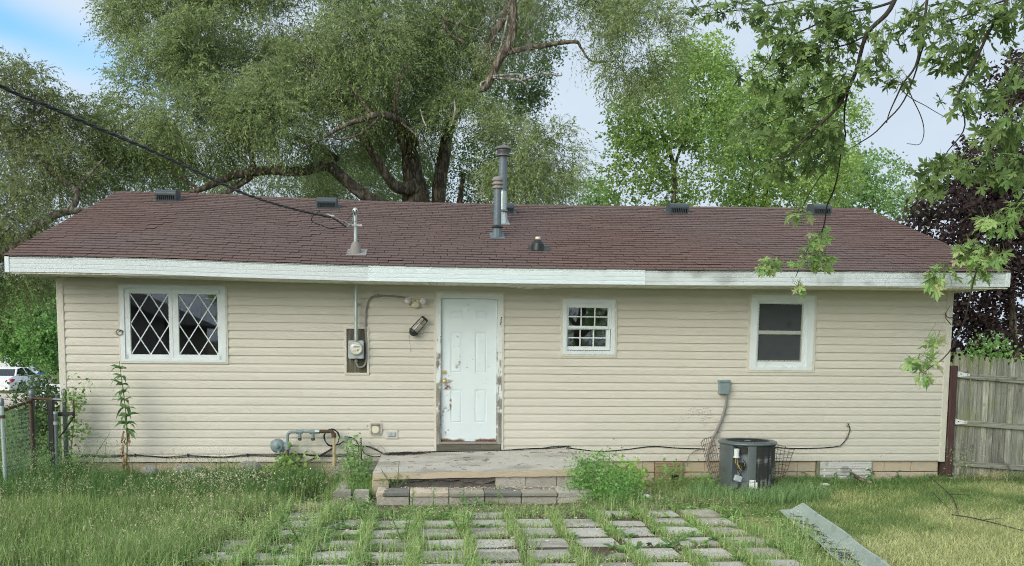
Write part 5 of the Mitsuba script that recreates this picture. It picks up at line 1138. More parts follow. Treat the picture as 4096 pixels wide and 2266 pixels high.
PURPLE_CLUMPS = [(11.49, 5.38, 5.61, 0.65, 0.74), (11.97, 5.43, 6.59, 0.49, 0.74), (10.47, 4.86, 4.47, 0.8, 0.4), (11.57, 5.23, 4.14, 0.82, 0.74), (11.33, 5.16, 3.08, 0.65, 0.74), (11.74, 4.6, 2.9, 0.64, 0.8), (11.08, 5.11, 2.34, 0.49, 0.49), (9.91, 4.92, 4.58, 0.32, 0.24), (12.04, 5.51, 2.19, 0.59, 0.42), (12.38, 5.25, 5.04, 0.74, 0.98), (11.89, 5.53, 7.48, 0.33, 0.41), (11.29, 5.86, 5.11, 0.5, 0.42)]
GATE_BUSH_CLUMPS = [(10.28, 3.12, 1.87, 0.26, 0.18), (10.96, 3.55, 1.79, 0.3, 0.17)]
WILLOW_LIMBS = [[(-0.413, 14.42, 4.55, 0.488), (-0.404, 14.563, 6.055, 0.419), (-0.451, 14.634, 6.749, 0.302), (-0.533, 14.696, 7.327, 0.256), (-0.823, 14.799, 8.134, 0.186), (-1.114, 14.903, 8.942, 0.14), (-1.353, 13.997, 9.795, 0.101), (-1.689, 14.155, 11.13, 0.067)], [(-0.47, 14.408, 6.483, 0.254), (-0.977, 13.838, 6.377, 0.147), (-1.405, 13.73, 6.952, 0.123), (-1.684, 13.798, 7.395, 0.101), (-1.964, 13.881, 8.005, 0.078), (-2.209, 13.564, 8.678, 0.044)], [(0.226, 14.668, 4.585, 0.282), (0.236, 14.813, 6.106, 0.212), (0.364, 14.902, 7.161, 0.2), (0.503, 14.968, 7.982, 0.176), (0.798, 14.71, 8.729, 0.128), (1.52, 14.266, 10.031, 0.103), (1.79, 14.099, 10.649, 0.102), (2.237, 13.837, 11.502, 0.09), (2.436, 13.958, 12.953, 0.056)], [(-0.395, 13.996, 5.411, 0.183), (-1.393, 13.217, 5.81, 0.165), (-1.901, 12.884, 6.069, 0.163), (-2.38, 12.759, 6.428, 0.151), (-2.776, 12.617, 6.675, 0.139), (-3.493, 12.461, 6.482, 0.132), (-4.511, 12.348, 6.456, 0.126), (-5.149, 12.187, 6.278, 0.104), (-5.981, 12.02, 5.853, 0.072), (-6.543, 11.853, 5.692, 0.051)], [(-0.429, 14.731, 7.791, 0.116), (-0.666, 12.737, 7.806, 0.108), (-0.985, 11.653, 7.771, 0.103), (-1.427, 11.181, 7.695, 0.081), (-2.21, 11.017, 7.349, 0.05), (-2.773, 10.827, 6.952, 0.03), (-3.167, 10.847, 6.78, 0.015)], [(-0.897, 11.744, 7.755, 0.062), (-0.862, 11.386, 8.265, 0.056), (-0.715, 11.219, 8.765, 0.04), (-0.512, 11.121, 8.988, 0.02)], [(-2.576, 13.848, 7.085, 0.09), (-3.134, 13.93, 7.414, 0.078), (-3.804, 14.018, 7.709, 0.056), (-4.362, 14.095, 7.982, 0.034)], [(-5.534, 12.272, 5.751, 0.052), (-4.982, 12.358, 6.117, 0.084), (-4.699, 12.363, 6.434, 0.095), (-4.742, 12.419, 6.977, 0.053), (-5.036, 12.495, 7.497, 0.032)], [(1.66, 13.942, 9.941, 0.079), (2.261, 13.706, 10.153, 0.073), (3.097, 13.647, 10.318, 0.067), (4.045, 13.575, 10.461, 0.05), (4.246, 13.539, 10.273, 0.034), (4.548, 13.477, 9.908, 0.028), (5.206, 13.419, 9.914, 0.017)], [(-1.427, 11.18, 7.684, 0.04), (-1.803, 11.052, 8.099, 0.035), (-1.994, 11.003, 8.467, 0.025)], [(-1.221, 11.265, 7.711, 0.04), (-1.752, 10.959, 7.175, 0.03), (-2.29, 10.892, 7.028, 0.02), (-2.625, 10.838, 7.2, 0.01)], [(-0.732, 11.72, 7.653, 0.031), (-0.314, 11.236, 7.208, 0.02), (-0.06, 11.057, 6.634, 0.01)], [(0.442, 14.521, 6.41, 0.026), (0.103, 14.229, 7.253, 0.021), (-0.239, 14.129, 8.002, 0.014)], [(-5.981, 12.02, 5.853, 0.041), (-6.238, 11.862, 6.073, 0.036), (-6.59, 11.703, 6.186, 0.02)], [(-4.542, 12.068, 7.719, 0.023), (-5.365, 12.161, 7.917, 0.021), (-5.983, 12.197, 7.705, 0.012)], [(0.736, 12.876, 10.585, 0.043), (0.36, 12.92, 10.689, 0.048), (0.522, 12.87, 10.315, 0.043), (0.951, 12.808, 10.073, 0.032)]]
BROKEN_LIMB = [[(2.06, 11.397, 11.127, 0.071), (2.132, 11.318, 10.369, 0.102), (2.062, 11.261, 9.71, 0.112), (1.769, 11.239, 9.201, 0.112), (1.567, 11.214, 8.744, 0.097), (1.426, 11.2, 8.47, 0.071), (1.244, 11.207, 8.367, 0.025)]]
BROKEN_STICKS = [[(1.591, 11.107, 8.706, 0.026), (2.004, 11.066, 8.669, 0.03), (2.246, 11.043, 8.652, 0.028), (2.448, 11.013, 8.533, 0.022), (2.488, 10.999, 8.422, 0.01)], [(1.591, 11.111, 8.746, 0.028), (2.246, 11.056, 8.793, 0.03), (2.407, 11.03, 8.673, 0.026), (2.8, 11.01, 8.828, 0.024), (3.304, 10.959, 8.773, 0.018), (3.335, 10.965, 8.864, 0.01)], [(1.353, 10.996, 8.374, 0.025), (1.293, 11.014, 8.514, 0.03), (1.413, 11.012, 8.605, 0.02)], [(0.61, 10.625, 8.02, 0.016), (0.62, 10.591, 7.675, 0.026), (0.542, 10.567, 7.349, 0.014)], [(-0.238, 10.677, 7.765, 0.012), (-0.169, 10.648, 7.52, 0.016), (-0.09, 10.624, 7.343, 0.01)], [(1.982, 11.222, 10.281, 0.03), (1.829, 11.272, 9.607, 0.02), (1.708, 11.254, 9.302, 0.01)]]
LEFT_WILLOW_LIMBS = [[(-10.816, 9.136, 2.79, 0.199), (-10.276, 9.157, 3.516, 0.154), (-9.196, 9.119, 4.139, 0.109), (-8.926, 9.127, 4.474, 0.099), (-8.506, 9.429, 4.863, 0.083), (-7.958, 9.695, 4.994, 0.056), (-7.677, 9.879, 5.081, 0.038)], [(-8.506, 9.429, 4.863, 0.064), (-8.29, 9.627, 5.031, 0.065), (-8.275, 9.866, 5.433, 0.056), (-8.847, 10.057, 5.836, 0.038), (-9.353, 10.347, 6.283, 0.028), (-9.919, 10.412, 6.428, 0.019)], [(-8.275, 9.866, 5.433, 0.047), (-8.163, 10.192, 5.785, 0.033), (-7.819, 10.412, 6.3, 0.019)], [(-9.196, 9.119, 4.139, 0.036), (-8.746, 9.124, 4.611, 0.023), (-8.836, 9.145, 4.745, 0.009)], [(-10.276, 9.14, 3.336, 0.045), (-9.644, 8.965, 4.22, 0.027), (-9.287, 8.968, 4.58, 0.013)]]
MAPLE_LIMBS = [[(7.893, 16.734, 4.919, 0.103), (7.891, 16.894, 6.591, 0.084), (7.916, 16.996, 7.685, 0.071), (7.567, 17.132, 8.775, 0.058), (7.244, 17.222, 9.415, 0.039), (6.935, 17.299, 9.926, 0.019)], [(7.916, 16.996, 7.685, 0.052), (8.268, 17.444, 8.481, 0.046), (8.912, 17.68, 9.448, 0.033), (9.426, 18.149, 10.613, 0.02)], [(7.58, 17.125, 8.711, 0.032), (6.808, 17.15, 8.253, 0.019)], [(8.268, 17.444, 8.481, 0.026), (9.429, 17.958, 8.619, 0.016)]]
MAPLE_LIMBS_B = [[(12.315, 20.398, 5.201, 0.132), (12.313, 20.593, 7.242, 0.103), (12.384, 20.712, 8.555, 0.088), (13.009, 21.311, 10.136, 0.059), (13.646, 21.913, 11.759, 0.03)], [(11.588, 20.453, 7.205, 0.073), (11.732, 20.537, 8.221, 0.058), (11.653, 20.902, 9.86, 0.037)], [(12.384, 20.712, 8.555, 0.059), (13.898, 21.133, 9.109, 0.045), (15.366, 22.118, 10.24, 0.023)]]
MAPLE_LIMBS_C = [[(21.609, 30.762, 6.304, 0.078), (21.509, 31.01, 8.811, 0.058), (22.039, 31.605, 10.256, 0.029)], [(8.094, 32.057, 7.137, 0.058), (8.092, 32.241, 9.067, 0.039)], [(24.258, 31.637, 7.408, 0.059), (24.414, 31.812, 9.382, 0.03)], [(21.509, 30.992, 8.618, 0.039), (20.673, 31.745, 10.438, 0.02)]]
PURPLE_LIMBS = [[(12.061, 4.926, 1.375, 0.074), (11.895, 5.136, 3.41, 0.065), (11.812, 5.299, 5.038, 0.049), (11.932, 5.444, 6.669, 0.025), (11.972, 5.51, 7.402, 0.012)], [(11.895, 5.136, 3.41, 0.033), (11.205, 5.056, 4.034, 0.024), (10.527, 4.954, 4.445, 0.012)], [(11.812, 5.299, 5.038, 0.029), (11.241, 5.396, 5.521, 0.016)]]
NEAR_LIMBS = [[(3.45, -6.475, 4.83, 0.026), (3.303, -6.5, 4.432, 0.02), (3.167, -6.41, 4.195, 0.017), (3.113, -6.232, 3.891, 0.015), (2.964, -6.141, 3.647, 0.012), (2.793, -6.043, 3.456, 0.009), (2.694, -5.939, 3.398, 0.006)], [(3.51, -6.693, 4.717, 0.014), (3.436, -6.721, 4.359, 0.011), (3.396, -6.757, 3.947, 0.009), (3.295, -6.664, 3.768, 0.007), (3.262, -6.58, 3.554, 0.004)], [(3.437, -6.75, 4.057, 0.007), (3.365, -6.673, 3.741, 0.006), (3.219, -6.579, 3.526, 0.006), (3.052, -6.476, 3.398, 0.004)], [(3.113, -6.232, 3.891, 0.009), (3.221, -5.958, 3.697, 0.008), (3.381, -5.58, 3.582, 0.008), (3.508, -5.204, 3.409, 0.008), (3.551, -4.928, 3.179, 0.007), (3.582, -4.747, 2.989, 0.006), (3.484, -4.654, 2.815, 0.005), (3.431, -4.569, 2.601, 0.004)], [(3.379, -6.674, 3.741, 0.004), (3.463, -6.699, 3.56, 0.004), (3.435, -6.712, 3.393, 0.003), (3.338, -6.704, 3.386, 0.002)], [(3.295, -6.664, 3.768, 0.004), (3.429, -6.791, 3.618, 0.003), (3.551, -6.914, 3.499, 0.002)], [(3.303, -6.5, 4.432, 0.011), (3.117, -6.283, 4.417, 0.009), (2.909, -6.065, 4.396, 0.007), (2.714, -5.854, 4.309, 0.006), (2.599, -5.666, 4.055, 0.004)], [(3.263, -6.28, 4.593, 0.009), (2.999, -6.053, 4.607, 0.008), (2.714, -5.823, 4.633, 0.007), (2.44, -5.597, 4.625, 0.005), (2.216, -5.475, 4.643, 0.003)], [(3.696, -7.552, 4.353, 0.019), (3.567, -7.463, 4.101, 0.012), (3.455, -7.375, 3.863, 0.01), (3.389, -7.294, 3.592, 0.007), (3.434, -7.219, 3.362, 0.005), (3.347, -7.136, 3.096, 0.004)], [(3.75, -7.806, 3.853, 0.016), (3.583, -7.71, 3.65, 0.012), (3.505, -7.622, 3.439, 0.01), (3.506, -7.444, 3.192, 0.006), (3.44, -7.347, 3.086, 0.004)], [(3.797, -7.863, 3.297, 0.012), (3.679, -7.772, 3.085, 0.009), (3.68, -7.493, 2.846, 0.007), (3.653, -7.305, 2.669, 0.006), (3.584, -7.22, 2.445, 0.006), (3.557, -7.229, 2.327, 0.006), (3.576, -7.145, 2.16, 0.005), (3.553, -7.06, 1.973, 0.005), (3.485, -7.063, 1.878, 0.004), (3.404, -7.061, 1.823, 0.003), (3.35, -7.062, 1.769, 0.002)], [(3.653, -7.305, 2.669, 0.004), (3.531, -7.203, 2.575, 0.003), (3.429, -7.102, 2.477, 0.002)], [(3.113, -6.232, 3.891, 0.008), (2.981, -6.022, 3.853, 0.006), (2.815, -5.813, 3.779, 0.005), (2.571, -5.597, 3.697, 0.003)], [(3.167, -6.41, 4.195, 0.007), (2.986, -6.196, 4.156, 0.006), (2.798, -5.98, 4.125, 0.005), (2.658, -5.772, 4.059, 0.003)], [(3.496, -7.142, 2.119, 0.004), (3.47, -7.133, 2.185, 0.003), (3.494, -7.129, 2.252, 0.002)], [(3.381, -5.58, 3.582, 0.004), (3.36, -5.191, 3.408, 0.004), (3.339, -5.001, 3.268, 0.004), (3.309, -4.911, 3.123, 0.003)], [(3.567, -7.463, 4.101, 0.007), (3.464, -7.253, 4.098, 0.006), (3.372, -7.043, 4.09, 0.004)]]
NEAR_CLUMPS = [(2.25, -5.48, 4.66, 0.16, 0.1), (2.5, -5.6, 4.64, 0.19, 0.13), (2.68, -5.83, 4.49, 0.19, 0.16), (2.88, -6.06, 4.46, 0.21, 0.15), (3.04, -6.2, 4.22, 0.18, 0.15), (2.83, -5.98, 4.19, 0.18, 0.15), (2.66, -5.77, 4.09, 0.19, 0.14), (2.92, -6.01, 3.94, 0.21, 0.14), (2.47, -5.54, 4.19, 0.08, 0.06), (3.05, -6.22, 3.95, 0.15, 0.15), (2.75, -5.8, 3.81, 0.25, 0.14), (2.57, -5.6, 3.7, 0.18, 0.16), (2.95, -6.04, 3.64, 0.18, 0.14), (2.79, -5.93, 3.54, 0.22, 0.11), (3.13, -5.96, 3.6, 0.11, 0.14), (2.52, -5.51, 3.49, 0.15, 0.11), (3.07, -6.39, 4.35, 0.17, 0.14), (3.27, -6.66, 3.84, 0.13, 0.07), (3.35, -6.73, 4.19, 0.14, 0.14), (3.42, -7.05, 4.12, 0.21, 0.16), (3.5, -7.37, 4.01, 0.22, 0.17), (3.42, -7.17, 3.85, 0.21, 0.13), (3.52, -7.5, 3.71, 0.15, 0.17), (3.46, -7.3, 3.57, 0.15, 0.14), (3.52, -7.63, 3.39, 0.12, 0.16), (3.56, -7.44, 3.27, 0.15, 0.11), (3.4, -7.24, 3.14, 0.21, 0.1), (3.28, -7.13, 3.07, 0.13, 0.08), (3.51, -7.46, 3.07, 0.17, 0.12), (3.32, -7.14, 2.99, 0.13, 0.05), (3.55, -7.67, 3.03, 0.1, 0.12), (3.48, -6.9, 3.63, 0.03, 0.03), (3.12, -5.67, 3.48, 0.19, 0.13), (2.83, -5.65, 3.38, 0.16, 0.1), (3.2, -6.62, 4.14, 0.1, 0.11), (3.17, -6.53, 3.98, 0.1, 0.11), (3.55, -7.58, 3.92, 0.14, 0.19), (2.97, -6.28, 4.33, 0.12, 0.15), (2.73, -6.06, 4.3, 0.15, 0.15)]
NEAR_SPRIGS = [(3.31, -4.91, 3.14, 0.1, 0.06), (3.52, -4.74, 2.95, 0.16, 0.11), (3.43, -4.65, 2.8, 0.19, 0.12), (3.19, -4.54, 2.7, 0.12, 0.07), (3.64, -4.68, 2.74, 0.12, 0.08), (3.47, -4.58, 2.51, 0.05, 0.05), (3.64, -7.4, 2.75, 0.15, 0.06), (3.68, -7.49, 2.83, 0.07, 0.07), (3.57, -7.21, 2.58, 0.13, 0.08), (3.42, -7.1, 2.45, 0.1, 0.06), (3.62, -7.22, 2.45, 0.07, 0.05), (3.36, -7.1, 2.38, 0.04, 0.04), (3.42, -7.05, 2, 0.07, 0.05), (3.35, -7.05, 1.86, 0.11, 0.04), (3.35, -7.06, 1.76, 0.09, 0.04), (3.65, -7.32, 2.54, 0.1, 0.05)]

rg = np.random.default_rng
PW = [(.138, .195, .068), (.180, .232, .074), (.112, .166, .062), (.152, .182, .092), (.205, .248, .084)]
wl = tree('willow_tree', 'huge old willow with furrowed twin trunks behind the roof ridge', WILLOW_LIMBS, 'm_bark', crown_willow(WILLOW_CLUMPS, 330, PW, rg(1), gate=.475, freq=.85), None, 3600, .006)
add('broken_limb', ptube([p[:3] for p in BROKEN_LIMB[0]], [p[3] for p in BROKEN_LIMB[0]], 12, 8), 'm_bark_dark', wl, smooth=60, label='broken limb hanging from above')
dt, rr_ = [], np.random.default_rng(77)
for i in range(150):
    q = np.array(BROKEN_LIMB[0][rr_.integers(0, 3)][:3]) + rr_.normal(0, 1, 3) * [.55, .4, .35] + [-.15, 0, .1]; d = unit(rr_.standard_normal(3) * [.5, .5, .4] + [0, 0, -.75]); l = rr_.uniform(.35, .9)
    dt.append(tube([q, q + d * l * .5 + .06 * rr_.standard_normal(3), q + d * l + .10 * rr_.standard_normal(3)], [.006, .005, .002], 3, False))
add('dead_twigs', cat_(dt), 'm_dead', wl, kind='stuff')
for p in BROKEN_STICKS: add('dead_stick', ptube([q[:3] for q in p], [q[3] for q in p], 7, 6), 'm_dead', wl, smooth=60)
wl2 = tree('willow_tree', 'leaning willow at the left with bare grey limbs by the roof edge', LEFT_WILLOW_LIMBS, 'm_bark', crown_willow(LEFT_WILLOW_CLUMPS, 220, [(.135, .17, .055), (.165, .195, .062), (.11, .145, .05), (.14, .16, .078)], rg(2), gate=.45, freq=1.0, seed=5), None, 1300, .005)
tree('green_tree', 'bright green leafy tree behind the parked car', [[(-35.5, 53, -2, .3), (-35.3, 53, 2, .25), (-35, 53, 5, .12)]], 'm_bark', crown_broad(LOW_GREEN_CLUMPS, 75, [(.10, .22, .05), (.13, .26, .06), (.08, .18, .045), (.16, .28, .07)], rg(3), (.14, .26), .75, 9, .55, .38, .55, 7))
tree('dark_maple', 'dark green maple standing behind the willow trunks', [[(.6, 20.5, -1, .2), (.7, 20.5, 4, .17), (1.2, 20.5, 8, .08)]], 'm_bark', crown_broad(DARK_MAPLE_CLUMPS, 105, [(.055, .10, .034), (.075, .125, .04), (.048, .085, .034), (.095, .145, .048)], rg(4), (.07, .13), .6, 9, .5, .45, 1.1, 8))
PM = [(.185, .275, .055), (.235, .325, .070), (.145, .235, .050), (.265, .345, .095), (.16, .25, .06)]
tree('silver_maple', 'light green maple with slender grey trunk right of the flue pipes', MAPLE_LIMBS, 'm_bark', crown_broad(MAPLE_CLUMPS, 92, PM, rg(5), (.085, .15), .7, 9, .42, .44, .75, 9), None, 200, .006)
tree('silver_maple', 'light green maple behind the right half of the roof ridge', MAPLE_LIMBS_B, 'm_bark', crown_broad(MAPLE_CLUMPS_B, 80, PM, rg(6), (.09, .16), .7, 9, .45, .43, .7, 10), None, 200, .006)
tree('distant_tree', 'pale distant trees low over the right end of the ridge', MAPLE_LIMBS_C, 'm_bark', crown_broad(MAPLE_CLUMPS_C, 55, [(.14, .24, .07), (.17, .28, .085), (.12, .20, .07)], rg(7), (.13, .22), .65, 8, .6, .42, .6, 11), None, 100, .008)
tree('purple_maple', 'dark purple leaved maple behind the wooden gate', PURPLE_LIMBS, 'm_bark', crown_broad(PURPLE_CLUMPS, 190, [(.038, .025, .029), (.048, .031, .034), (.032, .022, .025), (.064, .042, .040), (.046, .036, .026)], rg(8), (.075, .12), .8, 9, .30, .36, 1.1, 12), None, 150, .005)
tree('young_bush', 'bright lime bush peeping over the wooden gate', [[(9.6, 5.0, -.2, .02), (9.7, 5.0, 1.2, .015), (9.8, 5.0, 1.8, .008)]], 'm_bark', crown_broad(GATE_BUSH_CLUMPS, 330, [(.16, .30, .06), (.20, .34, .08), (.12, .24, .05)], rg(9), (.05, .09), .75, 9, .2, .35, 1.6, 13))
# trees across the yard behind the viewer: seen only in the window panes
BACK = [[(6.5, -27, 4.2, 3.2, 2.0), (9.5, -29, 3.4, 2.6, 1.9), (3.8, -30, 5.5, 2.6, 2.0), (7.5, -28, 6.6, 3, 1.8)], [(-6.5, -33, 3.6, 2.2, 2.0), (-8.5, -36, 4.6, 2.6, 2.2), (-3.8, -37, 3.2, 2.6, 1.9)], [(15, -32, 4, 3.5, 2.6), (18, -30, 5, 3, 2.4)]]
for i, c in enumerate(BACK):
    x, y = c[0][:2]
    tree('yard_tree', ('loose green tree across the yard, mirrored in the small sash window', 'green tree beside the neighbour house, mirrored in the lattice window', 'green tree far across the yard to the right of the viewer')[i],
         [[(x, y, -.3, .25), (x, y, 2.5, .2), (x + .5, y, 5, .1)], [(x, y, 2.2, .1), (x + 1.6, y, 3.8, .07), (x + 2.4, y, 5.0, .03)], [(x, y, 2.6, .1), (x - 1.4, y + .3, 4.2, .06), (x - 2.0, y, 5.0, .03)]], 'm_bark', crown_broad(c, (30, 26, 26)[i], PM, rg(20 + i), ((.10, .17) if i == 0 else (.16, .30)), .7, 9, .6, .52, 1.0, 30 + i))

# ---- the near silver maple whose limbs hang into the picture from the right
HALF = np.array([(0, 0), (.10, .015), (.34, -.12), (.25, .06), (.10, .17), (.40, .36), (.55, .62), (.36, .53), (.27, .60), (.075, .36), (.175, .72), (.09, .80), (.05, .90), (0, 1.0)])
def maple_leaf(size, r):
    """Deeply cut five lobed leaf in its own frame: x across, y along, z up, bent along the midrib."""
    right = HALF * [r.uniform(.9, 1.12), 1]; left = HALF[1:-1] * [-r.uniform(.9, 1.12), 1]
    P = np.vstack([right, left[::-1]]); c = np.array([[0, .30]])
    xy = np.vstack([P, c]); n = len(P); k = np.arange(n)
    z = -.20 * xy[:, 1] ** 2 * r.uniform(.0, 2.4) - .35 * np.abs(xy[:, 0]) ** 1.5 * r.uniform(-.6, 1.6) + .03 * np.sin(xy[:, 0] * 9 + xy[:, 1] * 7)
    z[-1] += .03
    return np.c_[xy, z] * size, np.stack([k * 0 + n, k, (k + 1) % n], 1)
def posed(m, p, d, up):
    d = d / np.linalg.norm(d); s = np.cross(d, up); s /= np.linalg.norm(s) + 1e-9; n = np.cross(s, d)
    return m[0] @ np.stack([s, d, n]) + p, m[1]
nm_ = thing('maple_tree', 'near silver maple whose leafy limbs hang in from the upper right', 'tree')
TRK = [(5.9, -8.7, -.3, .30), (5.85, -8.7, 1.5, .26), (5.7, -8.6, 3.2, .23), (5.2, -8.5, 4.9, .17), (4.6, -8.2, 6.6, .10)]
add('trunk', ptube([p[:3] for p in TRK], [p[3] for p in TRK], 14, 6), 'm_bark', nm_, smooth=60)
NL = np.array([q for l in NEAR_LIMBS for q in l])
for l in NEAR_LIMBS:
    p = smooth_path(np.array(l), 6)
    p[:, :3] += .05 * (np.stack([meshkit.noise(p[:, :3] * 5 + k * 11) for k in range(3)], 1) - .5)
    add('branch', tube(p[:, :3], np.maximum(p[:, 3] * .9, .0022), 7), 'm_twig', nm_, smooth=60)
for j, i in enumerate((0, 1, 7, 8, 9, 10)):
    a = np.array(NEAR_LIMBS[i][0]); b = np.array(TRK[2 + (j % 3)][:3])
    mid = (a[:3] + b) / 2 + [0, 0, .5]
    add('bough', ptube([b, mid, a[:3]], [.07, .05, a[3]], 8, 6), 'm_bark', nm_, smooth=60)
rn = rg(55)
lv, pal = [], living([(.078, .135, .036), (.108, .168, .046), (.062, .11, .034), (.13, .19, .052), (.090, .145, .037)]) * 1.0
def near_leaves(clumps, per_m2, bright=1.0):
    P, O = in_clumps(clumps, per_m2, rn, hollow=.15)
    k = meshkit.fbm(P * 3.2, 2, 3) > .36
    for p, o in zip(P[k], O[k]):
        nd = NL[np.argmin(((NL[:, :3] - p) ** 2).sum(1)), :3]
        d = unit(.55 * unit(p - nd) + .5 * o + np.array([0, 0, -.55]) + .5 * rn.standard_normal(3))
        up = unit(np.array([0, 0, 1.0]) + .55 * rn.standard_normal(3) + np.array([0, -.25, 0]))
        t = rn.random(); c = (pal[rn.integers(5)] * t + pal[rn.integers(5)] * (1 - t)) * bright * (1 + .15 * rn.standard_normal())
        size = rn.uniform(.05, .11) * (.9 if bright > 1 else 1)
        stem = p - d * rn.uniform(.05, .10) - [0, 0, -.02]
        lv.append((posed(maple_leaf(size, rn), p, d, up), np.clip(c, .02, .6), np.linalg.norm(p - CAM), (stem, p)))
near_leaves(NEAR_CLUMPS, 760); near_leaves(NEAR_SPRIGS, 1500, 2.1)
# a few more on the limbs outside the frame, so that the tree goes on
OUT = [(4.9, -7.8, 4.6, .8, .6), (5.6, -7.2, 4.2, .8, .7), (4.2, -8.6, 5.2, .9, .6), (6.6, -8.4, 5.0, 1.0, .8), (5.2, -9.6, 5.4, 1.1, .7), (6.3, -7.0, 3.4, .7, .6), (3.4, -7.4, 5.2, .8, .4), (4.4, -6.4, 5.0, .9, .5), (5.6, -5.6, 4.7, .9, .6)]
near_leaves(OUT, 120)
# the crown overhead, above the picture's top edge
TOP = [(5.2, -7.6, 8.6, 2.4, 1.3), (3.6, -8.6, 8.2, 2.0, 1.1), (6.8, -6.6, 8.0, 2.2, 1.4), (5.4, -9.6, 8.8, 2.2, 1.3), (7.4, -9.0, 7.6, 2.0, 1.4), (4.4, -6.6, 7.6, 1.6, .9), (2.4, -8.0, 7.8, 1.4, .8), (6.0, -4.9, 7.4, 1.5, 1.0)]
tc = crown_broad(TOP, 26, [(.060, .135, .035), (.085, .165, .045), (.050, .11, .032)], rg(56), (.09, .14), .8, 9, .35, .42, .9, 14)
add('upper_crown', tc[0], 'm_leaf', nm_, color=np.clip(tc[1], .01, .8), kind='stuff')
order = sorted(range(len(lv)), key=lambda i: lv[i][2])
vis = [i for i in order if (lambda q: abs(q[0]) < .55 and -.46 < q[1] < .05)(((lv[i][0][0][0] - CAM) @ np.cross(FWD, UP) / max(.1, (lv[i][0][0][0] - CAM) @ FWD), -((lv[i][0][0][0] - CAM) @ UP) / max(.1, (lv[i][0][0][0] - CAM) @ FWD)))][:298]
sv = set(vis)
for i in vis: add('leaf', lv[i][0], 'm_leaf', nm_, color=lv[i][1])
rest = [i for i in range(len(lv)) if i not in sv]
vs, fs = cat_([lv[i][0] for i in rest])
add('leaves', (vs, fs), 'm_leaf', nm_, color=np.vstack([np.tile(lv[i][1], (len(lv[i][0][0]), 1)) for i in rest]), kind='stuff')
add('leaf_stalks', cat_([tube([a, b], .0016, 3, False) for *_, (a, b) in lv]), 'm_stem', nm_, kind='stuff')

# ================================================================ grass and weeds
def blades(P, H, W, az, lean, curve):
    """Bent tapering blades: five vertices, three triangles each."""
    d = np.stack([np.cos(az), np.sin(az), az * 0], 1); s = np.stack([-np.sin(az), np.cos(az), az * 0], 1)
    H, W = H[:, None], W[:, None]; up = np.array([0, 0, 1.0])
    m = P + up * H * .55 + d * H * lean[:, None] * .45; t = P + up * H * (1 - .35 * curve[:, None]) + d * H * (lean + curve)[:, None]
    v = np.stack([P - s * W * .5, P + s * W * .5, m + s * W * .42, m - s * W * .42, t], 1).reshape(-1, 3)
    b = (np.arange(len(P)) * 5)[:, None]
    return v, np.vstack([b + [0, 1, 2], b + [0, 2, 3], b + [3, 2, 4]])
def scatter(x0, x1, y0, y1, n, r): return r.uniform(x0, x1, n), r.uniform(y0, y1, n)
def lay(name, x, y, h, w, col, r, lean=.35, curve=.35, label=None, cat='grass', group=None):
    P = np.stack([x, y, gz(x, y) - .01], 1); n = len(x)
    m = blades(P, h, w, r.uniform(0, 6.283, n), np.abs(r.normal(0, lean, n)), np.abs(r.normal(0, curve, n)))
    return m, np.repeat(np.clip(col, .01, .9), 5, 0)
def mixpal(pal, t, r, s=.24):
    pal = living(np.array(pal)); t = np.clip(t, 0, .9999) * (len(pal) - 1); i = t.astype(int); f = (t - i)[:, None]
    return (pal[i] * (1 - f) + pal[i + 1] * f) * (1 + s * r.standard_normal((len(t), 1)))
def nz(x, y, f, s=0): return meshkit.fbm(np.stack([x * f, y * f, x * 0 + s], -1), 3, s)
def join(name, ms, label, cat):
    v, f = cat_([m for m, _ in ms])
    add(name, (v, f), 'm_leaf', color=np.vstack([c for _, c in ms]), label=label, cat=cat, kind='stuff')
def edge_left(y): return -1.55 + .23 * (y + 1.6)          # where the tall grass gives way to the patio

# tall unmown grass on the left
r = rg(101); ms = []
def tall(x0, x1, y0, y1, n, h0, h1, pal, w=.0065, cut=True):
    x, y = scatter(x0, x1, y0, y1, n, r); c = nz(x, y, 1.1, 3); cl = nz(x, y, 3.3, 8)
    k = (cl > .36)
    if cut: k &= x < edge_left(y) + 1.1 * (nz(x, y, .9, 17) - .45)
    x, y, c, cl = x[k], y[k], c[k], cl[k]
    near = np.clip((y + 1.7) / 1.2, 0, 1)
    h = (h0 + (h1 - h0) * r.random(len(x))) * (.65 + .75 * c) * (1 + .35 * near * (y < .2)) * np.where((y > -.62) & (y < .1) & (x > -4.7), .5, 1)
    ms.append(lay('', x, y, h, w * r.uniform(.7, 1.4, len(x)), mixpal(pal, np.clip(.5 * c + .5 * r.random(len(x)), 0, 1), r), r, .26, .34))
PT = [(.100, .165, .042), (.145, .215, .058), (.120, .188, .048), (.180, .24, .075), (.225, .255, .10)]
tall(-7.2, -.6, -6.2, -.05, 74000, .12, .28, PT)
tall(-7.0, -1.3, -1.7, -.04, 16000, .20, .36, [(.055, .125, .030), (.075, .155, .038), (.095, .175, .045)], .008)
tall(-10.5, -5.05, -.1, 7, 26000, .16, .34, [(.075, .15, .035), (.11, .19, .05), (.15, .22, .065)], .010, False)
tall(-19, -6.5, 6.5, 19.5, 26000, .14, .30, [(.085, .16, .035), (.12, .20, .05), (.15, .23, .06)], .02, False)
join('tall_grass', ms, 'tall unmown green grass over the left yard', 'grass')
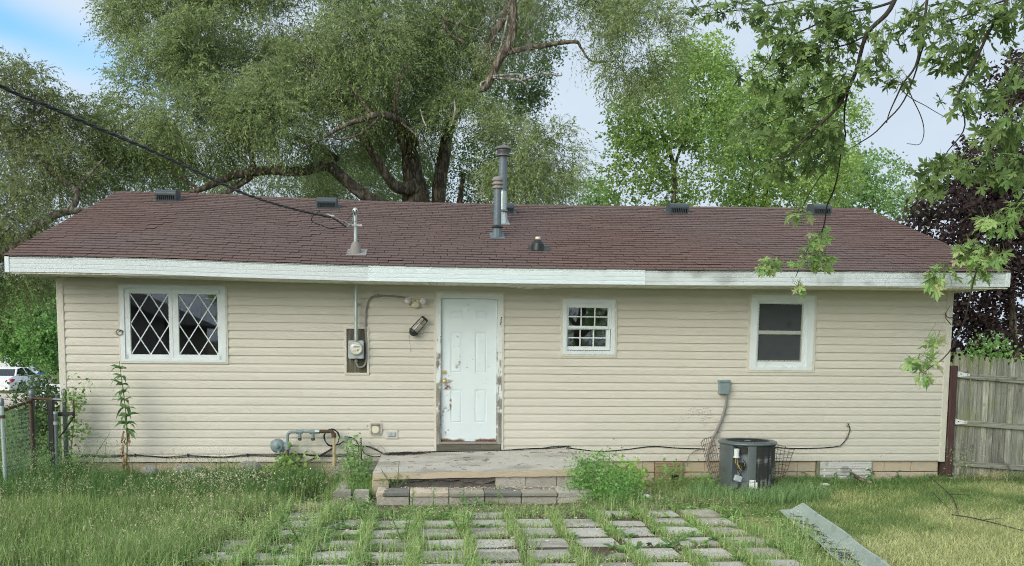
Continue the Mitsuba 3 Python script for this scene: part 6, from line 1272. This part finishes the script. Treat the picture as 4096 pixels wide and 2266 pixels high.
# flowering stems and pale seed heads standing in it
r = rg(102)
x, y = scatter(-7, -.9, -6, -.2, 3800, r); k = (x < edge_left(y) + .5) & (nz(x, y, 1.6, 21) > .44); x, y = x[k], y[k]
P = np.stack([x, y, gz(x, y)], 1); n = len(x); h = r.uniform(.20, .42, n) * (.75 + .5 * nz(x, y, 1.1, 3)); ln = r.normal(0, .16, (n, 2))
top = P + np.stack([ln[:, 0] * h, ln[:, 1] * h, h], 1)
v1 = np.stack([P - [.0014, 0, 0], P + [.0014, 0, 0], top], 1).reshape(-1, 3); f1 = np.arange(3 * n).reshape(-1, 3)
c1_ = np.repeat(mixpal([(.15, .19, .07), (.26, .26, .12)], r.random(n), r), 3, 0)
per = 5; q = np.repeat(top, per, 0) + r.normal(0, 1, (n * per, 3)) * [.008, .008, .022]; D = unit(r.standard_normal((n * per, 3)) * .6 + [0, 0, 1]); S = unit(np.cross(D, r.standard_normal((n * per, 3))))
v2, f2 = leaf_quads(q, D, S, r.uniform(.012, .028, n * per), .011)
c2 = np.repeat(mixpal([(.18, .21, .09), (.26, .26, .14), (.22, .21, .11), (.31, .29, .18)], np.repeat(r.random(n), per), r), 4, 0)
v, f = cat_([(v1, f1), (v2, f2)])
add('seed_heads', (v, f), 'm_leaf', color=np.clip(np.vstack([c1_, c2]), .02, .8), label='pale grass seed heads standing over the left yard', cat='grass', kind='stuff')

# mown lawn on the right, straw and green in patches
r = rg(103); ms = []
def lawn_edge(y): return np.where(y < -2.75, 4.10 + (y + 2.75) * .185, 3.75 + .25 * np.sin(y * 3))
def mown(x0, x1, y0, y1, n, h0, h1, w):
    x, y = scatter(x0, x1, y0, y1, n, r); k = x > lawn_edge(y) + .12 * (nz(x, y, 3, 4) - .5); x, y = x[k], y[k]
    a = nz(x, y, .55, 31); b = nz(x, y, 2.2, 33)
    dry = .85 * np.clip((a * .65 + b * .35 - .43) * 5.0 - .95 * np.clip((y + 1.35) / 1.0, 0, 1) + .75 * np.clip((-y - 2.4) / 2.0, 0, 1), 0, 1)
    dry = np.clip(dry + .30 * r.standard_normal(len(x)), 0, 1)
    col = mixpal([(.10, .175, .045), (.15, .215, .058), (.225, .265, .085), (.30, .32, .12), (.375, .37, .17)], dry, r)
    h = r.uniform(h0, h1, len(x)) * (.8 + .5 * b) * (1 + .6 * np.clip((y + .9), 0, 1))
    ms.append(lay('', x, y, h, w * r.uniform(.7, 1.3, len(x)), col, r, .85, .45))
mown(3.5, 9.9, -6.3, -.06, 125000, .045, .085, .0055)
mown(3.6, 9.9, -6.3, -.06, 9000, .08, .15, .0045)
join('mown_lawn', ms, 'mown lawn of green and straw coloured grass on the right', 'lawn')
# longer blue green grass round the air conditioner
r = rg(104); ms = []
x, y = scatter(2.9, 5.6, -2.6, -.3, 10000, r); d = np.hypot((x - 4.35) / .95, (y + 1.3) / .75); k = (d < 1 + .5 * (nz(x, y, 2, 5) - .5)) & (np.hypot(x - AX, y - AY) > .41); x, y = x[k], y[k]
ms.append(lay('', x, y, r.uniform(.10, .25, len(x)), .0065 * r.uniform(.7, 1.3, len(x)), mixpal([(.095, .18, .062), (.13, .225, .08), (.18, .26, .09)], r.random(len(x)), r), r, .35, .4))
x, y = scatter(5.2, 7.6, -.42, -.04, 2600, r); ms.append(lay('', x, y, r.uniform(.05, .16, len(x)), .008 * r.uniform(.7, 1.4, len(x)), mixpal([(.07, .15, .04), (.11, .20, .05)], r.random(len(x)), r), r, .4, .4))
x, y = scatter(7.8, 9.8, -.5, -.06, 3000, r); ms.append(lay('', x, y, r.uniform(.06, .2, len(x)), .008 * r.uniform(.7, 1.4, len(x)), mixpal([(.08, .15, .045), (.16, .20, .07), (.32, .27, .15)], r.random(len(x)) ** 2, r), r, .4, .4))
join('long_grass', ms, 'longer blue green grass round the air conditioner and along the wall', 'grass')

# weeds in the joints of the patio
r = rg(105); ms = []
PA = np.array(PAV)
def on_paver(x, y, inset=.0):
    k = np.zeros(len(x), bool)
    for x0, x1, y0, y1, _ in PA: k |= (x > x0 + inset) & (x < x1 - inset) & (y > y0 + inset) & (y < y1 - inset)
    return k
def patio_pts(n, strength, f=1.4, s=40, inset=.012):
    x, y = scatter(-2.9, 4.3, -6.0, -1.75, n, r)
    vx = np.zeros(n) + .3
    for j in range(-7, 7): vx = np.maximum(vx, np.exp(-((x - (.928 + j * .508 - .05)) / .085) ** 2))
    k = ~on_paver(x, y, inset) & (x > edge_left(y) - .7) & (x < lawn_edge(y) + .1)
    k &= (nz(x, y, f, s) + .17 * vx * (y < -2.3) > strength)
    k &= ~((x > -.72) & (x < 2.0) & (y > -2.33) & (r.random(n) < .8))
    return x[k], y[k], vx[k]
def step_front(x, y): return np.where((x > -.80) & (x < 2.1) & (y > -2.85), .38, 1.0)
x, y, vx = patio_pts(78000, .47, inset=.015)
ms.append(lay('', x, y, r.uniform(.04, .16, len(x)) * (.6 + .55 * vx) * step_front(x, y), .006 * r.uniform(.7, 1.4, len(x)), mixpal([(.11, .19, .048), (.155, .255, .055), (.20, .295, .075), (.25, .30, .11), (.28, .27, .15)], r.random(len(x)), r), r, .45, .5))
x, y, vx = patio_pts(17000, .555, 1.1, 44)
ms.append(lay('', x, y, r.uniform(.12, .30, len(x)) * step_front(x, y), .0065 * r.uniform(.7, 1.4, len(x)), mixpal([(.10, .18, .05), (.15, .25, .065), (.22, .29, .095), (.30, .29, .15)], r.random(len(x)), r), r, .32, .45))
x, y = scatter(-1.3, 3.9, -2.55, -1.8, 9000, r); k = nz(x, y, 2.0, 50) > .47; x, y = x[k], y[k]
ms.append(lay('', x, y, r.uniform(.03, .13, len(x)) * np.where((x > -.75) & (x < 1.9) & (y > -2.3), .55, 1), .006 * r.uniform(.7, 1.4, len(x)), mixpal([(.10, .16, .05), (.16, .20, .075), (.27, .24, .14)], r.random(len(x)), r), r, .5, .4))
x, y = scatter(2.1, 3.8, -2.0, -.2, 8000, r); k = nz(x, y, 1.8, 52) > .47; x, y = x[k], y[k]
ms.append(lay('', x, y, r.uniform(.04, .16, len(x)), .006 * r.uniform(.7, 1.4, len(x)), mixpal([(.09, .17, .05), (.15, .23, .06), (.25, .24, .12)], r.random(len(x)), r), r, .5, .4))
x, y = scatter(-1.35, -.72, -1.4, -.15, 2600, r)
ms.append(lay('', x, y, r.uniform(.06, .26, len(x)), .007 * r.uniform(.7, 1.4, len(x)), mixpal([(.09, .19, .05), (.14, .25, .06), (.22, .27, .10)], r.random(len(x)), r), r, .4, .4))
join('patio_weeds', ms, 'fresh green grass and weeds sprouting from the patio joints', 'weeds')
# small leaved weeds: clover, chickweed and pale flower specks
r = rg(106)
x, y, vx = patio_pts(42000, .50, 1.7, 60, -.02)
x2, y2 = scatter(-3.4, -.7, -5.6, -1.2, 16000, r); k = (x2 > edge_left(y2) - 1.3 * nz(x2, y2, .8, 62)) & (nz(x2, y2, 1.6, 63) > .47) & (x2 < edge_left(y2) + .9) & ~on_paver(x2, y2, .02)
x3, y3 = scatter(2.2, 3.9, -2.2, -.25, 5000, r); k3 = nz(x3, y3, 2.2, 64) > .5
x, y = np.concatenate([x, x2[k], x3[k3]]), np.concatenate([y, y2[k], y3[k3]]); n = len(x)
P = np.stack([x, y, gz(x, y) + r.random(n) ** 1.5 * .10], 1); D = unit(r.standard_normal((n, 3)) * [1, 1, .35]); S = unit(np.cross(D, r.standard_normal((n, 3)) * .4 + [0, 0, 1]))
v, f = leaf_quads(P, D, S, r.uniform(.015, .036, n), .02, .1)
col = mixpal([(.085, .17, .045), (.13, .25, .055), (.17, .28, .07), (.24, .30, .11), (.42, .36, .22)], r.random(n) ** 1.3, r)
add('small_weeds', (v, f), 'm_leaf', color=np.clip(np.repeat(col, 4, 0), .02, .8), label='low small leaved weeds among the patio slabs', cat='weeds', kind='stuff')
# rosettes of broader leaves (plantain, dandelion) in lawn and joints
r = rg(110); LV, LC = [], []
xa, ya, va = patio_pts(1500, .55, 1.2, 66); xb, yb = scatter(-6, -.7, -5.8, -1.0, 420, r)
for x, y in list(zip(xa, ya))[:330] + list(zip(xb, yb))[:260]:
    n = r.integers(5, 10); a = r.uniform(0, 6.283, n); L = r.uniform(.06, .16, n); z = float(gz(x, y))
    d = unit(np.stack([np.cos(a), np.sin(a), r.uniform(.3, 1.3, n)], 1)); P = np.tile([x, y, z], (n, 1)) + 0
    m1 = P + d * L[:, None] * .55; t = m1 + unit(d * [1, 1, .1] + [0, 0, -.1]) * (L * .5)[:, None]; sd = unit(np.cross(d, [0, 0, 1.0])); w = (L * r.uniform(.16, .3, n))[:, None]
    LV.append((np.stack([P, m1 + sd * w * .5, t, m1 - sd * w * .5], 1).reshape(-1, 3), np.vstack([(np.arange(n) * 4)[:, None] + [0, 1, 2], (np.arange(n) * 4)[:, None] + [0, 2, 3]])))
    LC.append(np.repeat(mixpal([(.075, .16, .045), (.11, .21, .055), (.16, .27, .07)], np.full(n, r.random()), r), 4, 0))
add('broadleaf_rosettes', cat_(LV), 'm_leaf', color=np.clip(np.vstack(LC), .02, .8), label='broad leaved plantain and dandelion rosettes in lawn and patio joints', cat='weeds', kind='stuff')
# dead stalks and dry leaf litter
r = rg(107)
x, y = scatter(-2.9, 4.0, -5.8, -.6, 9000, r); k = (nz(x, y, 1.3, 70) > .50) & (x > edge_left(y) - 1.2) & ((y < -1.8) | (x > 2.15)); x, y = x[k], y[k]; n = len(x)
P = np.stack([x, y, gz(x, y) + .012 + .02 * r.random(n) + .045 * on_paver(x, y)], 1); D = unit(r.standard_normal((n, 3)) * [1, 1, .25]); S = unit(np.cross(D, r.standard_normal((n, 3)) * .4 + [0, 0, 1]))
v, f = leaf_quads(P, D, S, r.uniform(.015, .05, n), .010, .1)
add('leaf_litter', (v, f), 'm_vcol', color=np.clip(np.repeat(mixpal([(.07, .045, .03), (.16, .11, .07), (.33, .27, .18), (.45, .40, .30)], r.random(n), r), 4, 0), .02, .8), label='dry brown leaf litter scattered over the patio soil', cat='leaf litter', kind='stuff')
# twigs and needles lying on the stoop and step
sk = []
r = rg(108)
for i in range(60):
    u, y = r.random(), r.uniform(-1.2, -.06); x = stoop_x(u, y); z = stoop_top(x, y) + .006; a = r.normal(0, .5); l = r.uniform(.015, .075)
    sk.append(tube([(x - l * math.cos(a), y - l * math.sin(a), z), (x, y + r.normal(0, .006), z + .004), (x + l * math.cos(a), y + l * math.sin(a), z)], r.uniform(.0014, .003), 4))
for i in range(260):
    x, y = -.36 + .17 * r.standard_normal(), -.13 + .045 * r.standard_normal(); z = stoop_top(x, y) + .006 + .012 * r.random(); a = r.normal(0, .7); l = r.uniform(.03, .07)
    if x > -.62: sk.append(tube([(x - l * math.cos(a), y - l * math.sin(a), z), (x + l * math.cos(a), y + l * math.sin(a), z + .004)], .0018, 3))
add('twig_litter', cat_(sk), 'm_twig', label='dark twigs and pine straw lying on the stoop slab', cat='twig litter', kind='stuff')
r = rg(112); tl_ = []
for i in range(150):
    t = r.random() ** .6; px, py = 4.215 + (3.70 - 4.215) * t, -2.78 + (-5.85 + 2.78) * t; px += r.normal(0, .045); a = r.uniform(0, 3.14); l = r.uniform(.015, .06)
    tl_.append(tube([(px - l * math.cos(a), py - l * math.sin(a), .030), (px + l * math.cos(a), py + l * math.sin(a), .034)], r.uniform(.002, .005), 4))
add('trough_litter', cat_(tl_), 'm_twig', label='bits of dark debris lying in the metal trough', cat='twig litter', kind='stuff')
r = rg(109); n = 700
x, y = r.uniform(-.55, 1.7, n), -1.36 - np.abs(r.normal(0, .10, n)); k = (y > -1.70) & (nz(x, y, 3, 71) > .46); x, y = x[k], y[k]; n = len(x)
P = np.stack([x, y, .116 + .012 * r.random(n)], 1); D = unit(r.standard_normal((n, 3)) * [1, 1, .2]); S = unit(np.cross(D, r.standard_normal((n, 3)) * .4 + [0, 0, 1]))
v, f = leaf_quads(P, D, S, r.uniform(.02, .055, n), .016, .12)
add('step_litter', (v, f), 'm_vcol', color=np.clip(np.repeat(mixpal([(.11, .065, .045), (.22, .15, .10), (.40, .34, .25), (.16, .09, .06)], r.random(n), r), 4, 0), .02, .8), label='dry brown leaves lying along the back of the step', cat='leaf litter', kind='stuff')

# ---- single plants
def leafy_stem(t, base, top, n, L, W, pal, r, droop=.3, part='leaf', single=True, bend=.0, mat_='m_leaf', t0=.08):
    base, top = np.array(base, float), np.array(top, float); mid = (base + top) / 2 + np.array([bend, .0, .0])
    path = smooth_path([base, mid, top], 8)
    hgt = np.linalg.norm(top - base)
    add('stem', tube(path, np.linspace(.008, .003, len(path)) * min(1.3, .5 + hgt), 6), 'm_stem', t, smooth=60)
    out, cols = [], []
    for i in range(n):
        f = t0 + (1 - t0) * (i + .5) / n; p = path[min(len(path) - 1, int(f * (len(path) - 1)))]; a = i * 2.4 + r.normal(0, .7)
        s = (1 - .45 * f) if single else 1
        d = unit(np.array([math.cos(a), math.sin(a), r.uniform(.0, .9) + .3 * f])); l = L * s * r.uniform(.55, 1.25); w = W * s * r.uniform(.7, 1.3); dp = droop * r.uniform(.3, 1.7)
        k = 5; row = []; roll = r.normal(0, .9 if single else .5)
        for j in range(k + 1):
            q = j / k; wid = w * (math.sin(math.pi * min(1, .12 + q * .92)) ** .8) * (1 if j < k else .02) * (1 + (.35 * (j % 2) - .17) * (W > .04))
            c = p + d * l * q + np.array([0, 0, -dp * l * q * q * 1.6]); sd = unit(np.cross(d, [0, 0, 1.0])); sd = unit(sd * math.cos(roll) + np.cross(sd, d) * math.sin(roll))
            row.append([c - sd * wid / 2 + [0, 0, .12 * wid], c, c + sd * wid / 2 + [0, 0, .12 * wid]])
        m = loft(row, closed=False, caps=False); c = np.clip(living(pal[r.integers(len(pal))]) * (1 + .12 * r.standard_normal()), .01, .8)
        if single: add(part, m, mat_, t, color=c)
        else: out.append(m); cols.append(np.tile(c, (len(m[0]), 1)))
    if out: add('foliage', cat_(out), mat_, t, color=np.vstack(cols), kind='stuff')
r = rg(120); GL = [(.055, .125, .045), (.075, .15, .05), (.045, .105, .04), (.10, .17, .06)]
t = thing('tall_weed', 'tall prickly lettuce weed with brown dead lower leaves by the left window', 'weed')
leafy_stem(t, (-4.065, -.38, .0), (-4.115, -.36, 1.68), 58, .27, .075, GL, r, .5, bend=.05, t0=.46)
dl = []
for i in range(40):
    z = r.uniform(.14, .82); a = r.uniform(0, 6.28); p = np.array([-4.06 + .025 * math.cos(a), -.38 + .025 * math.sin(a), z]); d = unit(np.array([.25 * math.cos(a), .25 * math.sin(a), -1])); s = unit(np.cross(d, r.standard_normal(3)))
    row = [[p + d * l - s * w, p + d * l + .012 * r.standard_normal(3), p + d * l + s * w] for l, w in ((0, .004), (.03, .012), (.065, .015), (.10, .008), (.125, .001))]
    dl.append(loft(row, closed=False, caps=False))
add('dead_leaves', cat_(dl), 'm_vcol', t, color=np.clip(np.repeat(np.array([(.33, .22, .12), (.42, .30, .18), (.24, .15, .08)])[r.integers(0, 3, 40)], 15, 0), 0, 1), label='withered brown lower leaves')
GR = [(.17, .27, .09), (.21, .32, .10), (.14, .24, .09)]
for x, y, h, lab in ((-.205, -1.98, .20, 'goldenrod shoot at the left end of the step'), (.045, -2.02, .22, 'goldenrod shoot second from the left along the step'), (.84, -2.0, .24, 'goldenrod shoot in front of the dark middle caps')):
    t = thing('goldenrod_plant', lab, 'weed'); leafy_stem(t, (x, y, -.05), (x + .01, y, h), 46, .075, .010, GR, r, .25, single=False)
for x, y, h, lab, n in ((.41, -1.94, .17, 'broad leaved dock weed at the middle of the step', 8), (.585, -1.90, .12, 'small dock weed right of the larger one at the step', 6), (5.93, -.13, .12, 'dock weed left of the plank hatch centre', 6), (6.17, -.16, .17, 'upright dock weed before the plank hatch', 5), (6.48, -.14, .16, 'large leaved dock weed at the right of the plank hatch', 8), (6.92, -.12, .15, 'dock weed against the tan blocks at the right', 6), (5.48, -.16, .12, 'dock weed left of the plank hatch frame', 7)):
    t = thing('dock_plant', lab, 'weed'); leafy_stem(t, (x, y, -.04), (x, y, h), n, .17, .055, [(.085, .165, .06), (.11, .20, .07), (.07, .14, .05)], r, .5, t0=.2)
for x, y, h, lab in ((-.70, -3.1, .36, 'spreading tall weed at the upper left of the patio'), (-1.27, -4.0, .30, 'broad weed at the left side of the patio'), (.33, -3.75, .34, 'bushy tall weed in the patio joint before the step'), (-.25, -4.1, .36, 'thin stemmed tall weed in the left patio joint')):
    t = thing('patio_weed', lab, 'weed')
    for k in range(5):
        a = k * 1.3; leafy_stem(t, (x, y, -.03), (x + .16 * math.cos(a), y + .12 * math.sin(a), h * r.uniform(.6, 1)), 16, .12, .012, [(.12, .23, .06), (.16, .28, .08), (.19, .30, .10)], r, .3, single=False)
def bush(name, label, clumps, dens, pal, seed, leaf=(.02, .045), stems=(), cat='bush', ratio=.75, tw=.10):
    t = thing(name, label, cat); c = crown_broad(clumps, dens, pal, rg(seed), leaf, ratio, 9, tw, .38, 5.0, seed, .2)
    for s in stems: add('stem', ptube(s, np.linspace(.008, .003, len(s)), 5, 4), 'm_stem', t)
    add('foliage', c[0], 'm_leaf', t, color=np.clip(c[1], .01, .8), kind='stuff')
    return t
FG = [(.095, .22, .045), (.13, .27, .055), (.075, .17, .04), (.17, .31, .075)]
bush('leafy_bush', 'bright green leafy bush at the right end of the stoop', [(2.12, -1.55, .25, .28, .22), (2.35, -1.75, .10, .26, .20), (2.0, -1.45, .35, .16, .12), (2.28, -1.4, .40, .14, .12), (2.5, -1.65, .18, .18, .16), (1.93, -1.62, .15, .15, .14), (2.18, -1.95, .02, .25, .15)], 900, FG, 130, (.02, .042), [[(2.15, -1.5, -.05), (2.1, -1.5, .3), (2.05, -1.48, .50)], [(2.25, -1.5, -.05), (2.3, -1.42, .3), (2.33, -1.38, .55)], [(2.2, -1.5, -.05), (2.45, -1.6, .25), (2.55, -1.6, .36)]])
bush('broadleaf_weed', 'yellow green broad leaved weed between bush and plywood', [(2.74, -.62, .14, .17, .10), (2.66, -.70, .08, .12, .07)], 330, [(.17, .29, .05), (.21, .33, .07)], 131, (.06, .10), [[(2.74, -.6, -.05), (2.74, -.62, .16)]], 'weed', .9)
bush('broadleaf_weed', 'small bright weed by the air conditioner cables', [(3.38, -.62, .10, .13, .12)], 420, FG, 132, (.035, .06), [[(3.38, -.62, -.05), (3.38, -.62, .14)]], 'weed', .9)
bush('broadleaf_weed', 'small dark weed at the left foot of the air conditioner', [(3.78, -.95, .07, .11, .08)], 420, FG, 133, (.035, .06), [[(3.78, -.95, -.05), (3.78, -.95, .1)]], 'weed', .9)
bush('vine_weed', 'leafy green vine round the foot of the gas regulator pipe', [(-2.09, -.24, .25, .09, .09), (-1.80, -.24, .27, .09, .10), (-1.95, -.26, .12, .16, .08)], 300, [(.11, .20, .04), (.15, .25, .05), (.19, .28, .06)], 134, (.06, .10), [[(-1.95, -.33, -.05), (-1.95, -.33, .25)]], 'weed', .9)
bush('stoop_weed', 'ferny weed growing from the broken stoop edge', [(-.40, -1.33, .16, .18, .06), (-.52, -1.33, .15, .10, .05)], 700, [(.08, .17, .045), (.11, .22, .05)], 135, (.02, .035), [[(-.42, -1.30, .08), (-.40, -1.28, .28), (-.385, -1.26, .45)], [(-.45, -1.3, .08), (-.56, -1.28, .25), (-.62, -1.27, .35)], [(-.4, -1.3, .1), (-.33, -1.29, .18), (-.27, -1.28, .26)]], 'weed', .6, .06)
t = bush('bed_weed', 'leafy weeds filling the bed between wall and kerb', [(-1.02, -.42, .36, .10, .13), (-1.05, -.45, .55, .07, .08), (-.80, -.40, .34, .09, .06), (-.95, -.75, .12, .17, .14), (-1.0, -.45, .20, .16, .12)], 560, [(.09, .19, .05), (.12, .24, .06), (.15, .27, .065)], 136, (.03, .06), [[(-1.02, -.42, -.05), (-1.02, -.42, .3), (-1.06, -.42, .66)], [(-.9, -.4, -.05), (-.82, -.4, .3), (-.78, -.4, .38)]], 'weed')
bush('creeper', 'thin leafy creeper climbing the domed post at the left corner', [(-4.75, -.26, 1.22, .07, .10), (-4.70, -.26, 1.05, .07, .08), (-4.74, -.26, .80, .07, .14), (-4.80, -.28, .58, .06, .12), (-4.66, -.26, 1.28, .05, .03), (-4.80, -.28, .30, .10, .16)], 330, [(.12, .22, .05), (.16, .27, .06), (.09, .18, .045)], 137, (.035, .065), [[(-4.84, -.28, -.05), (-4.80, -.28, .5), (-4.74, -.27, 1.0), (-4.76, -.26, 1.32)]], 'creeper', .9, .05)
bush('feathery_weed', 'feathery pale weeds at the foot of the left posts', [(-4.55, -.5, .28, .24, .24), (-4.9, -.75, .22, .26, .26), (-5.1, -.5, .3, .22, .3), (-4.3, -.35, .42, .16, .12), (-4.25, -.6, .15, .2, .14)], 900, [(.13, .21, .08), (.17, .26, .10), (.10, .18, .065), (.2, .27, .12)], 138, (.014, .032), [[(-4.6, -.45, -.05), (-4.45, -.42, .4), (-4.25, -.4, .72)], [(-4.6, -.45, -.05), (-4.35, -.42, .35), (-4.3, -.4, .6)]], 'weed', .4)
bush('dark_shrub', 'dark leafy shrub behind the rusty fence rail', [(-6.15, 2.1, 1.12, .20, .22), (-6.35, 2.1, .95, .20, .2), (-6.05, 2.0, .75, .22, .22), (-5.88, 2.0, 1.12, .10, .13), (-6.2, 2.0, .45, .25, .3), (-6.16, 2.1, 1.38, .10, .08)], 420, [(.045, .09, .035), (.06, .115, .04), (.08, .14, .05), (.09, .13, .06)], 139, (.035, .07), [[(-6.2, 2.05, -.1), (-6.18, 2.05, .8), (-6.15, 2.1, 1.45)], [(-6.2, 2.05, .2), (-6.0, 2.0, .8), (-5.86, 2.0, 1.2)]], 'shrub')
bush('gate_foliage', 'feathery yellow green sprig at the lower hinge side of the gate', [(7.88, -.22, .37, .12, .06), (7.72, -.25, .25, .05, .05)], 520, [(.17, .24, .06), (.21, .27, .08)], 140, (.02, .05), [[(7.9, -.18, .05), (7.88, -.2, .36)]], 'weed', .35)
r = rg(141); ms = []
n = 420; x, y = 8.22 + .16 * r.standard_normal(n), -.30 + .10 * r.standard_normal(n)
ms.append(lay('', x, y, r.uniform(.12, .26, n), .005 * r.uniform(.7, 1.4, n), mixpal([(.40, .31, .18), (.50, .41, .26), (.33, .24, .13)], r.random(n), r), r, .7, .7))
join('dry_grass_tuft', ms, 'tuft of dead straw coloured grass below the wooden gate', 'grass')
n = 380; x, y = -1.40 + .10 * r.standard_normal(n), -2.2 + .09 * r.standard_normal(n)
join('dry_grass_tuft', [lay('', x, y, r.uniform(.05, .14, n), .007 * r.uniform(.7, 1.4, n), mixpal([(.45, .33, .22), (.52, .42, .30), (.36, .26, .17)], r.random(n), r), r, .9, .6)], 'pinkish dead grass tuft left of the kerb pieces', 'grass')
n = 1500; x, y = -2.65 + .42 * r.standard_normal(n), -1.0 + .22 * r.standard_normal(n)
P = np.stack([x, y, gz(x, y) + r.uniform(.10, .34, n)], 1); D = unit(r.standard_normal((n, 3))); S = unit(np.cross(D, r.standard_normal((n, 3))))
v, f = leaf_quads(P, D, S, r.uniform(.014, .03, n), .016, .1)
add('seed_pods', (v, f), 'm_vcol', color=np.clip(np.repeat(mixpal([(.26, .22, .12), (.46, .40, .25), (.55, .48, .32)], r.random(n), r), 4, 0), .02, .8), label='cream dried seed pods among the grass below the siding', cat='weeds', kind='stuff')
